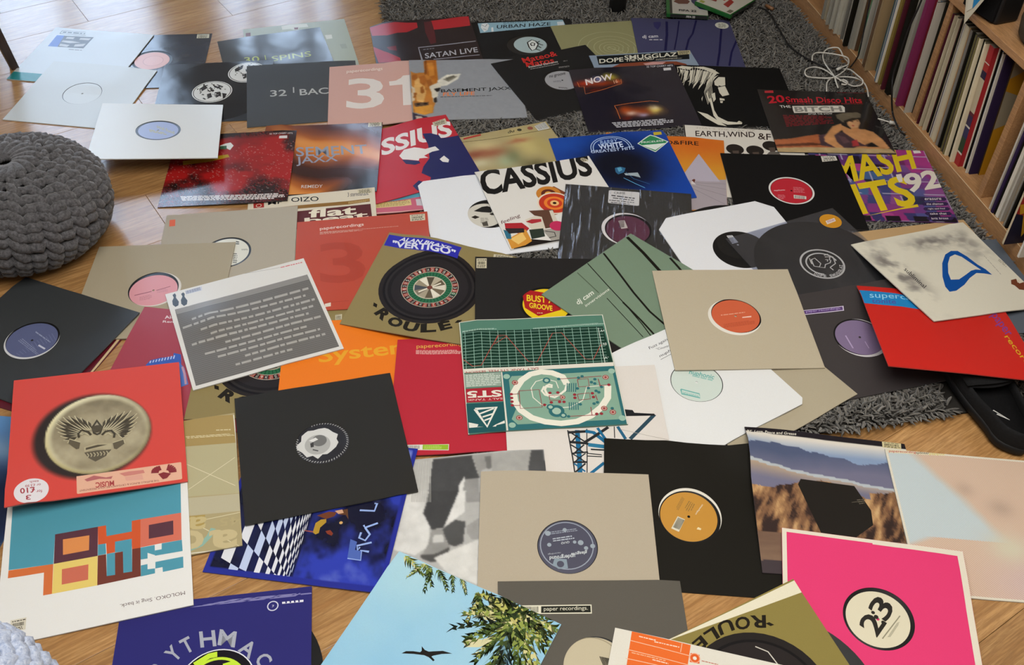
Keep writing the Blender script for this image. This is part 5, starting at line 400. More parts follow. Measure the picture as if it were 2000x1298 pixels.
'C14':['cover_picture',['g','coin',112,[0.502,0.53]],['p','#4a4334',[469,506,440,453,438,416,458,443]],['l','#b9b090',6,[466,497,440,453,438,416]],['p','#3d372a',[462,509,413,435,399,383,429,420]],['l','#b9b090',6,[456,497,413,435,399,383]],['p','#4a4334',[455,512,388,424,363,362,403,406]],['l','#b9b090',6,[446,497,388,424,363,362]],['p','#3d372a',[448,516,365,424,329,359,377,404]],['l','#b9b090',6,[436,500,365,424,329,359]],['p','#4a4334',[441,519,342,429,297,363,353,407]],['l','#b9b090',6,[426,504,342,429,297,363]],['p','#3d372a',[434,522,323,443,269,382,331,419]],['l','#b9b090',6,[417,508,323,443,269,382]],['p','#4a4334',[427,526,313,461,256,406,319,435]],['l','#b9b090',6,[410,514,313,461,256,406]],['p','#3d372a',[420,529,314,486,260,443,318,460]],['l','#b9b090',6,[404,520,314,486,260,443]],['p','#4a4334',[412,532,319,512,270,480,321,485]],['l','#b9b090',6,[398,527,319,512,270,480]],['p','#3d372a',[405,536,327,538,285,517,326,510]],['l','#b9b090',6,[393,534,327,538,285,517]],['p','#4a4334',[398,539,339,562,304,553,334,534]],['l','#b9b090',6,[389,541,339,562,304,553]],['p','#3d372a',[391,542,352,579,324,578,343,552]],['l','#b9b090',6,[385,546,352,579,324,578]],['p','#4a4334',[520,512,546,461,545,422,527,447]],['l','#b9b090',6,[523,503,546,461,545,422]],['p','#3d372a',[529,517,571,451,581,401,554,433]],['l','#b9b090',6,[534,505,571,451,581,401]],['p','#4a4334',[537,522,597,443,616,384,580,423]],['l','#b9b090',6,[545,508,597,443,616,384]],['p','#3d372a',[546,527,624,441,656,377,610,419]],['l','#b9b090',6,[557,512,624,441,656,377]],['p','#4a4334',[554,532,651,444,694,378,638,421]],['l','#b9b090',6,[568,517,651,444,694,378]],['p','#3d372a',[563,537,675,466,729,408,664,441]],['l','#b9b090',6,[579,524,675,466,729,408]],['p','#4a4334',[572,542,681,489,734,439,672,462]],['l','#b9b090',6,[588,532,681,489,734,439]],['p','#3d372a',[580,547,679,517,727,479,671,489]],['l','#b9b090',6,[595,540,679,517,727,479]],['p','#4a4334',[589,552,672,543,713,517,667,515]],['l','#b9b090',6,[601,548,672,543,713,517]],['p','#3d372a',[597,557,664,565,697,547,660,536]],['l','#b9b090',6,[607,556,664,565,697,547]],['p','#4a4334',[606,562,652,582,676,572,651,554]],['l','#b9b090',6,[613,563,652,582,676,572]],['p','#3d372a',[614,567,638,596,656,592,644,570]],['l','#b9b090',6,[618,569,638,596,656,592]],['l','#423c2f',14,[460,539,441,508,406,491,387,515,391,548]],['l','#b5ac8c',8,[445,536,422,516,403,528]],['p','#5a5240',[400,587,338,549,330,579,377,636,393,634]],['l','#b5ac8c',6,[400,587,338,549,330,579]],['l','#423c2f',14,[522,550,541,526,576,522,595,553,591,584]],['l','#b5ac8c',8,[537,553,560,541,579,561]],['p','#5a5240',[583,621,645,605,653,639,605,678,590,670]],['l','#b5ac8c',6,[583,621,645,605,653,639]],['p','#433d30',[493,417,530,491,516,538,495,547,472,530,460,479]],['p','#9a917a',[494,441,516,492,508,526,495,534,480,521,472,484]],['e','#4c4536',494,496,30,30],['p','#a89e80',[419,628,476,612,579,625,576,662,480,650,423,666]],['m','#4c4536',1,800,[430,630,480,620,571,632,430,656]],['p','#554e3e',[422,671,491,665,576,673,544,720,485,752,446,717]],['l','#a89e80',6,[438,679,447,697,442,711]],['l','#a89e80',6,[456,679,465,697,460,711]],['l','#a89e80',6,[474,679,484,697,478,712]],['l','#a89e80',6,[493,680,502,697,496,712]],['l','#a89e80',6,[511,680,520,697,515,712]],['l','#a89e80',6,[529,680,538,698,533,712]],['l','#a89e80',6,[547,680,556,698,551,713]],'price_sticker',['p','#d6a68c',[381,846,966,847,971,852,970,973,963,978,390,978,385,972]],['e','#d5d0d2',141,912,92,92],'lettering',['t','MUSIC','#a23a3c',31,[588,915,-102,-3,1,40]],['t','THE BUFFALO BUNCH & CRYDAMOURE VOUS PRESENTENT','#6d2a2a',0,[839,956,-441,-6,1,13]],['l','#7d2a30',12,[851,889,841,853]],['l','#7d2a30',12,[847,890,827,856]],['l','#7d2a30',12,[844,891,815,862]],['l','#7d2a30',12,[842,894,805,871]],['l','#7d2a30',12,[841,897,799,883]],['l','#7d2a30',12,[840,901,797,896]],['l','#7d2a30',12,[888,896,901,852]],['l','#7d2a30',12,[891,898,915,860]],['l','#7d2a30',12,[894,901,926,871]],['l','#7d2a30',12,[896,904,935,884]],['l','#7d2a30',12,[897,908,940,898]],['l','#7d2a30',12,[898,912,941,912]],['p','#7d2a30',[836,915,867,906,909,924,884,955,861,959]],['p','#c07a70',[618,869,671,863,754,867,761,891,701,895,648,895]],['p','#d09a88',[648,900,746,898,752,940,655,931]],['p','#a86060',[425,879,477,858,544,885,581,882,573,901,507,889,440,896]],['t','3','#9a2a34',12,[142,945,-27,0,1,35]],['t','£10','#9a2a34',19,[158,888,-78,-2,5,42]],['t','for','#9a2a34',6,[198,913,-31,0,1,22]],['t','or £3.99','#9a2a34',6,[189,866,-82,-3,1,20]],['t','each','#9a2a34',6,[176,838,-46,-1,1,19]]],
'C15':['cover_print',['p','#d9d8d3',[0,0,1000,0,1000,1000,0,1000]],['p','#4a8ea0',[28,99,962,122,957,381,501,360,271,354,272,554,39,533]],['p','#c86a38',[39,535,272,554,274,745,229,743,226,598,39,585]],['p','#54303a',[271,354,501,360,504,560,274,554]],['p','#d0854a',[315,400,456,408,457,509,320,506]],['p','#d8bf68',[274,554,504,560,506,751,274,745]],['p','#bf6650',[319,601,457,604,458,703,322,700]],['p','#c45228',[501,360,546,362,549,436,683,439,683,367,733,368,731,565,687,562,683,493,595,488,596,559,552,559,548,487,504,485]],['p','#c86a54',[733,368,957,379,954,568,842,563,731,562]],['p','#54303a',[778,420,912,423,911,520,777,515]],['p','#4a8ea0',[545,362,685,367,685,441,549,438]],['p','#4a8ea0',[504,485,545,487,549,558,505,558]],['p','#6a3428',[505,559,549,560,554,705,598,708,596,563,638,565,641,707,687,710,687,562,732,564,732,751,506,751]],['p','#4a8ea0',[552,559,596,561,598,708,554,705]],['p','#4a8ea0',[595,488,685,491,687,710,641,707,638,565,596,561]],['p','#4a8ea0',[732,564,808,566,809,634,769,608,769,646,732,643]],['p','#4a8ea0',[846,565,955,569,957,645,809,638,809,603,845,604]],['p','#4a8ea0',[810,679,958,682,957,754,848,754,847,722,809,722]],['p','#4a8ea0',[733,682,768,682,768,716,807,720,807,752,732,753]],'lettering',['t','MOLOKO. Sing it back.','#5c4a4a',0,[958,896,-334,-3,2,29]],'price_sticker',['k','#c9c3b0',[73,854,152,855,152,927,81,924]]],
'C16':['cover_print',['p','#2a2868',[0,0,1000,0,1000,1000,0,1000]],['e','#d5d6dc',529,507,195,195],['e','#151218',529,507,189,189],['e','#b9d838',529,507,150,150],['e','#1d1420',529,507,135,135],['e','#b9d838',529,507,100,100],['e','#151218',529,507,80,80],['l','#b9d838',30,[413,386,483,344,523,340]],['p','#b9d838',[554,397,604,387,635,407,630,443,570,436]],'lettering',['t','R','#9da0ab',25,[266,426,11,-58,-76,-35]],['t','Y','#9da0ab',25,[314,363,36,-45,-64,-65]],['t','T','#9da0ab',25,[363,322,48,-24,-44,-82]],['t','H','#9da0ab',25,[435,292,81,1,-16,-94]],['t','M','#9da0ab',25,[520,287,89,26,6,-90]],['t','A','#9da0ab',25,[624,332,63,56,44,-68]],['t','C','#9da0ab',25,[709,398,38,54,62,-47]],['t','T','#9da0ab',25,[762,472,20,61,69,-16]],['m','#8a88b4',4,850,[348,49,1004,51,1005,35,592,26]],['t','Parlophone','#c4c4d4',6,[822,80,-46,-1,0,6]],['p','#d5d5dd',[843,76,956,77,956,90,844,88]],['l','#2a2868',8,[864,74,865,87]],['l','#2a2868',8,[886,74,888,87]],['l','#2a2868',8,[909,75,911,88]],['l','#2a2868',8,[932,75,933,88]],['e','#c4c4d4',795,94,30,30],['e','#2a2868',795,94,24,24],['t','£','#c4c4d4',6,[801,88,-11,0,0,13]]],
'C17':['cover_picture',['g','clouds',96,[]],['x','checks',[]],['p','#a8852c',[527,669,526,605,550,578,579,570,585,592,560,632,562,669,546,680]],['p','#6a3a24',[520,554,581,518,628,517,620,546,579,570]],['p','#5a3a24',[626,508,684,486,706,558,683,528,648,531]],['p','#c49a7c',[614,509,654,494,668,516,639,527]],['p','#7a3422',[596,651,621,640,643,661,638,677,609,667]],['p','#8a4a44',[470,660,525,660,532,670,480,666]],['e','#c49a5c',669,584,10,10],['l','#8ea6d8',12,[829,429,844,427,840,480,755,486]],['l','#8ea6d8',12,[878,559,813,599,801,583]],['l','#8ea6d8',12,[813,599,850,640,833,683,795,670,798,633]],['l','#8ea6d8',12,[872,691,796,723,807,753,813,730]],['l','#8ea6d8',14,[871,753,826,751,836,811,763,807]],['p','#4a62a8',[749,685,790,698,791,751,827,755,836,811,762,807]]],
'C18':['cover_picture',['g','soft',160,['#a9a8a4',0.65,0.06,[['#b9b8b2',[214,19,327,11,314,159,282,317,165,307]],['#444444',[327,11,563,11,587,122,604,181,513,181,480,225,485,335,290,318]],['#8f8e8a',[567,10,777,11,782,76,619,126,604,181]],['#6a6966',[639,31,720,26,707,117,651,120]],['#9a9994',[682,11,922,2,891,159,676,142]],['#4a4a4a',[922,2,998,1,1002,165,892,161]],['#cfcec9',[476,224,514,157,513,228,485,335,473,334]],['#8a8986',[515,181,597,176,602,344,489,335]],['#c9c8c3',[172,227,306,239,266,392,314,396,296,624,221,672,101,629,136,451]],['#3f3f3f',[310,240,487,257,452,420,381,501,316,510,268,392]],['#cfcec9',[479,257,519,261,506,406,420,472,385,501]],['#8a8985',[316,510,381,506,402,605,421,624,404,684,326,696,259,674,296,607]],['#4f4e4c',[251,674,326,674,417,632,404,697,355,724,303,720,259,696]],['#c0bfba',[327,547,380,550,387,595,319,599]],['#4d4d4c',[377,510,451,452,512,470,503,532,493,611,447,630,409,614]],['#8f8e8a',[519,497,590,449,584,591,539,588,514,542]],['#c9c8c2',[326,696,507,621,584,591,562,878,399,794]]]]],['l','#9a9994',3,[220,25,200,310]],['l','#9a9994',3,[227,23,208,311]],['l','#9a9994',3,[234,22,217,312]],['l','#9a9994',3,[241,21,226,312]],['l','#9a9994',3,[249,20,234,313]],['l','#9a9994',3,[256,19,243,314]],['l','#9a9994',3,[263,17,251,315]],['l','#9a9994',3,[271,16,260,315]],['l','#9a9994',3,[278,15,269,316]],['l','#9a9994',3,[285,14,277,317]],['l','#9a9994',3,[293,13,286,317]],['l','#9a9994',3,[300,11,294,318]],['l','#9a9994',3,[307,10,303,319]],['l','#9a9994',3,[314,9,312,320]]],
'C19':['cover_print',['p','#4f7766',[0,0,1000,0,1000,1000,0,1000]],['p','#cfccbe',[0,0,6,0,6,1000,0,1000]],['p','#cfccbe',[994,0,1000,0,1000,1000,994,1000]],['p','#cfccbe',[0,0,1000,0,1000,6,0,6]],['p','#173428',[17,108,982,119,991,473,6,444]],['p','#cfcabc',[6,447,994,474,991,509,8,480]],['l','#8fb3a2',3,[34,110,23,445]],['l','#8fb3a2',3,[90,118,78,448]],['l','#8fb3a2',3,[145,121,134,450]],['l','#8fb3a2',3,[202,117,190,450]],['l','#8fb3a2',3,[258,113,246,451]],['l','#8fb3a2',3,[315,113,302,452]],['l','#8fb3a2',3,[371,112,357,453]],['l','#8fb3a2',3,[427,113,413,455]],['l','#8fb3a2',3,[484,114,469,457]],['l','#8fb3a2',3,[540,115,526,458]],['l','#8fb3a2',3,[597,116,582,460]],['l','#8fb3a2',3,[653,117,638,462]],['l','#8fb3a2',3,[710,119,694,464]],['l','#8fb3a2',3,[767,120,750,466]],['l','#8fb3a2',3,[823,121,806,468]],['l','#8fb3a2',3,[880,122,862,470]],['l','#8fb3a2',3,[937,123,919,472]],['l','#8fb3a2',3,[17,124,976,138]],['l','#8fb3a2',3,[16,154,975,168]],['l','#8fb3a2',3,[15,183,973,197]],['l','#8fb3a2',3,[14,213,972,227]],['l','#8fb3a2',3,[13,242,970,256]],['l','#8fb3a2',3,[12,269,969,285]],['l','#8fb3a2',3,[11,296,967,314]],['l','#8fb3a2',3,[10,323,966,343]],['l','#8fb3a2',3,[9,349,964,371]],['l','#8fb3a2',3,[8,376,962,401]],['l','#8fb3a2',3,[7,403,961,430]],['l','#8fb3a2',3,[7,430,959,459]],['l','#a8453c',4,[9,363,65,427,122,427,254,171,319,167,209,255,256,158,308,160,436,414,493,425,628,162,688,160,815,426,867,435,939,297]],['l','#cfd8cc',4,[947,133,938,472]],'lettering',['t','-V','#cfd8cc',6,[972,414,-29,0,-2,25]],['t','0V','#cfd8cc',6,[980,281,-29,0,-2,25]],['t','+V','#cfd8cc',6,[988,149,-30,1,-2,25]],'small_print',['m','#9cb5a6',3,800,[502,100,997,80,994,100,500,113]],['m','#9cb5a6',2,800,[18,98,253,84,251,100,17,116]],'lettering',['t','SALT TANK STS PEEL SESSION','#8e2a30',12,[498,474,-480,-4,-1,18]],'cover_print',['p','#87988a',[6,491,245,495,238,617,9,610]],'small_print',['m','#bcc6ba',7,700,[16,498,242,502,235,608,14,604]],'cover_print',['p','#9c2430',[8,621,240,626,239,750,5,738]],'lettering',['t','ST5','#d4cfc2',37,[235,652,-221,-11,-1,59]],['t','SALT TANK','#d4b8b0',6,[238,720,-225,-10,-1,16]],'cover_print',['p','#1f4f52',[4,748,240,757,233,1003,2,991]],['l','#d5d4c8',20,[56,798,191,798,121,952,56,798]],['l','#d5d4c8',12,[83,841,175,806]],['l','#d5d4c8',12,[98,870,167,850]],['l','#d5d4c8',12,[108,900,153,883]],['p','#d5d4c8',[9,904,68,928,59,947,100,952,9,948]],['p','#d5d4c8',[154,956,172,943,233,914,233,937,180,947,175,958]],['p','#2d6468',[254,496,991,509,994,997,245,1002]],['p','#cfcabc',[247,495,255,495,248,1003,237,1004]],['p','#7b9c88',[292,571,313,537,974,551,975,936,958,957,311,954,278,907,316,819,282,771,292,666]],['l','#d9d6c6',16,[569,643,548,632,529,642,515,673,523,709,554,729,601,727,645,690,663,639]],['l','#d9d6c6',45,[663,639,643,573,578,531,509,516,437,530,375,578,339,635,312,686,313,761,344,838,405,905,485,945,583,965,686,956,777,916,856,850,907,776,925,675]],['l','#d9d6c6',14,[567,657,546,652,511,649,494,683,511,719,569,747,616,717]],['l','#d9d6c6',6,[604,669,595,610,528,580,465,598,428,654,432,736,476,797,557,838,660,834,745,785,787,674,937,671]],['l','#8a343a',5,[348,671,478,670,481,821,341,823,348,671]],['l','#8a343a',5,[736,605,806,604,804,670,735,669,736,605]],['l','#8a343a',5,[718,731,797,726,796,777,720,780,718,731]],['l','#8a343a',5,[615,590,896,591]],['l','#8a343a',5,[633,910,820,913]],['l','#8a343a',5,[536,727,614,728,608,773,536,768,536,727]],['l','#8a343a',5,[294,696,345,697]],['l','#8a343a',5,[293,795,344,796]],['l','#8a343a',5,[833,746,839,792]],['l','#8a343a',5,[867,670,928,670]],['l','#8a343a',5,[788,844,786,911]],['l','#8a343a',5,[323,574,322,621]],['l','#8a343a',5,[871,612,876,693]],['e','#9a3a3c',329,596,20,20],['e','#b9c0ac',329,596,14,14],['e','#9a3a3c',329,596,10,10],['e','#9a3a3c',327,899,20,20],['e','#b9c0ac',327,899,14,14],['e','#9a3a3c',327,899,10,10],['e','#9a3a3c',921,603,20,20],['e','#b9c0ac',921,603,14,14],['e','#9a3a3c',921,603,10,10],['e','#9a3a3c',921,897,20,20],['e','#b9c0ac',921,897,14,14],['e','#9a3a3c',921,897,10,10],['e','#9a3a3c',871,862,20,20],['e','#b9c0ac',871,862,14,14],['e','#9a3a3c',871,862,10,10],['e','#9a3a3c',620,749,17,17],['e','#b9c0ac',620,749,12,12],['e','#9a3a3c',620,749,8,8],['e','#8a2c34',700,733,11,11],['e','#8a2c34',698,760,11,11],['e','#8a2c34',815,731,11,11],['e','#8a2c34',817,763,11,11],['e','#8a2c34',596,786,11,11],['e','#8a2c34',624,788,11,11],['e','#8a2c34',595,706,11,11],['e','#8a2c34',544,705,11,11],['e','#8a2c34',498,804,11,11],['e','#8a2c34',543,786,11,11],['e','#8a2c34',817,904,11,11],['e','#8a2c34',847,904,11,11],['e','#8a2c34',296,696,11,11],['e','#8a2c34',295,728,11,11],['e','#8a2c34',294,760,11,11],['e','#8a2c34',293,792,11,11],['e','#8a2c34',932,670,11,11],['e','#2d6468',770,581,11,11],['e','#2d6468',849,614,11,11],['e','#2d6468',823,637,11,11],['e','#2d6468',843,650,11,11],['e','#2d6468',882,683,11,11],['e','#2d6468',745,591,11,11],['e','#2d6468',615,590,11,11],['e','#2d6468',796,684,11,11],['e','#2d6468',725,682,11,11],['e','#2d6468',637,911,11,11],['e','#2d6468',725,817,11,11],['e','#2d6468',836,809,11,11],['e','#2d6468',813,818,11,11],['e','#2d6468',858,726,11,11],['e','#2d6468',842,713,11,11],['e','#2d6468',922,866,11,11],['e','#2d6468',535,595,25,25],['e','#9ab3a0',535,595,14,14],['e','#2d6468',567,861,50,50],['e','#9ab3a0',567,861,28,28],['e','#2d6468',533,825,25,25],['e','#9ab3a0',533,825,14,14],['e','#2d6468',605,900,22,22],['e','#9ab3a0',605,900,12,12],['e','#8fae9c',280,537,22,22],['e','#8fae9c',277,957,22,22],['e','#8fae9c',969,553,22,22],['e','#8fae9c',972,949,22,22],['l','#2d6468',6,[666,630,654,706]],['l','#2d6468',6,[657,794,650,858]],['l','#2d6468',6,[680,632,667,707]],['l','#2d6468',6,[671,796,664,859]],['l','#2d6468',6,[694,633,681,708]],['l','#2d6468',6,[685,797,677,860]],['l','#2d6468',6,[708,634,695,709]],['l','#2d6468',6,[698,798,691,861]],['l','#2d6468',6,[722,635,709,711]],['l','#2d6468',6,[712,799,705,862]]],
'C20':['cover_print',['p','#a99e8a',[0,0,1000,0,1000,1000,0,1000]],'label_print',['e','#8c94a0',496,492,152,152],['e','#454555',496,492,146,146],['p','#7d8c96',[425,574,492,579,498,635,445,640,413,615]],['e','#454555',457,610,20,20],['t','glasgow','#c9d0d0',12,[609,518,-93,15,-1,26]],['t','underground','#c9d0d0',12,[540,539,-143,17,0,32]],['t','recordings','#a8b0b4',0,[460,532,-72,12,0,12]],['t','QUQ','#c9d0d0',6,[512,461,-47,10,-1,15]],['m','#a8b0b8',2,600,[416,446,539,421,540,452,420,472]],['m','#8c94a0',2,600,[379,408,560,377,559,399,383,430]],['e','#8f9aa2',487,392,12,12],['e','#8f9aa2',575,472,16,16],['e','#8f9aa2',604,506,12,12],['e','#8f9aa2',397,490,12,12],['e','#8f9aa2',642,492,14,14],['e','#8f9aa2',390,417,16,16],['e','#8f9aa2',541,469,10,10]],
'C21':['cover_print',['p','#57534b',[0,0,1000,0,1000,1000,0,1000]],'price_sticker',['p','#d2ceb8',[72,147,501,145,499,198,71,197]],['p','#25261f',[230,153,495,151,494,191,228,192]],['t','paper recordings.','#cfcbb6',0,[243,187,236,-4,1,-30]],['p','#2a2820',[108,153,111,153,111,187,108,188]],['p','#2a2820',[116,153,119,153,119,187,115,188]],['p','#2a2820',[124,153,127,153,127,187,123,188]],['p','#2a2820',[131,153,135,153,135,187,131,188]],['p','#2a2820',[139,153,143,153,143,187,139,188]],['p','#2a2820',[147,153,151,153,150,187,147,188]],['p','#2a2820',[155,153,159,153,158,187,155,188]],['p','#2a2820',[163,153,167,153,166,187,163,188]],['p','#2a2820',[171,154,175,154,174,187,170,188]],['p','#2a2820',[179,154,182,154,182,188,178,188]],['p','#2a2820',[187,154,190,154,190,188,186,188]],['p','#2a2820',[195,154,198,154,198,188,194,188]],['p','#2a2820',[203,154,206,154,206,188,202,189]],['p','#2a2820',[210,154,214,154,213,188,210,189]],'label_print',['e','#8f866c',479,488,155,155],['e','#b5aa8e',479,488,150,150],['l','#3a3424',5,[521,440,536,489]],['l','#3a3424',5,[528,442,542,489]],['l','#3a3424',5,[534,443,548,489]],['l','#3a3424',5,[540,445,555,489]],['l','#3a3424',5,[546,446,561,489]],['l','#3a3424',5,[552,448,567,489]],['l','#3a3424',5,[558,449,573,489]],['l','#3a3424',5,[564,451,579,489]],['l','#3a3424',5,[570,452,586,489]]],
'C22':['cover_print',['p','#1a1813',[0,0,1000,0,1000,1000,0,1000]],'label_print',['t','nuphonic','#d8d0b8',6,[527,488,45,-72,11,8]],['p','#cfcab4',[428,516,469,533,431,619,388,600]],['p','#2a251a',[431,523,433,524,400,592,398,591]],['p','#2a251a',[435,525,437,526,405,594,402,593]],['p','#2a251a',[439,526,441,527,409,595,406,594]],['p','#2a251a',[443,528,445,529,413,597,410,596]],['p','#2a251a',[447,530,449,531,417,599,414,598]],['p','#2a251a',[451,532,453,533,421,601,419,600]],['p','#2a251a',[455,533,457,534,425,602,423,601]],['p','#2a251a',[459,535,462,536,429,604,427,603]],['p','#2a251a',[463,537,466,538,433,606,431,605]],['m','#7a6034',3,500,[458,378,416,465,435,476,473,395]],['m','#7a6034',4,500,[496,402,462,465,508,482,534,425]],['p','#d8c89c',[542,576,560,585,556,596,533,592]]],
'C23':['cover_picture',['g','canyon',128,[]],['t','BT_Love, Peace and Grease','#d6d2c4',12,[7,52,307,-16,6,-23]],['p','#17130f',[299,355,617,369,685,535,677,638,463,808,417,812,388,802,277,396]],['l','#6a6254',3,[580,490,654,472]],['m','#5f584a',3,600,[612,464,666,452,658,491,625,502]],'price_sticker',['k','#c4b98e',[858,-1,978,0,969,48,852,48]]],
'C24':['cover_picture',['g','halftone',128,[]],['p','#cfc9b8',[0,0,1000,0,1000,14,0,14]],['p','#cfc9b8',[0,0,14,0,14,1000,0,1000]],['p','#cfc9b8',[0,986,1000,986,1000,1000,0,1000]],['p','#cfc7aa',[12,-2,368,-16,363,16,17,29]],['t','paperecording','#a8283e',6,[20,29,164,-8,6,-24]],['t','splinter','#2a2836',6,[183,23,82,-4,5,-23]],['t','paplp02','#c4b45c',6,[266,22,91,-7,6,-26]]],
'C25':['cover_print',['p','#d43a6c',[0,0,1000,0,1000,1000,0,1000]],['p','#d4ccba',[0,0,1000,0,1000,24,0,24]],['p','#d4ccba',[0,0,26,0,26,1000,0,1000]],['p','#d4ccba',[965,0,1000,0,1000,1000,965,1000]],['p','#d4ccba',[506,6,504,32,978,37,987,5]],['p','#d4ccba',[0,970,1000,970,1000,1000,0,1000]],'label_print',['t','3','#1d1a14',19,[540,518,56,-97,-96,-72]],['t','2','#1d1a14',19,[483,615,59,-94,-97,-64]],['e','#1d1a14',522,519,10,10],['e','#1d1a14',474,468,10,10],['e','#1d1a14',488,492,12,12],['l','#8a866f',6,[510,617,614,466]],['m','#8f8b76',4,800,[537,603,595,509,613,503,552,601]]],
'C26':['cover_print',['p','#83763f',[0,0,1000,0,1000,1000,0,1000]],['e','#231f1d',479,454,370,370],['e','#141212',479,454,330,330],['e','#262120',479,454,315,315],['l','#c4c0b4',6,[658,321,647,239,600,190]],'lettering',['t','R','#1d1810',31,[746,51,-81,-27,-37,66]],['t','O','#1d1810',31,[660,23,-79,-17,-29,69]],['t','U','#1d1810',31,[560,-1,-88,3,-11,70]],['t','L','#1d1810',31,[452,11,-72,15,3,68]],['t','É','#1d1810',31,[365,32,-68,23,16,73]],['p','#1d1810',[719,94,741,94,758,117,736,117]]],
'C27':['cover_print',['p','#d0ccbf',[0,0,1000,0,1000,1000,0,1000]],['p','#d8662a',[89,0,399,5,392,457,99,528]],['l','#e0b090',4,[89,55,401,66]],['l','#e0b090',4,[85,110,402,118]],['l','#e0b090',4,[82,160,394,160]],['l','#e0b090',4,[354,7,352,58]],'small_print',['m','#e8c8b0',1,800,[129,16,218,18,218,28,131,25]],['m','#e8c8b0',1,800,[212,28,345,27,345,36,212,37]],['m','#e0a880',1,800,[106,118,285,121,284,129,108,127]],['m','#e8c8b0',1,800,[216,131,300,133,300,142,218,140]],'cover_print',['p','#cf5a26',[403,49,450,48,455,97,405,100]],['e','#e0a080',428,72,28,28],['e','#cf5a26',428,72,23,23],['e','#d8d0c4',428,73,10,10],'small_print',['m','#b06a58',1,750,[464,74,548,74,548,82,464,82]]],
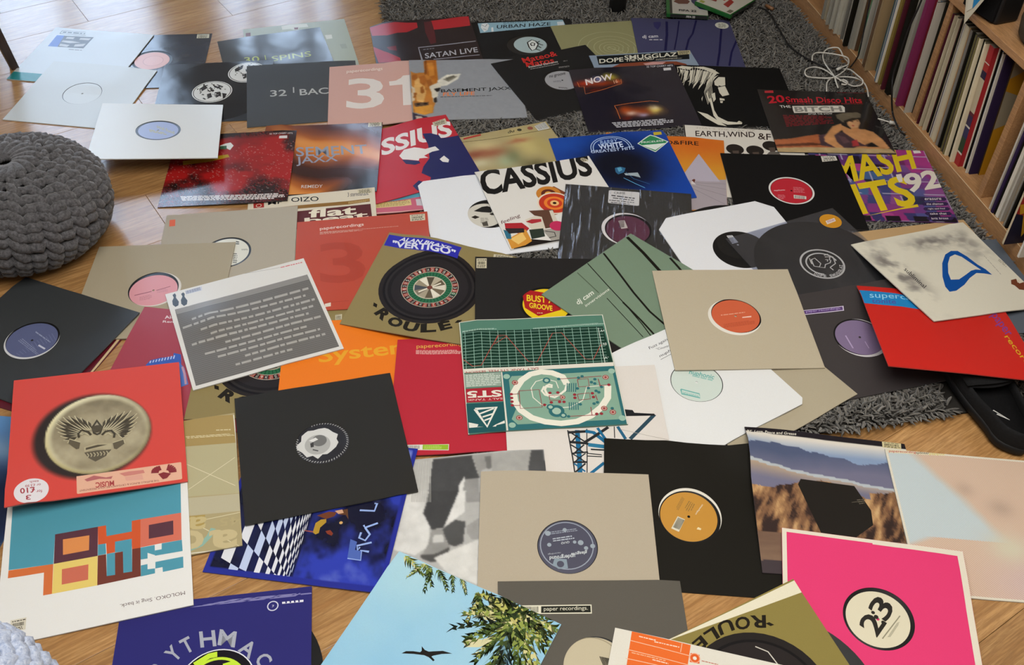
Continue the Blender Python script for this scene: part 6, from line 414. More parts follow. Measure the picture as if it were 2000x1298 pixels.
'C28':['cover_picture',['g','sky',64,[]],['x','frond',[0.032,0.015,0.159,0.015,9,'#a8a85a','#8a9648','#c4bf88','#5a6c30']],['x','frond',[0.165,0.005,0.104,0.07,9,'#3d4f24','#2c3a1c','#5a6c30','#7d8a42']],['x','frond',[0.206,0.002,0.046,0.117,9,'#3d4f24','#2c3a1c','#5a6c30','#7d8a42']],['x','frond',[0.178,-0.002,-0.048,0.095,9,'#a8a85a','#8a9648','#c4bf88','#5a6c30']],['x','frond',[0.241,0.003,0.112,0.053,9,'#3d4f24','#2c3a1c','#5a6c30','#7d8a42']],['x','frond',[0.333,-0.014,0.057,0.074,9,'#3d4f24','#2c3a1c','#5a6c30','#7d8a42']],['x','frond',[0.385,-0.011,0.075,0.053,9,'#a8a85a','#8a9648','#c4bf88','#5a6c30']],['x','frond',[0.504,0.024,0.116,0.113,9,'#3d4f24','#2c3a1c','#5a6c30','#7d8a42']],['x','frond',[0.546,0.041,0.001,0.131,9,'#a8a85a','#8a9648','#c4bf88','#5a6c30']],['x','frond',[0.565,0.014,0.11,0.033,9,'#161c12','#232c18','#384522']],['p','#1c2416',[572,29,645,12,718,20,770,37,799,110,762,147,690,131,619,87]],['x','frond',[0.76,0.096,-0.241,0.018,11,'#a8a85a','#8a9648','#c4bf88','#5a6c30']],['x','frond',[0.767,0.11,-0.169,0.129,11,'#3d4f24','#2c3a1c','#5a6c30','#7d8a42']],['x','frond',[0.767,0.127,0.035,0.243,11,'#161c12','#232c18','#384522']],['x','frond',[0.78,0.12,0.144,0.199,11,'#3d4f24','#2c3a1c','#5a6c30','#7d8a42']],['x','frond',[0.773,0.106,0.198,0.14,11,'#a8a85a','#8a9648','#c4bf88','#5a6c30']],['x','frond',[0.779,0.086,0.269,-0.001,11,'#a8a85a','#8a9648','#c4bf88','#5a6c30']],['x','frond',[0.775,0.079,0.237,-0.097,11,'#a8a85a','#8a9648','#c4bf88','#5a6c30']],['x','frond',[0.775,0.061,0.173,-0.169,11,'#161c12','#232c18','#384522']],['x','frond',[0.777,0.034,0.185,0.034,11,'#161c12','#232c18','#384522']],['x','frond',[0.774,0.123,-0.077,0.202,11,'#3d4f24','#2c3a1c','#5a6c30','#7d8a42']],['x','frond',[0.776,0.174,0.092,0.226,11,'#4a6a70','#38505c','#2c3c30','#6d8f9c']],['x','frond',[0.762,0.099,0.201,-0.069,8,'#161c12','#232c18','#384522']],['x','frond',[0.776,0.106,0.241,0.023,8,'#3d4f24','#2c3a1c','#5a6c30','#7d8a42']],['x','frond',[0.79,0.112,0.242,0.131,8,'#a8a85a','#8a9648','#c4bf88','#5a6c30']],['x','frond',[0.788,0.085,0.144,0.173,8,'#3d4f24','#2c3a1c','#5a6c30','#7d8a42']],['x','frond',[0.767,0.11,0.085,0.241,8,'#161c12','#232c18','#384522']],['x','frond',[0.781,0.117,-0.008,0.279,8,'#3d4f24','#2c3a1c','#5a6c30','#7d8a42']],['x','frond',[0.779,0.09,-0.088,0.199,8,'#a8a85a','#8a9648','#c4bf88','#5a6c30']],['x','frond',[0.794,0.096,-0.178,0.162,8,'#3d4f24','#2c3a1c','#5a6c30','#7d8a42']],['x','frond',[0.773,0.121,-0.259,0.082,8,'#161c12','#232c18','#384522']],['x','frond',[0.77,0.095,-0.222,-0.025,8,'#3d4f24','#2c3a1c','#5a6c30','#7d8a42']],['x','frond',[0.785,0.101,-0.231,-0.128,8,'#a8a85a','#8a9648','#c4bf88','#5a6c30']],['x','frond',[0.799,0.107,-0.195,-0.235,8,'#3d4f24','#2c3a1c','#5a6c30','#7d8a42']],['x','frond',[0.762,0.099,-0.081,-0.229,8,'#161c12','#232c18','#384522']],['x','frond',[0.776,0.106,0.006,-0.271,8,'#3d4f24','#2c3a1c','#5a6c30','#7d8a42']],['x','frond',[0.79,0.112,0.114,-0.267,8,'#a8a85a','#8a9648','#c4bf88','#5a6c30']],['x','frond',[0.788,0.085,0.158,-0.151,8,'#3d4f24','#2c3a1c','#5a6c30','#7d8a42']],['p','#c2bd8c',[567,112,618,70,668,89,684,151,626,162]],['p','#c9c49a',[587,327,587,285,667,271,738,194,771,134,784,144,743,234,674,314,612,344]],['p','#c0b868',[696,13,751,11,823,9,825,79,773,119,735,91]],['l','#b0a86c',14,[760,96,851,135,933,143]],['p','#1c1814',[332,526,347,504,381,487,415,476,418,465,405,443,430,454,453,453,474,440,516,416,567,407,519,434,486,461,479,470,504,480,500,489,469,480,442,481,389,500]]],
'C29':['cover_print',['p','#232120',[0,0,1000,0,1000,1000,0,1000]],'price_sticker',['k','#bdb59a',[9,20,84,17,83,125,9,127]],'label_print',['p','#a01a1e',[336,401,393,350,479,369,563,402,602,546,440,613,349,532]],['t','BUST A','#dcc028',25,[363,463,196,23,2,-67]],['t','GROOVE','#dcc028',31,[379,531,161,30,2,-55]],['m','#d8c8a0',1,900,[432,578,471,578,471,586,432,587]]],
'C30':['cover_print',['p','#70836e',[0,0,1000,0,1000,1000,0,1000]],['l','#17150f',26,[946,10,891,209,815,432,731,673]],['l','#17150f',16,[669,10,588,215,494,444,425,647,399,799]],['l','#17150f',8,[494,3,419,255,354,485,288,685,236,816]],['l','#17150f',14,[361,454,309,668,260,838]],['l','#17150f',6,[310,348,248,573,192,775]],['l','#17150f',18,[986,389,928,546]],['l','#4c5a48',8,[361,21,311,271]],'lettering',['t','dj cam','#cfd2c4',19,[99,267,173,3,26,-56]],['t','innervisions','#cfd2c4',8,[132,306,257,0,10,-21]]]}
# HOLES: name -> [hole radius m, record offset u,v, label colour, paper liner, label radius]
HOLES = {'A2':[0.058,[0,0],'#d9a79c',None,0.05],
'A3':[0.0535,[0,0],'#c9ccc8',None,0.0525],
'A4':[0.056,[0,0],'#98a3c4',None,0.05],
'A11':[0.056,[0,0],'#98989a',None,0.05],
'A13':[0.062,[0.03,-0.005],'#a0b2b2',None,0.05],
'B8':[0.057,[0.0,0],'#b02230',[0,0,'#d2cfca',0.0525],0.0515],
'B9':[0.06,[0.01,0.01],'#583040',[0.016,0.004,'#d5d2cd',0.057],0.056],
'B10':[0.054,[0,0],'#161616',None,0.053],
'B12':[0.066,[0.005,-0.058],'#1b1a19',None,0.05],
'B13':[0,[0,0],'#161616',None,0.05],
'B18':[0.0575,[-0.004,-0.006],'#7a6a88',[-0.01,-0.012,'#c9c6c6',0.0545],0.054],
'B19':[0.0575,[0.01,-0.01],'#c25c3c',[0.016,-0.015,'#d6d2c6',0.0545],0.0535],
'B20':[0.058,[-0.014,0.006],'#6d1a44',[-0.008,0.004,'#d6d2c8',0.0555],0.052],
'B21':[0.0535,[0,0],'#c2cdc4',None,0.0525],
'C1':[0.055,[0,0],'#cdcbbd',None,0.05],
'C2':[0.0575,[-0.006,0.014],'#cc8b90',[-0.014,-0.004,'#d0cbc4',0.056],0.053],
'C5':[0.056,[0,0],'#565d80',[-0.004,-0.012,'#c4c6c8',0.0545],0.053],
'C11':[0.051,[0,0],'#26262a',None,0.0505],
'C20':[0.0535,[0,0],'#484858',None,0.052],
'C21':[0.0535,[-0.005,0],'#b5aa8e',None,0.0525],
'C22':[0.0575,[-0.008,0.012],'#b78434',[-0.002,0.014,'#d5d1c4',0.056],0.0535],
'C25':[0.058,[-0.004,0.004],'#cfc8ae',None,0.0535],
'C29':[0.058,[0,0],'#d8b91c',None,0.055],
'C16':[0,[0.085,0],'#161616',None,0.05],
'C26':[0,[0.095,0.0],'#161616',None,0.05]}
LABELS = {
'A7':('s','pale sage-green record sleeve with cream blotches lying under a dark grey sleeve'),
'A6':('g','glossy dark grey record sleeve with lime lettering and pale window reflections'),
'A2':('g','glossy dark navy record sleeve with a pink centre label beside the white teal-banded sleeve'),
'A1':('s','glossy white record sleeve with small blue picture and teal band near the chair'),
'A3':('s','plain glossy off-white record sleeve with a blank white centre label'),
'A5':('g','shiny black record sleeve with two round white emblems'),
'A8':('m','matt dark grey record sleeve with pale grey number 32 and word'),
'A13':('m','black record sleeve with a light blue strip along its top edge and pale blue label'),
'A12':('s','dark red and black record sleeve with a thin grey frame around its title'),
'A9':('m','dusty pink record sleeve with large pale number 31'),
'A10':('m','grey record sleeve with a giraffe head along one edge'),
'A14':('m','olive-khaki record sleeve with faint concentric spiral rings'),
'A11':('m','black record sleeve tilted as a diamond with red title and silver label'),
'A15':('m','slate-purple record sleeve with dark vertical string lines and round white sticker'),
'A16':('m','grey-blue record sleeve with black stencil-lettered band above brown hair'),
'A18':('m','black record sleeve with white stencil portrait of a face in profile'),
'A17':('g','dark record sleeve with two blurred glowing orange neon patches'),
'C6':('s','burgundy record sleeve almost hidden beneath the charcoal sleeve by the pouf'),
'C33':('g','sky-blue record sleeve barely showing beneath the red gold-disc sleeve'),
'C32':('s','pink record sleeve with teal band and yellow panel under the crimson sleeve'),
'B4':('g','tan record sleeve with a blurred picture and barcode on its top strip'),
'B3':('s','crimson record sleeve with navy silhouette wearing a white cap'),
'B2':('g','glossy orange-brown record sleeve of close-up skin with silver lettering'),
'C3':('m','cream record sleeve with dark red panel and chunky slab lettering'),
'B1':('g','glossy speckled red and black record sleeve beside the grey pouf'),
'A4':('s','plain white record sleeve with lilac-blue centre label resting against the grey pouf'),
'B7':('s','cream record sleeve with dark brown title and small portrait heads'),
'B6':('s','orange record sleeve with a pale grey pyramid in a desert'),
'B5':('s','deep blue record sleeve with silver arched title and green diamond sticker'),
'B14':('m','plain kraft-brown card sleeve mostly hidden under the stained cream sleeve'),
'B16':('m','plain slate-blue sleeve peeking out beside the stained cream sleeve'),
'D1':('s','purple and magenta hits record sleeve with huge yellow lettering'),
'B8':('m','black record sleeve with a bright red centre label'),
'A19':('g','black disco record sleeve with red title and a reclining woman in a cap'),
'C1':('m','greige card record sleeve with white label and small orange price sticker'),
'B10':('m','white paper inner sleeve with cut corners and a black-and-white centre label'),
'C2':('m','greige card record sleeve with a pink centre label'),
'C7':('s','muted raspberry record sleeve with scribbled blue drawing'),
'C12':('m','gold record sleeve with roulette wheel peeking from beneath the orange sleeve'),
'C9':('m','orange record sleeve with a yellow word in rounded lettering'),
'C10':('m','crimson record sleeve with yellow lettering and a lime barcode sticker'),
'C4':('s','brick-orange record sleeve with small white lettering and a faint darker numeral'),
'B11':('s','white record sleeve with bold black slanted title and a colourful collage'),
'C5':('s','charcoal record sleeve with slate-blue centre label in front of the grey pouf'),
'B9':('s','dark record sleeve in creased shrink-wrap with handwritten white label and plum centre label'),
'B12':('m','white paper inner sleeve with cut corners and an all-black centre'),
'B13':('c','clear plastic record sleeve with round orange sticker'),
'B18':('s','dark charcoal record sleeve with lilac centre label and purple strip sticker'),
'C31':('m','gold record sleeve with roulette wheel and a blue title sticker'),
'C29':('m','black record sleeve with a round yellow and red heart label'),
'C30':('m','sage-green record sleeve turned as a diamond with black diagonal strings'),
'B20':('m','greige card record sleeve turned as a diamond with a magenta label edge showing'),
'B21':('m','white paper record sleeve with pale mint label and handwritten note'),
'B22':('m','pinkish-white record sleeve with a blue and black pylon'),
'C18':('m','black-and-white photograph record sleeve of people lying upside down'),
'C17':('g','blue record sleeve with chequered floor and stormy clouds'),
'C13':('s','tan and khaki record sleeve with crossed thin lines and big rounded letters'),
'C8':('s','white-bordered record sleeve with a grey panel of upside-down text and two cats'),
'C19':('m','green record sleeve with oscilloscope grid and circuit-board spiral'),
'C11':('m','matt black card record sleeve with black-and-white ragged centre label'),
'C16':('m','navy record sleeve with curved silver letters over a lime disc'),
'C15':('s','white record sleeve with blocky teal, orange, yellow and brown lettering'),
'C14':('s','red record sleeve with a big embossed gold disc and winged crest'),
'C22':('m','black record sleeve with a mustard-gold centre label'),
'C20':('m','greige card record sleeve with a dark navy centre label'),
'B17':('s','bright red record sleeve with blue band propped on the black slipper'),
'B15':('m','cream record sleeve with smoky grey stains and a blue rounded triangle'),
'B19':('m','greige card record sleeve with an orange centre label'),
'C23':('s','record sleeve with canyon landscape and a black floating slab'),
'C24':('m','white-edged record sleeve of dotted pastel blue, peach and pink'),
'C25':('m','hot pink record sleeve with white border and white numbered label'),
'C21':('m','dark olive-grey record sleeve with beige label and white strip sticker'),
'C28':('m','pale sky-blue record sleeve with palm fronds and a black bird'),
'C26':('m','gold roulette-wheel record sleeve lying upside down with its cover edge gaping'),
'C27':('m','white record sleeve with an orange panel cut off by the picture edge')}
RECORDS = {
'A2':'pink-labelled black record inside the navy sleeve',
'A3':'blank white-labelled record inside the off-white sleeve',
'A4':'lilac-labelled record inside the white sleeve by the pouf',
'A11':'silver-labelled record inside the black sleeve with red title',
'A13':'record with pale blue cartoon label inside the blue-stripped black sleeve',
'B8':'red-labelled record inside the black sleeve',
'B9':'plum-labelled record inside the shrink-wrapped dark sleeve',
'B10':'black-and-white-labelled record inside the cut-corner paper sleeve',
'B12':'black-labelled record sliding out of the white paper sleeve',
'B13':'black record inside the clear plastic sleeve with white line-art label',
'B18':'lilac-labelled record inside the charcoal sleeve',
'B19':'orange-labelled record inside the greige card sleeve',
'B20':'magenta-labelled record inside the diamond-turned greige sleeve',
'B21':'mint-labelled record inside the handwritten white sleeve',
'C1':'white-labelled record inside the greige sleeve with orange sticker',
'C2':'pink-labelled record inside the greige card sleeve',
'C5':'slate-blue-labelled record inside the charcoal sleeve',
'C11':'record with ragged black-and-white label inside the matt black sleeve',
'C20':'navy-labelled record inside the greige card sleeve',
'C21':'beige-labelled record inside the olive-grey sleeve',
'C22':'gold-labelled record inside the black sleeve',
'C25':'white-labelled record inside the hot pink sleeve',
'C29':'record with yellow and red heart label inside the black sleeve',
'C16':'black record poking out of the navy sleeve',
'C26':'black record poking out of the gold roulette sleeve onto the pink one'}
N = 8
def bend_normals(me, sh, ntop, dx=0.0, dy=0.0):  # the first ntop faces take the card's smooth normals
    L = len(me.loops); vi = np.empty(L, int); me.loops.foreach_get('vertex_index', vi); co = np.empty(len(me.vertices)*3); me.vertices.foreach_get('co', co); co = co.reshape(-1, 3)
    tot = np.empty(len(me.polygons), int); me.polygons.foreach_get('loop_total', tot); fn = np.empty(len(me.polygons)*3); me.polygons.foreach_get('normal', fn); nr = np.repeat(fn.reshape(-1, 3), tot, axis=0)
    k = int(tot[:ntop].sum()); p = co[vi[:k]]; nr[:k] = sh.normals(p[:, 0]+dx, p[:, 1]+dy); me.polygons.foreach_set('use_smooth', [True]*len(me.polygons)); me.normals_split_custom_set([tuple(x) for x in nr])
class Sheet:
    def __init__(s, n):
        p = POSES[n]; s.x, s.y, s.th, s.sz, s.t = p[0], p[1], p[2], p[3], p[4]*1e-4
        s.z = np.array(p[5:], float).reshape(9, 9)*1e-4; s.base = float(s.z.min()) - s.t
    def normals(s, lx, ly):                    # smooth surface normals of the bent card
        if not hasattr(s, 'g'): s.g = np.gradient(s.z, s.sz/N)
        a = np.clip((np.asarray(lx)/s.sz+0.5)*N, 0, N-1e-6); b = np.clip((np.asarray(ly)/s.sz+0.5)*N, 0, N-1e-6); i, j = a.astype(int), b.astype(int); S, T = a-i, b-j
        q = [G_[i, j]*(1-S)*(1-T)+G_[i+1, j]*S*(1-T)+G_[i, j+1]*(1-S)*T+G_[i+1, j+1]*S*T for G_ in s.g]
        n = np.stack([-q[0], -q[1], np.ones_like(q[0])], -1); return n/np.linalg.norm(n, axis=-1, keepdims=True)
    def zat(s, lx, ly):                        # local metres -> height of the top face
        a = np.clip((lx/s.sz+0.5)*N, -0.6, N+0.6); b = np.clip((ly/s.sz+0.5)*N, -0.6, N+0.6)
        i = np.clip(np.floor(a).astype(int), 0, N-1); j = np.clip(np.floor(b).astype(int), 0, N-1); S, T = a-i, b-j
        z = s.z; lo = z[i, j]+(z[i+1, j]-z[i, j])*S+(z[i, j+1]-z[i, j])*T
        hi = z[i+1, j+1]+(z[i, j+1]-z[i+1, j+1])*(1-S)+(z[i+1, j]-z[i+1, j+1])*(1-T)
        return np.where(S+T <= 1, lo, hi)
def cuts(bm, sz, clip, ox=0.0, oy=0.0):
    def cut(co, no, outer=False):
        bmesh.ops.bisect_plane(bm, geom=bm.verts[:]+bm.edges[:]+bm.faces[:], dist=1e-7, plane_co=co, plane_no=no, clear_outer=outer)
    h = sz/2
    if clip:
        h -= 0.0002
        for co, no in (((h, 0, 0), (1, 0, 0)), ((-h, 0, 0), (-1, 0, 0)), ((0, h, 0), (0, 1, 0)), ((0, -h, 0), (0, -1, 0))): cut(co, no, True)
        h = sz/2
    if not bm.verts: return
    xs = [v.co.x for v in bm.verts]; ys = [v.co.y for v in bm.verts]; ss = [v.co.x+v.co.y for v in bm.verts]
    for k in range(1, N):
        c = -h+sz*k/N
        if min(xs) < c-ox < max(xs): cut((c-ox, 0, 0), (1, 0, 0))
        if min(ys) < c-oy < max(ys): cut((0, c-oy, 0), (0, 1, 0))
    for k in range(1, 2*N):
        c = -2*h+sz*k/N-ox-oy
        if min(ss) < c < max(ss): cut((c/2, c/2, 0), (1, 1, 0))
GLYPH = {}
def text_tris(job):                            # outlines of the built-in font, normalised to their own box
    todo = [k for k in job if k not in GLYPH]; obs = []
    for s, b in todo:
        cu = bpy.data.curves.new('lettering', 'FONT'); cu.body = s; cu.resolution_u = 3; cu.offset = b*0.001*0.9
        o = bpy.data.objects.new('lettering', cu); COL.objects.link(o); obs.append(o)
    dg = bpy.context.evaluated_depsgraph_get(); dg.update()
    for (k, o) in zip(todo, obs):
        me = o.evaluated_get(dg).to_mesh(); v = np.empty(len(me.vertices)*3); me.vertices.foreach_get('co', v); v = v.reshape(-1, 3)[:, :2]
        f = [tuple(p.vertices) for p in me.polygons]
        lo, hi = v.min(0), v.max(0); GLYPH[k] = ((v-lo)/np.maximum(hi-lo, 1e-6), f); o.to_mesh_clear()
    for o in obs:
        cu = o.data; bpy.data.objects.remove(o); bpy.data.curves.remove(cu)
text_tris({(o[1], o[3]) for ops in ART.values() for o in ops if not isinstance(o, str) and o[0] == 't'} | {(str(i), 0) for i in range(37)})

def shapes(op, rg):
    """yield (vertices 2D in cover units, faces, colour) for one printed shape"""
    k = op[0]
    def pt(l): return [(l[i]/1000.0, l[i+1]/1000.0) for i in range(0, len(l), 2)]
    def poly(P, c): return (P, [tuple(t) for t in tessellate_polygon([[Vector((x, y, 0)) for x, y in P]])] if len(P) > 4 else [tuple(range(len(P)))], c)
    def line(P, wd, c):
        n = len(P); V = []
        for i in range(n):
            a, b = P[max(i-1, 0)], P[min(i+1, n-1)]; dx, dy = b[0]-a[0], b[1]-a[1]; q = math.hypot(dx, dy) or 1
            V += [(P[i][0]-dy/q*wd/2, P[i][1]+dx/q*wd/2), (P[i][0]+dy/q*wd/2, P[i][1]-dx/q*wd/2)]
        return (V, [(2*i, 2*i+1, 2*i+3, 2*i+2) for i in range(n-1)], c)
    def ell(u, v, rx, ry, c, n=44): return ([(u+rx*math.cos(2*math.pi*i/n), v+ry*math.sin(2*math.pi*i/n)) for i in range(n)], [tuple(range(n))], c)
    def text(s, b, o, c):
        g, f = GLYPH[(s, b)]; return ([(o[0]+x*o[2]+y*o[4], o[1]+x*o[3]+y*o[5]) for x, y in g], f, c)
    if k == 'p': yield poly(pt(op[2]), op[1])
    elif k == 'l': yield line(pt(op[3]), op[2]/1000.0, op[1])
    elif k == 'e': yield ell(op[2]/1000.0, op[3]/1000.0, op[4]/1000.0, op[5]/1000.0, op[1])
    elif k == 't': yield text(op[1], op[3], [x/1000.0 for x in op[4]], op[2])
    elif k == 'r':
        a, b = pt(op[2]), pt(op[3]); P = a+b
        yield (P, [tuple(t) for t in tessellate_polygon([[Vector((x, y, 0)) for x, y in a], [Vector((x, y, 0)) for x, y in b]])], op[1])
    elif k == 'm':                             # print too small to read: rows of broken strokes
        q = pt(op[4]); n = op[2]; fill = op[3]/1000.0; V = []; F = []
        L = math.hypot(q[1][0]-q[0][0], q[1][1]-q[0][1]); Hh = math.hypot(q[3][0]-q[0][0], q[3][1]-q[0][1])/n
        def at(s, r): return tuple((q[0][c]*(1-s)+q[1][c]*s)*(1-r)+(q[3][c]*(1-s)+q[2][c]*s)*r for c in (0, 1))
        for r in range(n):
            s = 0.0; end = 1.0 if n == 1 or r % 3 else rg.uniform(0.8, 1.0); step = max(0.01, Hh/L*fill)
            while s < end-1e-3:
                e = min(end, s+step*rg.uniform(0.9, 3.2)); r0 = (r+0.5-fill/2*0.8)/n; r1 = (r+0.5+fill/2*0.8)/n
                i = len(V); V += [at(s, r0), at(e, r0), at(e, r1), at(s, r1)]; F.append((i, i+1, i+2, i+3)); s = e+step*rg.uniform(0.35, 0.6)
        yield (V, F, op[1])
    elif k == 'k':                             # cream price sticker with a bar code
        q = pt(op[2]); yield (q, [(0, 1, 2, 3)], op[1])
        def at(s, r): return tuple((q[0][c]*(1-s)+q[1][c]*s)*(1-r)+(q[3][c]*(1-s)+q[2][c]*s)*r for c in (0, 1))
        V = []; F = []
        def put(s0, s1, r0, r1): i = len(V); V.extend([at(s0, r0), at(s1, r0), at(s1, r1), at(s0, r1)]); F.append((i, i+1, i+2, i+3))
        s = 0.12
        while s < 0.86: w_ = rg.choice((0.018, 0.03, 0.045)); put(s, s+w_, 0.32, 0.62); s += w_+rg.choice((0.02, 0.03))
        for r0 in (0.12, 0.70, 0.83):
            s = 0.1
            while s < 0.8: w_ = rg.uniform(0.06, 0.18); put(s, s+w_, r0, r0+0.08); s += w_+0.05
        yield (V, F, '#3a362c')
    elif k == 'x' and op[1] == 'frond':
        u, v, du, dv, n = op[2][:5]; cols = op[2][5:]; l = math.hypot(du, dv); a = math.atan2(dv, du)
        for i in range(n):
            t = (i+1)/n; bx, by = u+du*t, v+dv*t+0.25*l*t*t
            for s in (-1, 1):
                b = a+s*(0.75-0.25*t)+rg.uniform(-.2, .2); q = l*0.42*(1-0.55*t); ex, ey = bx+q*math.cos(b), by+q*math.sin(b)+q*0.2
                nx, ny = -math.sin(b)*l*0.055, math.cos(b)*l*0.055
                yield ([(bx-nx, by-ny), ((bx+ex)/2+nx*.6, (by+ey)/2+ny*.6), (ex, ey), (bx+nx, by+ny)], [(0, 1, 2, 3)], rg.choice(cols), -1)
    elif k == 'x' and op[1] == 'hatch':
        q = op[2]; A = [(q[0], q[1]), (q[2], q[3]), (q[4], q[5]), (q[6], q[7])]
        for i in range(q[9]):
            t = i/(q[9]-1.0); a = tuple(A[0][c]*(1-t)+A[3][c]*t for c in (0, 1)); b = tuple(A[1][c]*(1-t)+A[2][c]*t for c in (0, 1)); yield line([a, b], 0.0025, q[8])+('h',)
    elif k == 'x' and op[1] == 'checks':       # chequered floor running to a horizon
        xs = [0.07]; wd = 0.064
        for i in range(16): xs.append(xs[-1]+wd); wd *= 0.86
        for i in range(16):
            f0, f1 = 1-(xs[i]-.07)/.42, 1-(xs[i+1]-.07)/.42
            def vs(j, f, x): return 1.30-j*.20*(.22+.78*f)-1.15*(x-.07)+.35*(1-f)
            for j in range(-2, 30):
                if (i+j) % 2: continue
                a = [vs(j, f0, xs[i]), vs(j, f1, xs[i+1]), vs(j+1, f1, xs[i+1]), vs(j+1, f0, xs[i])]; a = [min(max(x, .02), .965) for x in a]
                if max(a)-min(a) < .005: continue
                yield ([(xs[i], a[0]), (xs[i+1]-.003, a[1]), (xs[i+1]-.003, a[2]), (xs[i], a[3])], [(0, 1, 2, 3)], '#d2d4da' if (i*7+j*3) % 5 else '#b3c0dc', 'k')
    elif k == 'x' and op[1] == 'roulette':
        u, v = op[2]
        for r, c in ((.365, '#25201f'), (.335, '#141214'), (.318, '#2b2726'), (.30, '#1c191a'), (.275, '#262223'), (.205, '#a8a090')): yield ell(u, v, r, r, c)
        def P(a, r): return (u+r*math.cos(a), v+r*math.sin(a))
        nums = [0, 32, 15, 19, 4, 21, 2, 25, 17, 34, 6, 27, 13, 36, 11, 30, 8, 23, 10, 5, 24, 16, 33, 1, 20, 14, 31, 9, 22, 18, 29, 7, 28, 12, 35, 3, 26]
        for i in range(37):
            a0, a1 = 2*math.pi*i/37, 2*math.pi*(i+1)/37; yield ([P(a0, .2), P(a1, .2), P(a1, .163), P(a0, .163)], [(0, 1, 2, 3)], '#1c5a3c' if i == 0 else ('#8e3a30', '#211f1f')[i % 2], 'a')
        for i in range(37):
            b = 2*math.pi*(i+.5)/37; o, x, y = P(b-.045, .168), P(b+.045, .168), P(b-.045, .193)
            yield text(str(nums[i]), 0, [o[0], o[1], x[0]-o[0], x[1]-o[1], y[0]-o[0], y[1]-o[1]], '#cfc8bc')+('b',)
        yield ell(u, v, .163, .163, '#a59d8c'); yield ell(u, v, .158, .158, '#2a6244')
        for i in range(37): yield line([P(2*math.pi*i/37, .118), P(2*math.pi*i/37, .157)], .005, '#173f2c')+('c',)
        yield ell(u, v, .118, .118, '#b5ad98')
        for i, c in enumerate(('#6a5f4c', '#cfc9b8', '#5a5040', '#9b917c', '#7a7060', '#454a50', '#8c826c', '#d4cebc', '#4c4436', '#a89e88', '#5c5240', '#c9c2b0')):
            yield ([(u, v), P(math.pi*i/6, .112), P(math.pi*(i+1)/6, .112)], [(0, 1, 2)], c, 'd')
        for a in (.75, 2.35): yield line([P(a+math.pi, .09), P(a, .09)], .012, '#d6d0bd')
        yield ell(u, v, .02, .02, '#6b3a30')

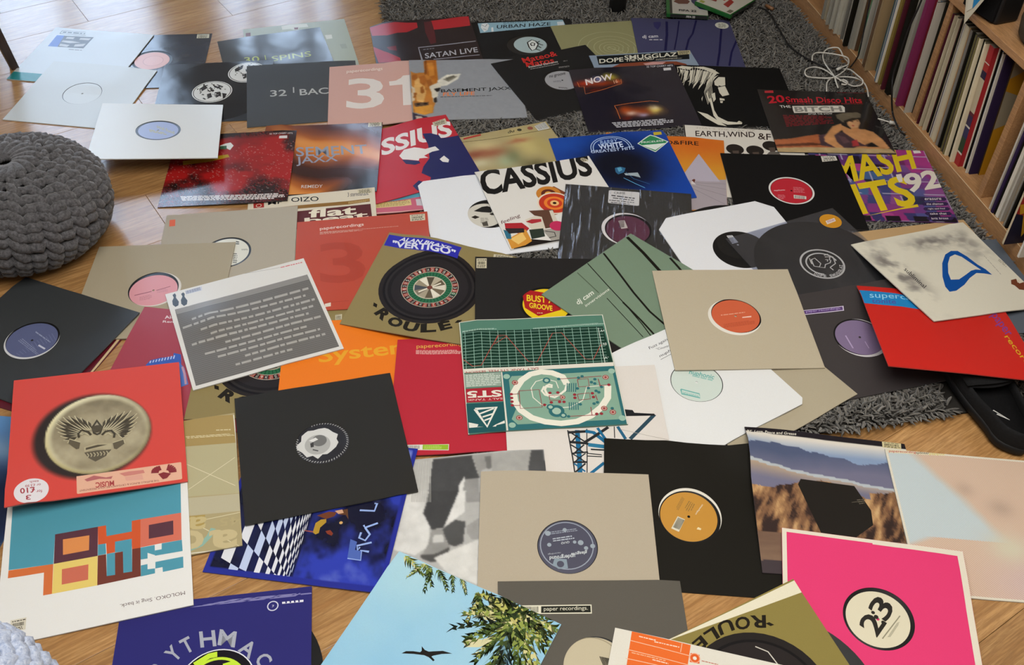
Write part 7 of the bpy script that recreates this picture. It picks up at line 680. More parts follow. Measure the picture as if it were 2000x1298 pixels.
def noise2(u, v, seed, octs=5, f0=3.0):        # smooth value noise on arrays
    out = np.zeros_like(u); amp = 1.0; tot = 0.0; r = np.random.RandomState(seed)
    for o in range(octs):
        f = f0*2**o; G_ = r.rand(64, 64); x, y = u*f+o*7.3, v*f+o*3.1
        i, j = np.floor(x).astype(int), np.floor(y).astype(int); s, t = x-i, y-j; s = s*s*(3-2*s); t = t*t*(3-2*t)
        g = lambda a, b: G_[a % 64, b % 64]
        out += amp*((g(i, j)*(1-s)+g(i+1, j)*s)*(1-t)+(g(i, j+1)*(1-s)+g(i+1, j+1)*s)*t); tot += amp; amp *= 0.55
    return out/tot
def mixa(a, b, f): f = np.clip(f, 0, 1)[..., None]; return np.asarray(a)*(1-f)+np.asarray(b)*f
def picture(kind, u, v, args):                 # printed pictures, as colours over the cover (sRGB)
    h = lambda s: np.array(srgb(s)); sm = lambda a, b, x: np.clip((x-a)/(b-a), 0, 1)
    if kind == 'blob':
        c = np.broadcast_to(h(args[0]), u.shape+(3,)).copy(); n = noise2(u, v, 5, 4, 9.0)-0.5
        for (bu, bv, su, sv, col, a) in args[1]:
            d = ((u+n*.05-bu)/su)**2+((v+n*.05-bv)/sv)**2; c = mixa(c, h(col), a*np.exp(-d*0.9))
        return c
    if kind == 'soft':                         # a photograph built from patches of tone, softened
        base, blur, grain, pol = args; c = np.broadcast_to(h(base), u.shape+(3,)).copy()
        for col, q in pol:
            P = [(q[i]/1000.0, q[i+1]/1000.0) for i in range(0, len(q), 2)]; ins = np.zeros(u.shape, bool)
            for (x0, y0), (x1, y1) in zip(P, P[1:]+P[:1]):
                if y0 != y1: ins ^= ((y0 > v) != (y1 > v)) & (u < (x1-x0)*(v-y0)/(y1-y0)+x0)
            n = noise2(u, v, len(q)+7, 3, 14.0)-.5; c[ins] = np.clip(h(col)*(1+grain*2.2*n[..., None]), 0, 1)[ins]
        k = np.exp(-np.arange(-3, 4)**2/(2*blur*blur)); k /= k.sum()
        for ax in (0, 1):
            e = np.pad(c, [(3, 3) if i == ax else (0, 0) for i in range(3)], 'edge'); m = c.shape[ax]; c = sum(k[i]*np.take(e, range(i, i+m), ax) for i in range(7))
        return c*(1+.06*(noise2(u, v, 99, 3, 30.0)-.5)[..., None])
    if kind == 'stipple':
        n = noise2(u, v, 11, 4, 4.0); fine = np.random.RandomState(2).rand(*u.shape)
        black = sm(.30, .0, u+.5*v-.25*(n-.5)*4)*1.2+sm(.62, .95, v+(n-.5)*.8)+sm(.85, 1.05, u+(n-.5)*.7-v*.3)*.9+sm(.10, .0, v)
        c = mixa(h('#9c1c1c'), h('#151112'), black*.85+(fine-.5)*.9*sm(.1, .9, black)+(n-.5)*.9); sp = (fine > .965) & (v > .15)
        c[sp] = c[sp]*.45+h('#c8b0a8')*.55; return c
    if kind == 'skin':
        d = u*.75-v*.95+.12*np.sin(u*5.0)+.1*(noise2(u, v, 3, 3, 2.0)-.5)*2; s = .5+.5*np.sin(d*9.0+.6)
        c = mixa(h('#4a2014'), h('#c06a24'), s); c = mixa(c, h('#d6944e'), sm(.80, 1.0, s)*.7); c = mixa(c, h('#2a1410'), sm(.25, .0, s)*.7)
        c = mixa(c, h('#14110f'), sm(.86, .98, u*.5+v*.6)); return mixa(c, h('#5c2a20'), sm(.25, .0, v)*.6)
    if kind == 'mosaic':
        r = np.random.RandomState(9); pal = [h(x) for x in ('#35305f', '#5a2a6a', '#8a2a6c', '#3f5a86', '#1c1626', '#a03a7a', '#4a4a80', '#6a2f74')]
        i = np.floor(u*11+.4*np.sin(v*9)).astype(int) % 16; j = np.floor(v*9).astype(int) % 16; g = r.randint(0, 8, (16, 16)); c = np.array(pal)[g[i, j]]
        c = mixa(c, h('#9a3278'), sm(.55, 1.05, u-.6*v+.2)); c = mixa(c, h('#45608c'), sm(.35, .75, v)*sm(.95, .6, v)*.55)
        ln = (np.abs((u*5.5) % 1-.5) < .022) & (np.floor(v*6) % 2 == 0) | (np.abs((v*5.5) % 1-.5) < .022) & (np.floor(u*6+1) % 2 == 0)
        c[ln] = h('#a8a0b8'); ck = (v > .93) & (np.floor(u*9) % 2 == 0); c[ck] = h('#17121c'); return c
    if kind == 'smoke':
        n = noise2(u, v, 21, 6, 8.0); m = sm(.44, .66, n)*(np.exp(-((u-.13)/.10)**2-((v-.40)/.33)**2)+.9*np.exp(-((u-.62)/.22)**2-((v-.15)/.08)**2)+.5*np.exp(-((u-.88)/.1)**2-((v-.3)/.2)**2))
        return mixa(h('#cfcab8'), h('#7d7872'), m*1.3)
    if kind == 'coin':
        uc, vc = args; dx, dy = u-uc, v-vc; d = np.hypot(dx*.99, dy*.95); n = noise2(u, v, 31, 5, 7.0)
        c = np.broadcast_to(h('#c8443a'), u.shape+(3,)).copy(); ds = np.hypot(dx+.035, dy-.01)
        c = mixa(c, h('#2a211c'), sm(.355, .318, ds)); coin = sm(.305, .298, d); ang = np.arctan2(dy, dx)
        g = mixa(h('#7a7058'), h('#b0a688'), .5+1.6*(n-.5)); lit = sm(.255, .298, d)*(.55+.45*np.cos(ang+2.2)); g = mixa(g, h('#e6e0bc'), lit*1.2)
        g = mixa(g, h('#b9ad72'), sm(.27, .30, d)*(.5+.5*np.cos(ang-1.9))*.9); g = mixa(g, h('#5c5440'), sm(.28, .303, d)*(.5+.5*np.cos(ang-.4))*.9)
        return mixa(c, g, coin)
    if kind == 'clouds':
        n = noise2(u*1.3, v, 41, 5, 3.0); n2 = noise2(u, v, 42, 5, 4.0); c = mixa(h('#10122a'), h('#2b3aa4'), sm(.34, .52, n)); c = mixa(c, h('#7f8cc8'), sm(.56, .75, n2)*.75)
        b = (u < .03) | (u > .97) | (v < .02) | (v > .965); c = mixa(c, h('#232c8a'), b*1.0); return mixa(c, h('#10132c'), ((u < .5) & ~b)*.8)
    if kind == 'canyon':
        n = noise2(u, v, 51, 6, 4.0); n1 = noise2(u, v*0+.3, 52, 5, 5.0)-.5; rid = noise2(u*2.6+v*.9, v*.8, 53, 6, 9.0)
        c = mixa(h('#7f93b0'), h('#cfc9bd'), sm(.16, .06, v)); hill = .155+.05*n1*2-.03*np.sin(u*7); c = mixa(c, mixa(h('#4a5470'), h('#6b6a80'), sm(.16, .3, v+(n-.5)*.1)), (v > hill)*1.0)
        flat = (v > .28+.10*u+(n1*.03)); c = mixa(c, mixa(h('#a08a74'), h('#b5a692'), n), flat*sm(.36, .28, v-.1*u)); riv = np.abs(v-.27-.12*u-(n1*.03)) < .010; c[riv] = h('#a9b0b4')
        top = .40+.09*np.sin(u*9.0+1)*.5+.10*n1-.05*(u > .7); rock = v > top
        rc = mixa(h('#4f3326'), h('#b0875a'), sm(.34, .66, rid)); rc = mixa(rc, h('#d0b88a'), sm(.62, .78, rid)*.6); rc = mixa(rc, h('#2a1d1a'), sm(.43, .35, rid)*.9); c = mixa(c, rc, rock*1.0)
        low = v > .74+.02*n1; lc = mixa(h('#5a4236'), h('#8a7058'), noise2(u*.6, v*3, 54, 5, 5.0)); c = mixa(c, lc, low*1.0); c = mixa(c, h('#3a3034'), (v > .93-.1*u+.05*n1)*1.0*(u < .4))
        return mixa(c, h('#17121a'), (v < .045)*1.0)
    if kind == 'halftone':
        n = noise2(u, v, 61, 4, 3.0); k = 64; dots = .5+.5*np.cos(u*k*6.28)*np.cos(v*k*6.28)
        c = np.broadcast_to(h('#b8927a'), u.shape+(3,)).copy(); blue = sm(.02, -.06, u-.18-.42*np.minimum(v*1.6, 1)*(v < .62)+(v > .62)*(v-.62)*2.2+(n-.5)*.08); c = mixa(c, h('#9bb9c8'), blue)
        c = mixa(c, h('#b98f96'), sm(.5, .9, v)*sm(.3, .8, u)); c = mixa(c, h('#b7b79a'), np.exp(-((u-.58)/.12)**2-((v-.66)/.10)**2)*.9); c = mixa(c, h('#a88a98'), np.exp(-((u-.75)/.25)**2-((v-.88)/.12)**2)*.7)
        c = mixa(c, h('#6b4a3c'), np.exp(-((u-.60)/.07)**2-((v-.38)/.06)**2)*.5+np.exp(-((u-.42)/.05)**2-((v-.26)/.05)**2)*.4); c = mixa(c, h('#b84a6a'), sm(.85, 1.1, u+.2*(v-.6)*(v > .5))*(v > .5)*.6)
        return mixa(c, h('#d2c8b6'), (1-dots)*.85)
    if kind == 'sky':
        n = noise2(u, v, 71, 4, 3.0); return mixa(mixa(h('#9cc3d2'), h('#83b4d0'), n), h('#aacbd0'), np.exp(-((u-.15)/.3)**2-((v-.1)/.25)**2)*.6)
    return np.broadcast_to(h('#888888'), u.shape+(3,))

def panel(sh, ztop, th, mat, name, parent, col, hole=0.0, hc=(0, 0), cut=0.0, outline=None, edge=None, walls=True):
    """a slab of card following the sheet: top face at ztop below the sheet's top face"""
    h = sh.sz/2; bm = bmesh.new()
    if outline is not None: ring = outline
    elif cut: k = cut*sh.sz; ring = [(-h+k, h), (h-k, h), (h, h-k), (h, -h+k), (h-k, -h), (-h+k, -h), (-h, -h+k), (-h, h-k)]
    else: ring = [(-h, h), (h, h), (h, -h), (-h, -h)]
    if hole:
        M_ = 64; ang = [-2*math.pi*i/M_+math.pi*0.75 for i in range(M_)]; inner = [(hc[0]+hole*math.cos(a), hc[1]+hole*math.sin(a)) for a in ang]; outer = []
        for a in ang:                          # where the ray meets the outline
            dx, dy = math.cos(a), math.sin(a); best = None
            for i in range(len(ring)):
                (ax, ay), (bx, by) = ring[i], ring[(i+1) % len(ring)]; ex, ey = bx-ax, by-ay; det = dx*(-ey)+ex*dy
                if abs(det) < 1e-12: continue
                qx, qy = ax-hc[0], ay-hc[1]; t = (qx*(-ey)+ex*qy)/det; s_ = (dx*qy-dy*qx)/det
                if t > 0 and -1e-6 <= s_ <= 1+1e-6 and (best is None or t < best): best = t
            outer.append([hc[0]+dx*best, hc[1]+dy*best])
        for cx, cy in ring:                    # keep the corners
            i = min(range(M_), key=lambda q: (outer[q][0]-cx)**2+(outer[q][1]-cy)**2); outer[i] = [cx, cy]
        vi = [bm.verts.new((x, y, 0)) for x, y in inner]; vo = [bm.verts.new((x, y, 0)) for x, y in outer]
        for i in range(M_): bm.faces.new((vi[i], vo[i], vo[(i+1) % M_], vi[(i+1) % M_]))
    else: bm.faces.new([bm.verts.new((x, y, 0)) for x, y in ring])
    cuts(bm, sh.sz, False, *getattr(sh, 'off', (0.0, 0.0))); bmesh.ops.recalc_face_normals(bm, faces=bm.faces[:]); bm.verts.index_update()
    P = np.array([v.co[:] for v in bm.verts]); F = []
    for f in bm.faces:
        q = [v.index for v in f.verts]
        if f.normal.z < 0: q = q[::-1]
        F.append(q)
    zt = sh.zat(P[:, 0], P[:, 1])-sh.base-ztop; n = len(P)
    V = np.concatenate([np.c_[P[:, :2], zt], np.c_[P[:, :2], zt-th]]); FF = [tuple(q) for q in F]+[tuple(n+i for i in q[::-1]) for q in F]
    cc = [col]*len(F); cols = cc+[edge or col]*len(F)
    if walls:
        cnt = {}
        for q in F:
            for a, b in zip(q, q[1:]+q[:1]): cnt[(a, b)] = 1
        for (a, b) in list(cnt):
            if (b, a) not in cnt: FF.append((b, a, n+a, n+b)); cols.append(edge or col)
    bm.free(); me = mesh(name, V, FF, cols)
    if hasattr(sh, 'normals') and ztop <= 0.0: bend_normals(me, sh, len(F))
    return link(name, me, mat, parent)

STEP = 0.00004
def prints(sh, name, ops, mat, parent, lift, boxes, seed=1):
    """printed shapes as thin ink layers that follow the bent card; shapes that overlap go one layer up"""
    bm = bmesh.new(); lz = bm.verts.layers.float.new('lz'); lc = bm.faces.layers.int.new('lc'); pal = []; rg = random.Random(seed)
    for oi, op in enumerate(ops):
        for sp in shapes(op, rg):
            V, F, col = sp[:3]; gid = sp[3] if len(sp) > 3 else None
            if not V: continue
            A = np.array(V); D = np.c_[A, A.sum(1), A[:, 0]-A[:, 1]]; lo, hi = D.min(0), D.max(0)
            if hi[0] < 0 or lo[0] > 1 or hi[1] < 0 or lo[1] > 1: continue
            if gid == -1: lay = boxes[0][3]+1+rg.randrange(14)
            else:
                lay = 0
                for (l, h, g, y) in boxes:
                    if y >= lay and (gid is None or g != (seed, name, oi, gid)) and (l < hi-2e-4).all() and (lo < h-2e-4).all(): lay = y+1
                boxes.append((lo, hi, (seed, name, oi, gid), lay))
            if col not in pal: pal.append(col)
            ci = pal.index(col); bv = []
            for x, y in V:
                q = bm.verts.new(((x-.5)*sh.sz, (.5-y)*sh.sz, 0)); q[lz] = (lay+1)*STEP; bv.append(q)
            for f in F:
                try: bm.faces.new([bv[i] for i in f])[lc] = ci
                except ValueError: pass
    if not bm.faces: bm.free(); return None
    cuts(bm, sh.sz, True)
    if not bm.faces: bm.free(); return None
    bm.verts.index_update(); P = np.array([v.co[:] for v in bm.verts]); L = np.array([v[lz] for v in bm.verts])
    Z = sh.zat(P[:, 0], P[:, 1])-sh.base+L+lift; F = []; cols = []; pc_ = [srgb(c) for c in pal]
    for f in bm.faces:
        q = [v.index for v in f.verts]
        a, b, c = P[q[0]], P[q[1]], P[q[2]]
        ar = sum(P[q[i]][0]*P[q[(i+1) % len(q)]][1]-P[q[(i+1) % len(q)]][0]*P[q[i]][1] for i in range(len(q)))
        if abs(ar) < 1e-12: continue
        F.append(tuple(q) if ar > 0 else tuple(q[::-1])); cols.append(pc_[f[lc]])
    bm.free()
    if not F: return None
    me = mesh(name, np.c_[P[:, :2], Z], F, cols); bend_normals(me, sh, len(F)); return link(name, me, mat, parent)
def grid_print(sh, kind, n, args, mat, parent, name='cover_picture'):
    k = np.arange(n+1)/n; U, V = np.meshgrid(k, k, indexing='ij'); h = sh.sz-0.0004
    lx, ly = (U-.5)*h, (V-.5)*h                # V here points up the cover
    C3 = picture(kind, U, 1-V, args); Z = sh.zat((U-.5)*sh.sz, (V-.5)*sh.sz)-sh.base+STEP
    idx = np.arange((n+1)**2).reshape(n+1, n+1); a, b, c, d = idx[:-1, :-1].ravel(), idx[1:, :-1].ravel(), idx[1:, 1:].ravel(), idx[:-1, 1:].ravel()
    F = np.concatenate([np.c_[a, b, d], np.c_[b, c, d]])
    me = bulk(name, np.c_[lx.ravel(), ly.ravel(), Z.ravel()], F, np.clip(C3.reshape(-1, 3), 0, 1), True); bend_normals(me, sh, len(F)); return link(name, me, mat, parent)

CUT = {'B10': 0.05, 'B12': 0.11, 'B21': 0.04}
BODY = {'B1': '#1a1414', 'B2': '#2a1a14', 'A17': '#211e28', 'C14': '#c8443a', 'C17': '#232c8a', 'B5': '#11409a', 'B6': '#c4631c', 'B15': '#cfcab8', 'C23': '#2a2226', 'C24': '#cfc9b8', 'C28': '#93bdd0', 'B4': '#a3946a', 'D1': '#5a2a6a', 'C18': '#b5b4b0', 'A10': '#8b8d90', 'A19': '#232020', 'C33': '#3a5a80', 'B13': '#9aa0a8'}
SLEEVES = 'record sleeves spread over the floor'
VINYLS = 'records inside the sleeves on the floor'
for si, n in enumerate(POSES):
    sh = Sheet(n); fin, lab = LABELS[n]; mat = CARD[fin]
    root = tag(empty('record_sleeve', (sh.x, sh.y, sh.base), sh.th), lab, 'record sleeve', SLEEVES)
    raw = ART[n]; groups = {}; cur = 'cover_print'; base = BODY.get(n)
    for o in raw:
        if isinstance(o, str): cur = o
        else: groups.setdefault(cur, []).append(o)
    first = 0
    if base is None: base = groups['cover_print'][0][1]; groups['cover_print'] = groups['cover_print'][1:]
    bc = srgb(base); ec = [min(1, x*.75+.16) for x in bc]
    hole = HOLES.get(n)
    if hole:
        r, off, lcol, liner, lr = hole; ox, oy = off[0]*sh.sz, -off[1]*sh.sz
        bag = n == 'B13'; bm_ = CLEAR if bag else mat
        panel(sh, 0.0, 0.0005, bm_, 'front_panel', root, bc, r, (0, 0), CUT.get(n, 0), None, ec)
        panel(sh, sh.t-0.0005, 0.0005, bm_, 'back_panel', root, bc, 0, (0, 0), CUT.get(n, 0), None, ec)
        if r and n != 'B12':                   # closed edges
            h = sh.sz/2; e = 0.0006
            for x0, x1, y0, y1 in ((-h, h, h-e, h), (-h, h, -h, -h+e), (-h, -h+e, -h+e, h-e), (h-e, h, -h+e, h-e)):
                if n not in CUT: panel(sh, 0.0005, sh.t-0.001, mat, 'folded_edge', root, ec, 0, (0, 0), 0, [(x0, y1), (x1, y1), (x1, y0), (x0, y0)])
        if liner:
            lx, ly = liner[0]*sh.sz, -liner[1]*sh.sz; R_ = 0.085
            panel(sh, 0.00058, 0.0001, CARD['m'], 'paper_liner', root, srgb(liner[2]), liner[3], (lx, ly), 0, [(lx+R_*math.cos(-a*math.pi/16+2.356), ly+R_*math.sin(-a*math.pi/16+2.356)) for a in range(32)])
        rec = tag(empty('vinyl_record', (sh.x+ox*math.cos(sh.th)-oy*math.sin(sh.th), sh.y+ox*math.sin(sh.th)+oy*math.cos(sh.th), sh.base), sh.th), RECORDS[n], 'record', VINYLS)
        class Moved:                           # the same bent surface seen from the record's own centre
            sz, base, t, off = sh.sz, sh.base, sh.t, (ox, oy)
            @staticmethod
            def zat(x, y, s=sh, a=ox, b=oy): return s.zat(x+a, y+b)
        cir = lambda q: [(q*math.cos(-i*math.pi/32), q*math.sin(-i*math.pi/32)) for i in range(64)]
        panel(Moved, 0.00080, min(0.0010, sh.t-0.0014), VINYL, 'disc', rec, (0.06, 0.06, 0.06), 0.0027, (0, 0), 0, cir(0.150 if n != 'B13' else 0.1505))
        if r or bag:
            lb = panel(Moved, 0.00074, 0.00005, CARD['s'], 'centre_label', rec, srgb(lcol), 0.0027, (0, 0), 0, cir(min(lr, 0.052) if not bag else 0.0505))
            if 'label_print' in groups:
                lp = prints(sh, 'label_print', groups.pop('label_print'), CARD['s'], lb, -0.00074, [], si)
                if lp: lp.location = (-ox, -oy, 0)
    else:
        panel(sh, 0.0, sh.t, mat, 'card_body', root, bc, 0, (0, 0), CUT.get(n, 0), None, ec)
    for part, ops in groups.items():
        g = [o for o in ops if o[0] == 'g']; rest = [o for o in ops if o[0] != 'g']
        for o in g: grid_print(sh, o[1], o[2], o[3], mat, root); first = 1
        if g: groups[part] = rest
    # layers: pictures first, then print, stickers and lettering above
    boxes = [(np.array([-9., -9, -9, -9]), np.array([9., 9, 9, 9]), 0, 0)] if first else []
    for part in sorted(groups, key=lambda p: {'cover_print': 0, 'cover_picture': 1, 'price_sticker': 2, 'small_print': 3, 'lettering': 4}.get(p, 3)):
        if groups[part]: prints(sh, part if part != 'cover_picture' else 'cover_print', groups[part], mat, root, 0.0, boxes, si)
    if n == 'B9': panel(sh, -0.0006, 0.0001, WRAP, 'shrink_wrap', root, (1, 1, 1), 0, (0, 0), 0)
    if n == 'C26':                             # the gaping front edge shows the white inside
        V = []; F = []; K_ = 16; h = sh.sz/2
        for i in range(K_+1):
            t = i/K_; x = -h+sh.sz*t; z = float(sh.zat(np.array(x), np.array(h)))-sh.base; g = 0.030*max(0, t-.12)**1.1
            V += [(x, h-0.0005, z), (x, h+g*.9, z-0.0012+g*.10), (x, h+g*.9+.0035*t, z-0.0016+g*.10)]
        for i in range(K_): F += [(3*i, 3*i+3, 3*i+4, 3*i+1), (3*i+1, 3*i+4, 3*i+5, 3*i+2)]
        link('open_edge', mesh('open_edge', V, F, [srgb('#d6d0b8') if i % 2 == 0 else srgb('#83763f') for i in range(2*K_)]), CARD['m'], root)
# ------------------------------------------------------------------ shaggy rug
RX0, RX1, RY0, RY1 = 0.205, 1.522, 1.165, 3.13
rug = tag(empty('shaggy_rug', RW((RX0+RX1)/2, (RY0+RY1)/2, 0), RA), 'dark grey shaggy rug with long twisted pile under the records', 'rug')
link('backing', boxm('backing', -(RX1-RX0)/2, (RX1-RX0)/2, -(RY1-RY0)/2, (RY1-RY0)/2, 0.0, 0.006, 0.002), plain('rug_backing', '#2a2825', 0.95, 0.1), rug)
def tufts():
    r = np.random.RandomState(8); sp = 0.0058
    gx, gy = np.meshgrid(np.arange(RX0+.002, RX1-.002, sp), np.arange(RY0+.002, RY1-.002, sp), indexing='ij')
    rx = (gx+r.uniform(-.45, .45, gx.shape)*sp).ravel(); ry = (gy+r.uniform(-.45, .45, gy.shape)*sp).ravel()
    wx, wy = rx*CA-ry*SA, rx*SA+ry*CA; deep = np.zeros(len(wx), bool); near = np.zeros(len(wx), bool)
    for n in POSES:                            # pile under a sleeve is pressed flat
        sh = Sheet(n); dx, dy = wx-sh.x, wy-sh.y; c, s = math.cos(sh.th), math.sin(sh.th); u, v = np.abs(dx*c+dy*s), np.abs(-dx*s+dy*c)
        low = sh.zat(dx*c+dy*s, -dx*s+dy*c)-sh.t < 0.034
        h = sh.sz/2; q = CUT.get(n, 0)*sh.sz; cornr = (u+v) < (2*h-q+.012)
        deep |= (u < h-.016) & (v < h-.016) & ((u+v) < 2*h-q-.022) & low; near |= (u < h+.034) & (v < h+.034)
    deep |= (rx > 1.158) & (rx < 1.316) & (ry < 1.37) | (np.hypot(wx-.306, wy-3.075) < .031)      # the slipper stands here
    keep = ~deep; rx, ry, near = rx[keep], ry[keep], near[keep]; n = len(rx)
    L = r.uniform(.018, .032, n); az = r.uniform(0, 2*np.pi, n); lean = r.uniform(.5, 1.4, n); curl = r.uniform(-2.4, 2.4, n)
    for d, a0 in ((rx-RX0, math.pi), (RX1-rx, 0.0), (ry-RY0, -math.pi/2)):      # the border falls outward
        e = d < .012; az[e] = a0+r.uniform(-.9, .9, e.sum()); lean[e] = r.uniform(.9, 1.5, e.sum()); curl[e] *= .4
    e = RX1-rx < .03; L[e] *= .7
    c, s = math.cos(math.radians(-16)), math.sin(math.radians(-16)); qx, qy = (rx-1.074)*c+(ry-2.856)*s, -(rx-1.074)*s+(ry-2.856)*c; e = (qx > -.012) & (qx < .143) & (qy > -.012) & (qy < .183); L[e] *= .5
    sheets = [Sheet(q) for q in POSES]
    def cap(p):                                # no yarn through the card lying on it
        ii = np.nonzero(near)[0]; gx_, gy_ = p[ii, 0]+(RX0+RX1)/2, p[ii, 1]+(RY0+RY1)/2; ax, ay = gx_*CA-gy_*SA, gx_*SA+gy_*CA
        for sh in sheets:
            dx, dy = ax-sh.x, ay-sh.y; c, s = math.cos(sh.th), math.sin(sh.th); lx, ly = dx*c+dy*s, -dx*s+dy*c; m = (np.abs(lx) < sh.sz/2+.005) & (np.abs(ly) < sh.sz/2+.005)
            if m.any(): j = ii[m]; p[j, 2] = np.maximum(.003, np.minimum(p[j, 2], sh.zat(lx[m], ly[m])-sh.t-.0032))
    H_ = np.full(n, .030); W_ = r.uniform(.0019, .0031, n); segs = 4; V = np.empty((n, segs+1, 3, 3)); p = np.c_[rx-(RX0+RX1)/2, ry-(RY0+RY1)/2, np.full(n, .004)]
    for k in range(segs+1):
        t = k/segs; a = az+curl*t; le = np.minimum(lean*(.35+t), 1.5)
        if k: p = p+(L/segs)[:, None]*np.c_[np.sin(le)*np.cos(a), np.sin(le)*np.sin(a), np.cos(le)]
        p[:, 2] = np.minimum(p[:, 2], H_); cap(p); wd = W_*(1.0 if k < segs else .35); side = np.c_[-np.sin(a), np.cos(a), np.zeros(n)]; up = np.c_[-np.cos(le)*np.cos(a), -np.cos(le)*np.sin(a), np.sin(le)]
        V[:, k, 0] = p-side*wd[:, None]; V[:, k, 1] = p+up*wd[:, None]*.7; V[:, k, 2] = p+side*wd[:, None]
    base = np.arange(n)*(segs+1)*3; F = []
    for k in range(segs):
        for a, b in ((0, 1), (1, 2), (2, 0)):
            F.append(np.c_[base+3*k+a, base+3*k+b, base+3*k+3+b, base+3*k+3+a])
    sh_ = r.uniform(.72, 1.25, n)[:, None]*np.array(srgb('#625f59')); cols = np.repeat(np.clip(sh_, 0, 1)[:, None, :], (segs+1)*3, 1).reshape(-1, 3)
    return bulk('pile', V.reshape(-1, 3), np.concatenate(F), cols, True)
tag(link('pile', tufts(), rug_mat(), rug), kind='stuff')

# ------------------------------------------------------------------ knitted poufs
def pouf(name, label, loc, R0, H0, cols_, rows, yr, mat, core, seed):
    root = tag(empty(name, loc), label, 'pouf'); rg = random.Random(seed)
    def prof(s):                               # s 0 at the foot, 1 at the crown -> radius, height, outward normal
        a = -math.pi/2+math.pi*s; c, q = math.cos(a), math.sin(a)
        r = R0*abs(c)**0.8; z = H0/2+H0/2*math.copysign(abs(q)**0.8, q); return r, z, c, q
    V, F = lathe([(max(1e-4, prof(i/24)[0]-yr*.6), max(0.0005, prof(i/24)[1]-(yr*.6 if i > 12 else -.001))) for i in range(25)], 48)
    link('inner_cushion', mesh('inner_cushion', V, F, None, True), core, root)
    VV = []; FF = []
    def add(P, rad):
        v, f = tube(P, rad, 6); b = len(VV); VV.extend(v); FF.extend([tuple(b+i for i in q) for q in f])
    for c in range(cols_):
        for r in range(rows):
            s = 0.06+0.90*(r+(0.5 if c % 2 else 0))/rows; P = []; w_ = 2*math.pi/cols_; ds = 0.62/rows
            for k in range(6):
                t = k/5.0; ph = (c+t*1.12-.06)*w_+.35*s; ss = s+ds*(math.sin(t*math.pi*2)*.5+(t-.5)*(1.9 if c % 2 else -1.3))+rg.uniform(-.06, .06)/rows
                ra, z, cn, q = prof(min(max(ss, .02), .985)); bump = yr*(1.55*math.sin(math.pi*t)-.85)
                rr = max(ra, .012)+bump*cn; P.append((rr*math.cos(ph), rr*math.sin(ph), max(yr*.8, z+bump*q)))
            j = rg.uniform(.9, 1.1)*min(1, .45+prof(s)[0]/R0*.6); add(P, [yr*.62*j, yr*.95*j, yr*1.05*j, yr*1.05*j, yr*.95*j, yr*.62*j])
    for c in range(cols_//2):                  # long stitches gathered at the crown
        ph = 2*math.pi*c/(cols_//2); P = []
        for k in range(5):
            t = k/4.0; ra, z, cn, q = prof(.90+.085*t); P.append((ra*math.cos(ph+.5*t), ra*math.sin(ph+.5*t), z+yr*(.8-.5*t)))
        add(P, [yr*.9, yr, yr*.9, yr*.75, yr*.6])
    kn = mesh('knitted_cover', VV, FF, None, True); tag(link('knitted_cover', kn, mat, root), kind='stuff'); return root
pouf('knitted_pouf', 'charcoal grey chunky knitted round pouf on the wood floor', (-1.128, 1.853, 0), 0.182, 0.208, 34, 17, 0.0125, yarn_mat('charcoal_yarn', '#3b3a3b', '#68676a'), plain('charcoal_core', '#1a1a1b', 0.95, 0.1), 4)
pouf('knitted_pouf', 'pale blue-white chunky knitted pouf covering a corner of the blocky-lettered sleeve', (-0.776, 0.566, 0), 0.181, 0.285, 38, 20, 0.0125, yarn_mat('pale_blue_yarn', '#8f9cb8', '#ccd3e0'), plain('blue_core', '#5a6480', 0.95, 0.1), 6)

# ------------------------------------------------------------------ dark chair by the window
def chair():
    f = Vector((-1.462, 2.625, 0)); cx, cy = f.x-.315, f.y
    root = tag(empty('wooden_chair', (cx, cy, 0), 0.73), 'dark stained wooden chair, one splayed leg showing beside the teal-banded sleeve', 'chair'); R_ = Matrix.Rotation(-0.73, 3, 'Z')
    for sx, sy in ((1, -1), (-1, -1), (1, 1), (-1, 1)):
        ft = R_ @ Vector((f.x-cx, f.y-cy, 0)) if (sx, sy) == (1, -1) else Vector((sx*.235, sy*.21, 0)); tp = Vector((ft.x*.80, ft.y*.80, .42))
        V = []; F = []
        for c, a in ((ft, .0105), (tp, .019)): V += [(c.x-a, c.y-a, c.z), (c.x+a, c.y-a, c.z), (c.x+a, c.y+a, c.z), (c.x-a, c.y+a, c.z)]
        F = [(3, 2, 1, 0), (4, 5, 6, 7)]+[(i, (i+1) % 4, 4+(i+1) % 4, 4+i) for i in range(4)]
        link('leg', mesh('leg', V, F), DARKWOOD, root)
    link('seat', boxm('seat', -.23, .23, -.21, .22, .42, .465, .012), DARKWOOD, root)
    for sx in (-1, 1): link('back_post', boxm('back_post', sx*.205-.016, sx*.205+.016, .19, .22, .465, .92, .006), DARKWOOD, root)
    for z in (.60, .73, .86): link('back_rail', boxm('back_rail', -.19, .19, .198, .214, z, z+.06, .005), DARKWOOD, root)
chair()

# ------------------------------------------------------------------ side table at the far edge of the rug: one black leg shows
st = tag(empty('side_table', (0.306, 3.075, 0.012)), 'black round side table, its cylindrical leg standing on the grey rug', 'table')
V, F = lathe([(0.001, 0.0), (0.025, 0.0), (0.027, 0.003), (0.027, 0.42), (0.001, 0.42)], 32); link('leg', mesh('leg', V, F, None, True), BLACK, st)
V, F = lathe([(0.001, 0.42), (0.155, 0.42), (0.16, 0.425), (0.16, 0.435), (0.155, 0.44), (0.001, 0.44)], 48); link('table_top', mesh('table_top', V, F, None, True), BLACK, st)

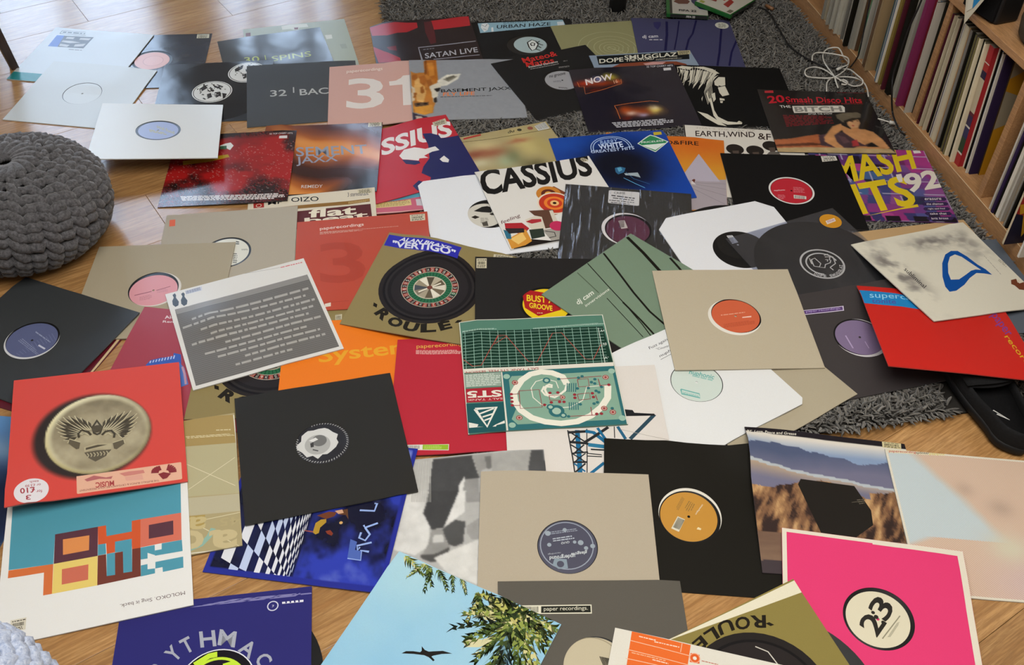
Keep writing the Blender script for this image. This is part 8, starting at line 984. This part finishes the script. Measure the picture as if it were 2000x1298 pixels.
# ------------------------------------------------------------------ low record shelf
SH = tag(empty('record_shelf', RW(1.54, 2.2, 0), RA), 'pale beech-effect open shelf unit packed with records along the rug', 'shelf')
def board(nm, x0, x1, y0, y1, z0, z1): return link(nm, boxm(nm, x0-1.54, x1-1.54, y0-2.2, y1-2.2, z0, z1, 0.0012), BEECH, SH)
board('base_board', 1.54, 1.92, 1.02, 3.46, 0.0, 0.05); board('shelf_board', 1.54, 1.92, 1.02, 3.46, 0.386, 0.404)
for y in (2.137, 1.785, 1.40, 1.03, 3.45): board('divider', 1.545, 1.90, y-.0095, y+.0095, 0.05, 0.386)
board('back_board', 1.905, 1.92, 1.02, 3.46, 0.05, 0.386)
link('edge_highlight', boxm('edge_highlight', -.0006, .0004, -1.18, 1.26, .0488, .0502), plain('painted_highlight', '#d8c09a', 0.5), SH)  # thin pale strip paints the highlight along the base board's front edge

ORD = 'first second third fourth fifth sixth seventh eighth ninth tenth eleventh twelfth thirteenth fourteenth fifteenth sixteenth seventeenth eighteenth nineteenth'.split()
TENS = {2: 'twent', 3: 'thirt', 4: 'fort', 5: 'fift', 6: 'sixt', 7: 'sevent'}
def ordw(i): return ORD[i] if i < 19 else (TENS[(i+1)//10]+('ieth' if (i+1) % 10 == 0 else 'y-'+ORD[(i+1) % 10-1]))
SPN = 'records standing in the low shelf'
def shelf_record(label, y, t, x, col, lean=0.0, bands=None, cover=None, top='#8f897c', size=0.314, z0=0.0503, turn=0.0, mat='s'):
    """one upright record: y is its nearer side, spine faces the room; lean tips the top away"""
    root = tag(empty('shelved_record', RW(x, y, z0), RA+turn), label, 'record sleeve', SPN)
    zs = [0]+[b[0] for b in (bands or [])]+[1]; cl = [b[1] for b in (bands or [])]+[col]
    V = []; F = []; C_ = []
    def add(q, c): i = len(V); V.extend(q); F.append((i, i+1, i+2, i+3)); C_.append(srgb(c))
    def p(a, b, c): return (a, b+lean*c, c)
    for i in range(len(zs)-1):
        a, b = zs[i]*size, zs[i+1]*size; add([p(0, t, a), p(0, 0, a), p(0, 0, b), p(0, t, b)], cl[i])
    cv = cover or col
    add([p(0, 0, 0), p(size, 0, 0), p(size, 0, size), p(0, 0, size)], cv); add([p(size, t, 0), p(0, t, 0), p(0, t, size), p(size, t, size)], cv)
    add([p(0, 0, size), p(size, 0, size), p(size, t, size), p(0, t, size)], top); add([p(0, t, 0), p(size, t, 0), p(size, 0, 0), p(0, 0, 0)], cv); add([p(size, 0, 0), p(size, t, 0), p(size, t, size), p(size, 0, size)], cv)
    me = mesh('sleeve', V, F, C_)
    bm = bmesh.new(); bm.from_mesh(me); bmesh.ops.remove_doubles(bm, verts=bm.verts[:], dist=1e-6); bm.to_mesh(me); bm.free()
    link('sleeve', me, CARD[mat], root); return root
def face_print(root, polys, lean, size=0.314):  # flat print on the side that faces the camera end of the shelf
    V = []; F = []; C_ = []
    for k, (P, c) in enumerate(polys):
        i = len(V); V += [(a*size, -.0004-.0001*k+lean*b*size, b*size) for a, b in P]
        for tr in tessellate_polygon([[Vector((a, b, 0)) for a, b in P]]):
            q = [P[j] for j in tr]; s = (q[1][0]-q[0][0])*(q[2][1]-q[0][1])-(q[2][0]-q[0][0])*(q[1][1]-q[0][1])
            F.append(tuple(i+j for j in (tr if s > 0 else tr[::-1]))); C_.append(srgb(c))
    link('cover_print', mesh('cover_print', V, F, C_), CARD['s'], root)
NAMES = {'g': ('#aaa698', 'grey'), 'G': ('#7b786f', 'dark grey'), 'c': ('#bdb297', 'cream'), 'w': ('#c4beb0', 'off-white'), 'k': ('#17150f', 'black'), 'n': ('#26304c', 'navy'), 'e': ('#1f6b45', 'green'), 't': ('#3d5f69', 'teal'), 'b': ('#5a6d80', 'blue-grey'), 'B': ('#2c5f8c', 'blue'),
 'r': ('#70202c', 'crimson'), 'R': ('#9c3030', 'red'), 'm': ('#70284a', 'magenta'), 'M': ('#4a1c26', 'maroon'), 'p': ('#2e2140', 'dark purple'), 'P': ('#5a4a66', 'mauve'), 'o': ('#b07a34', 'amber'), 'O': ('#7d6a34', 'old-gold'), 'u': ('#5c4632', 'brown'), 'T': ('#9a8260', 'tan'), 'l': ('#6b6440', 'olive'), 'K': ('#232a22', 'green-black'), 'y': ('#b58a22', 'ochre')}
def fill(bay, spec, y_near, pitch_scale, lean_of, xf, seed):
    """spec: letters and thickness in mm from the near side to the far side"""
    rg = random.Random(seed); y = y_near; toks = spec.split(); prev = None
    for i, tk in enumerate(toks):
        c = tk[0]; t = float(tk[1:])*1e-3*pitch_scale; hexc, nm = NAMES[c]; q = rg.uniform(.88, 1.12); h = '#'+''.join('%02x' % int(min(255, int(hexc[k:k+2], 16)*q)) for k in (1, 3, 5))
        lean = lean_of(i/len(toks)); lab = '%s record spine, %s from the near end of %s' % (nm, ordw(i), bay)
        if prev is not None: y += max(0, prev-lean)*0.316
        prev = lean; shelf_record(lab, y, t*.90, xf(i, rg), h, lean, None, None, rg.choice(('#57523f', '#3a362c', '#8f897c', '#1c1a16')), mat=rg.choice('msg') if c in 'gbwGt' else 'm'); y += t+.0004
    return y, prev
jit = lambda lo, hi: (lambda i, rg: rg.uniform(lo, hi))
# middle bay: ochre cover nearest, a banded box spine in the middle, the rest leaning against the far divider
r_y = shelf_record('ochre and stone patterned cover with dashed line, near end of the middle bay', 1.866, .005, 1.590, '#3a2c1c', 0.10, None, '#b07c1a')
face_print(r_y, [([(.0, .40), (.0, .72), (.42, .56)], '#8f856f'), ([(.0, .96), (.34, .99), (.0, .82)], '#8f856f'), ([(.55, .98), (.98, .98), (.98, .55), (.8, .80)], '#6b5a34')]+[([(.43, .05+.105*k), (.455, .05+.105*k), (.455, .11+.105*k), (.43, .11+.105*k)], '#1c1812') for k in range(9)]+[([(.45+.1*k, .93), (.51+.1*k, .93), (.51+.1*k, .955), (.45+.1*k, .955)], '#1c1812') for k in range(5)], .10)
y, _ = fill('the middle shelf bay', 'p6 w5 c5 B7 k6 w4', 1.8725, 1.0, lambda f: .10, jit(1.560, 1.572), 21)
y += .0006; shelf_record('thick banded red, cream and purple spine in the middle shelf bay', y, .020, 1.556, '#9a2428', .10, [(.10, '#9a2428'), (.115, '#c4beb0'), (.24, '#1f3a26'), (.33, '#2a2a52'), (.345, '#c4beb0'), (.43, '#2c2044'), (.46, '#541824'), (.74, '#b3a68c'), (.80, '#251a3c'), (.86, '#9c2a26'), (.868, '#c4beb0')], '#9a2428'); y += .0224
y, _ = fill('middle bay past banded spine', 'c6 c5 l5 k7 c5 l6 p5 l4 K10 k7 G9 o5 c5 c13 w4 p4 k5 c4 k5 M4 c4 k5 T5 c3 k4 M5', y, 1.03, lambda f: .10*(1-f)**.7, jit(1.545, 1.556), 22)
# far bay, long and without dividers
fill('the far shelf bay', 'k9 w3 b6 w3 g6 r9 m12 w3 g9 G9 g14 k16 P8 M6 w6 u4 e4 O10 w3 b6 k5 g8 c8 c9 t13 T8 k6 u12 c5 g6 b6 n4 g6 g7 c6 e12 c11 u6 g6 G7 g6 k8 u4 c5 g6 g5 c5 G6 g5 c6 M4 g7 g5 b5 c6 G7 g5 w5 t6 k6 g6 c7 u5 g6 c5 G8', 2.158, 1.22, lambda f: .03, lambda i, rg: 1.548+rg.uniform(-.022, .012), 23)
# near bay: thin spines, then two covers slipped forward
r_d = shelf_record('red, yellow and navy painted cover jutting out of the near shelf bay', 1.598, .006, 1.503, '#b5a88c', 0.03, None, '#8e2620')
face_print(r_d, [([(0, 0), (.25, 0), (.22, .2), (0, .28)], '#191a2c'), ([(.25, .0), (.60, .0), (.6, .34), (.3, .3)], '#1c2440'), ([(.03, .27), (.30, .33), (.45, .40), (.40, .47), (.2, .38), (.0, .36)], '#b58a22'), ([(.06, .27), (.12, .06), (.18, .22), (.24, .05), (.26, .24), (.32, .09), (.33, .30)], '#b58a22'), ([(.0, .36), (.2, .38), (.42, .5), (.3, .75), (.12, .80), (.0, .62)], '#8e2620'), ([(.3, .75), (.5, .55), (.7, .6), (.6, .9)], '#8e2620'), ([(.10, .80), (.25, .83), (.3, .95), (.12, .97)], '#2a2c1c'), ([(.22, .62), (.27, .62), (.45, .9), (.40, .92)], '#b5a88c'), ([(.38, .36), (.43, .34), (.5, .6), (.46, .62)], '#b5a88c')], .03)
shelf_record('plain white sleeve standing in front of the painted cover in the near shelf bay', 1.548, .006, 1.512, '#c4c0b6', 0.02)
fill('the near shelf bay', 'k8 k7 G6 u5 T6 w7 G6 w12 k7 p8 c6 w6', 1.645, 1.02, lambda f: .02, jit(1.540, 1.552), 24)

# on the shelf board
sb = tag(empty('speaker', RW(1.556, 1.972, 0.4043), RA+.18), 'black box speaker standing on the shelf board above the middle bay', 'speaker')
link('cabinet', boxm('cabinet', .004, .072, 0, .115, 0, .19, .006), BLACK, sb); link('grille', boxm('grille', -.004, .0035, .006, .109, .006, .184, .002), plain('speaker_cloth', '#131314', .95, .1, .3, 500., .4), sb)
V, F = lathe([(.001, 0), (.085, 0), (.098, .012), (.103, .045), (.098, .085), (.080, .12), (.05, .142), (.001, .152)], 56)
dm = tag(empty('domed_speaker', RW(1.667, 1.866, 0.4043)), 'dull olive-brown domed cloth object on the shelf board beside the black speaker', 'ornament')
link('cloth_dome', mesh('cloth_dome', V, F, None, True), plain('brown_cloth', '#4c4334', .9, .15, .25, 260., .5), dm)
V, F = lathe([(.001, -.0), (.088, .0), (.088, .004), (.001, .004)], 48); link('foot_ring', mesh('foot_ring', V, F), BLACK, dm)
pn = tag(empty('pennant', RW(1.512, 2.02, 0.388), RA), 'small white and blue triangular paper pennant hanging in front of the shelf board', 'pennant')
def tri(pts, x, nm, c, th=.0006):
    V = [(x, a, b) for a, b in pts]+[(x+th, a, b) for a, b in pts]; n = len(pts); F = [tuple(range(n)), tuple(range(2*n-1, n-1, -1))]+[(i, n+i, n+(i+1) % n, (i+1) % n) for i in range(n)]
    link(nm, mesh(nm, V, F, [srgb(c)]*len(F)), CARD['m'], pn)
tri([(0, 0), (.085, .19), (-.095, .19)], 0, 'paper_flag', '#c9c0a8'); tri([(-.012, .045), (.030, .178), (-.084, .178)], -.0008, 'blue_field', '#2c7fb0', .0003)
tri([(.004, .030), (.050, .176), (.022, .176), (-.010, .045)], -.0012, 'white_band', '#cfc8b4', .0003)
cu = bpy.data.curves.new('lettering', 'FONT'); cu.body = 'lounge'; cu.size = .027; cu.offset = .0007; o = bpy.data.objects.new('lettering', cu); COL.objects.link(o); bpy.context.view_layer.update()
me = bpy.data.meshes.new_from_object(o.evaluated_get(bpy.context.evaluated_depsgraph_get())); bpy.data.objects.remove(o); me.materials.clear()
Mx = Matrix(((0, 0, -1, -.0016), (-.30, -.95, 0, .047), (-.95, .30, 0, .158), (0, 0, 0, 1)))
me.transform(Mx); paint(me, [srgb('#1c1a18')]*len(me.polygons)); link('lettering', me, CARD['m'], pn)

# ------------------------------------------------------------------ video game cases on the rug
def game_case(label, ox, oy, ang, w_, d_, z, polys, words):
    root = tag(empty('game_case', RW(ox, oy, z), RA+ang), label, 'game case', 'game cases on the rug'); GR = plain('green_plastic', '#1c5a26', .25, .5, .05)
    link('case_shell', boxm('case_shell', 0, w_, 0, d_, 0, .014, .002), GR, root)
    V = []; F = []; C_ = []
    for k, (P, c) in enumerate(polys):
        i = len(V); V += [(a*w_, b*d_, .0143+.0001*k) for a, b in P]; F.append(tuple(range(i, i+len(P)))); C_.append(srgb(c))
    V += [(.012*1, -.0004, .0015), (w_-.002, -.0004, .0015), (w_-.002, -.0004, .0125), (.012, -.0004, .0125)]; i = len(V); F.append((i-4, i-3, i-2, i-1)); C_.append(srgb('#2a2c2a'))
    link('cover_insert', mesh('cover_insert', V, F, C_), CARD['g'], root)
    for (s, x, y, size, spine, c) in words:
        cu = bpy.data.curves.new('lettering', 'FONT'); cu.body = s; cu.size = size; cu.offset = .0004; o = bpy.data.objects.new('lettering', cu); COL.objects.link(o); bpy.context.view_layer.update()
        me = bpy.data.meshes.new_from_object(o.evaluated_get(bpy.context.evaluated_depsgraph_get())); bpy.data.objects.remove(o); me.materials.clear()
        me.transform(Matrix(((1, 0, 0, x), (0, 0, -1, -.0006), (0, 1, 0, y), (0, 0, 0, 1))) if spine else Matrix(((1, 0, 0, x), (0, 1, 0, y), (0, 0, 1, .0151), (0, 0, 0, 1))))
        paint(me, [srgb(c)]*len(me.polygons)); link('lettering', me, CARD['m'], root)
game_case('green game case with a white and blue cover lying flat on the rug', 1.074, 2.856, math.radians(-16), .131, .171, .0215,
 [([(.08, .0), (.99, .0), (.99, .99), (.08, .99)], '#a9a59c'), ([(.08, .0), (.14, .0), (.14, .99), (.08, .99)], '#22241f'), ([(.55, .99), (.62, .5), (.8, .25), (.99, .2), (.99, .99)], '#23264e'), ([(.18, .48), (.3, .40), (.52, .42), (.58, .52), (.5, .64), (.28, .64)], '#5a3428')],
 [('FIFA 22', .038, .018, .018, False, '#17181c'), ('FIFA 22', .062, .0035, .009, True, '#b9b9b4')])
game_case('green game case with a white cover and red figures, resting askew on the other case', 1.258, 2.786, math.atan2(.094, .122), .150, .134, .0362,
 [([(.02, .02), (.98, .02), (.98, .98), (.02, .98)], '#b5b1a4'), ([(.25, .25), (.55, .30), (.62, .45), (.3, .42)], '#8a2c28'), ([(.45, .5), (.85, .48), (.9, .62), (.5, .66)], '#93332c'), ([(.3, .62), (.5, .7), (.42, .86), (.28, .8)], '#7a2622'), ([(.62, .7), (.8, .66), (.78, .9), (.66, .9)], '#9a3c34'), ([(.06, .05), (.2, .05), (.2, .16), (.06, .16)], '#6a6658'), ([(.05, .8), (.14, .8), (.14, .92), (.05, .92)], '#8a8c3a')], [])

# ------------------------------------------------------------------ cables
def cable(name, label, pts, rad, mat, part='cord', extra=()):
    root = tag(empty(name, pts[0]), label, 'cable'); o = Vector(pts[0])
    V, F = tube([p-o for p in spline(pts, 7)], rad, 8); link(part, mesh(part, V, F, None, True), mat, root)
    for nm, P, r, m in extra:
        V, F = tube([Vector(p)-o for p in P], r, 10); link(nm, mesh(nm, V, F, None, True), m, root)
WHITE = plain('white_plastic', '#c9c6bd', .4, .4, .02)
cable('white_cable', 'white charging cable coiled in loops on the rug behind the black disco sleeve', [[0.875,2.584,0.027],[0.885,2.629,0.027],[0.901,2.654,0.027],[0.934,2.668,0.027],[0.972,2.665,0.027],[0.992,2.642,0.027],[0.995,2.606,0.027],[0.989,2.562,0.027]], .0021, WHITE, 'cord', [('cord', spline([[0.912,2.605,0.027],[0.91,2.634,0.032],[0.907,2.653,0.038],[0.898,2.732,0.034],[0.906,2.793,0.028],[0.926,2.827,0.03],[0.952,2.823,0.037],[0.96,2.806,0.036],[0.965,2.782,0.029],[0.972,2.748,0.028],[0.949,2.694,0.035],[0.916,2.653,0.038],[0.898,2.652,0.031],[0.861,2.658,0.027],[0.832,2.654,0.033],[0.826,2.667,0.038],[0.84,2.699,0.033],[0.869,2.72,0.027],[0.892,2.7,0.03],[0.91,2.649,0.037],[0.933,2.621,0.036],[0.957,2.616,0.028],[0.982,2.624,0.028],[0.987,2.635,0.036],[0.977,2.662,0.037],[0.968,2.705,0.03],[0.951,2.715,0.027]], 7), .0021, WHITE), ('cord', spline([[0.861,2.739,0.038],[0.869,2.77,0.038],[0.888,2.787,0.038],[0.931,2.782,0.038],[0.964,2.768,0.038],[0.971,2.751,0.038],[0.963,2.722,0.038],[0.943,2.705,0.038]], 7), .0021, WHITE), ('cord', spline([[0.918,2.622,0.04],[0.93,2.628,0.04],[0.938,2.616,0.04],[0.93,2.602,0.04],[0.918,2.604,0.04]], 7), .0021, WHITE), ('plug', [[0.944,2.709,0.036],[0.925,2.693,0.036]], .0042, WHITE)])
cable('white_cable', 'short white cable end with a plug lying beside the disco sleeve corner', [[0.986,2.442,0.03],[0.999,2.435,0.03],[1.013,2.426,0.03]], .0018, WHITE, 'cord', [('plug', [[1.013,2.424,0.031],[1.031,2.418,0.031]], .0050, WHITE)])
cable('black_cable', 'black cable snaking across the rug from the game cases', [[0.757,3.093,0.028],[0.779,3.074,0.028],[0.792,3.035,0.028],[0.799,2.962,0.028],[0.806,2.902,0.028],[0.815,2.84,0.028],[0.842,2.784,0.028],[0.874,2.742,0.028],[0.905,2.721,0.028],[0.936,2.718,0.028],[0.961,2.724,0.028]], .0026, BLACK, 'cord', [('plug', [[0.783,3.098,0.032],[0.802,3.073,0.032]], .0055, plain('copper_plug', '#7a5434', .4))])
cable('black_cable', 'thin black cable hanging from the shelf and meeting the white coil', [[0.951,2.669,0.286],[0.953,2.657,0.245],[0.955,2.647,0.179],[0.957,2.642,0.12],[0.987,2.733,0.05],[0.974,2.717,0.04],[0.972,2.721,0.03]], .0022, BLACK)
cable('black_cable', 'black cable hanging down the shelf front onto the rug beside the disco sleeve', [[0.996,2.425,0.403],[0.995,2.426,0.367],[0.992,2.44,0.291],[0.992,2.444,0.213],[0.992,2.444,0.162],[0.995,2.428,0.124],[1.02,2.447,0.055],[1.019,2.41,0.048],[1.023,2.381,0.042],[1.031,2.369,0.035],[1.042,2.365,0.028]], .0026, BLACK)

# ------------------------------------------------------------------ black slipper
def slipper():
    root = tag(empty('slipper', RW(1.236, 1.045, 0.003), RA), 'black slip-on slipper with open heel cup, propping up the bright red sleeve', 'slipper')
    root.rotation_euler = (0.055, 0, RA)
    FELT = plain('black_felt', '#1c1c1d', .92, .12, .25, 180., .4); RUB = plain('black_rubber', '#101011', .6, .3, .1, 60., .2); INS = plain('black_insole', '#121213', .95, .1, .2, 200., .3)
    Lg = .285
    def half(t):                               # half width along the foot, 0 heel .. 1 toe
        return .0405*min(1, (math.sin(min(1, t/.16)*math.pi/2))**.7)+.012*max(0, math.sin((t-.25)/.75*math.pi)) if t < .86 else (.0405+.012*math.sin((.86-.25)/.75*math.pi))*math.sqrt(max(0, 1-((t-.86)/.14)**2))
    ts = [0, .004, .015, .035, .07, .11, .16, .22, .3, .38, .46, .54, .62, .70, .78, .86, .91, .95, .98, .995, 1]
    ring = [(half(t), t*Lg) for t in ts]+[(-half(t), t*Lg) for t in ts[-2:0:-1]]; n = len(ring)
    def loft(levels, nm, mat, cap0=True, cap1=True):
        V = []; F = []
        for s, z in levels: V += [(x*s[0], .5*Lg+(y-.5*Lg)*s[1], z if not callable(z) else z(y/Lg)) for x, y in ring]
        for k in range(len(levels)-1): F += [(k*n+i, k*n+(i+1) % n, (k+1)*n+(i+1) % n, (k+1)*n+i) for i in range(n)]
        if cap0: F.append(tuple(range(n))[::-1])
        if cap1: F.append(tuple((len(levels)-1)*n+i for i in range(n)))
        link(nm, mesh(nm, V, F, None, True), mat, root)
    loft([((1.02, 1.005), 0.001), ((1.08, 1.02), .004), ((1.09, 1.025), .016), ((1.04, 1.01), .021)], 'sole', RUB)
    rim = lambda t: .052+.006*math.cos(t*6)+.004*max(0, min(1, (t-.38)/.25))-.016*max(0, (t-.7)/.3)
    loft([((1.04, 1.012), .0215), ((1.06, 1.018), .035), ((1.0, 1.0), lambda t: rim(t)-.006), ((.95, .985), rim), ((.88, .965), rim), ((.84, .955), lambda t: rim(t)-.008), ((.86, .955), .028)], 'upper', FELT, False, False)
    loft([((.88, .955), .0216), ((.88, .955), .027)], 'insole', INS)
    V = []; F = []; K_ = 10; J_ = 13         # vamp over the front half
    for k in range(K_+1):
        t = .50+.47*k/K_; hw = half(t)*.97; base = rim(t)-.002; hgt = .008*math.sin(math.pi*min(1, (1-t)/.42)**.8/2+.0)
        for j in range(J_):
            a = -1+2*j/(J_-1); V.append((hw*a, t*Lg+.012*(1-a*a)*(-1 if k == 0 else 0), base*(.94 if k == K_ else 1)+max(0, hgt)*(1-a*a)**.6))
    F = [(k*J_+j, k*J_+j+1, (k+1)*J_+j+1, (k+1)*J_+j) for k in range(K_) for j in range(J_-1)]
    me = mesh('vamp', V, F, None, True); o = link('vamp', me, FELT, root); md = o.modifiers.new('thick', 'SOLIDIFY'); md.thickness = .004
    V = []; F = []
    for k in range(9):                         # strap band across the instep
        a = -1+2*k/8; x = half(.56)*1.05*a; z = rim(.56)+.001+.010*(1-a*a)**.6
        V += [(x, .50*Lg-.010*(1-a*a), z), (x, .66*Lg, z-.001)]
    F = [(2*k, 2*k+2, 2*k+3, 2*k+1) for k in range(8)]; o = link('strap', mesh('strap', V, F, None, True), FELT, root); md = o.modifiers.new('thick', 'SOLIDIFY'); md.thickness = .003; md.offset = 1
    V = []; F = []
    for a, b, w_ in (((-.022, .088), (-.016, .094), .0012), ((-.016, .094), (.004, .066), .0012), ((-.014, .084), (.004, .066), .0014)):
        d = Vector((b[0]-a[0], b[1]-a[1])).normalized(); nx, ny = -d.y*w_, d.x*w_; i = len(V)
        V += [(a[0]-nx, a[1]-ny, .0275), (b[0]-nx*.4, b[1]-ny*.4, .0275), (b[0]+nx*.4, b[1]+ny*.4, .0275), (a[0]+nx, a[1]+ny, .0275)]; F.append((i, i+1, i+2, i+3))
    b17 = Sheet('B17'); bpy.context.view_layer.update()
    for o in root.children:                    # the red sleeve rests on it
        if o.name.startswith(('insole', 'sole')): continue
        M_ = o.matrix_world; I_ = M_.inverted()
        for v in o.data.vertices:
            q = M_ @ v.co; dx, dy = q.x-b17.x, q.y-b17.y; c, s = math.cos(b17.th), math.sin(b17.th); lx, ly = dx*c+dy*s, -dx*s+dy*c
            if abs(lx) < b17.sz/2+.012 and abs(ly) < b17.sz/2+.012:
                zt = float(b17.zat(np.array(lx), np.array(ly)))-b17.t-.006
                if q.z > zt: q.z = zt; v.co = I_ @ q
    link('insole_mark', mesh('insole_mark', V, F, [srgb('#c9c9c4')]*len(F)), CARD['m'], root)
slipper()
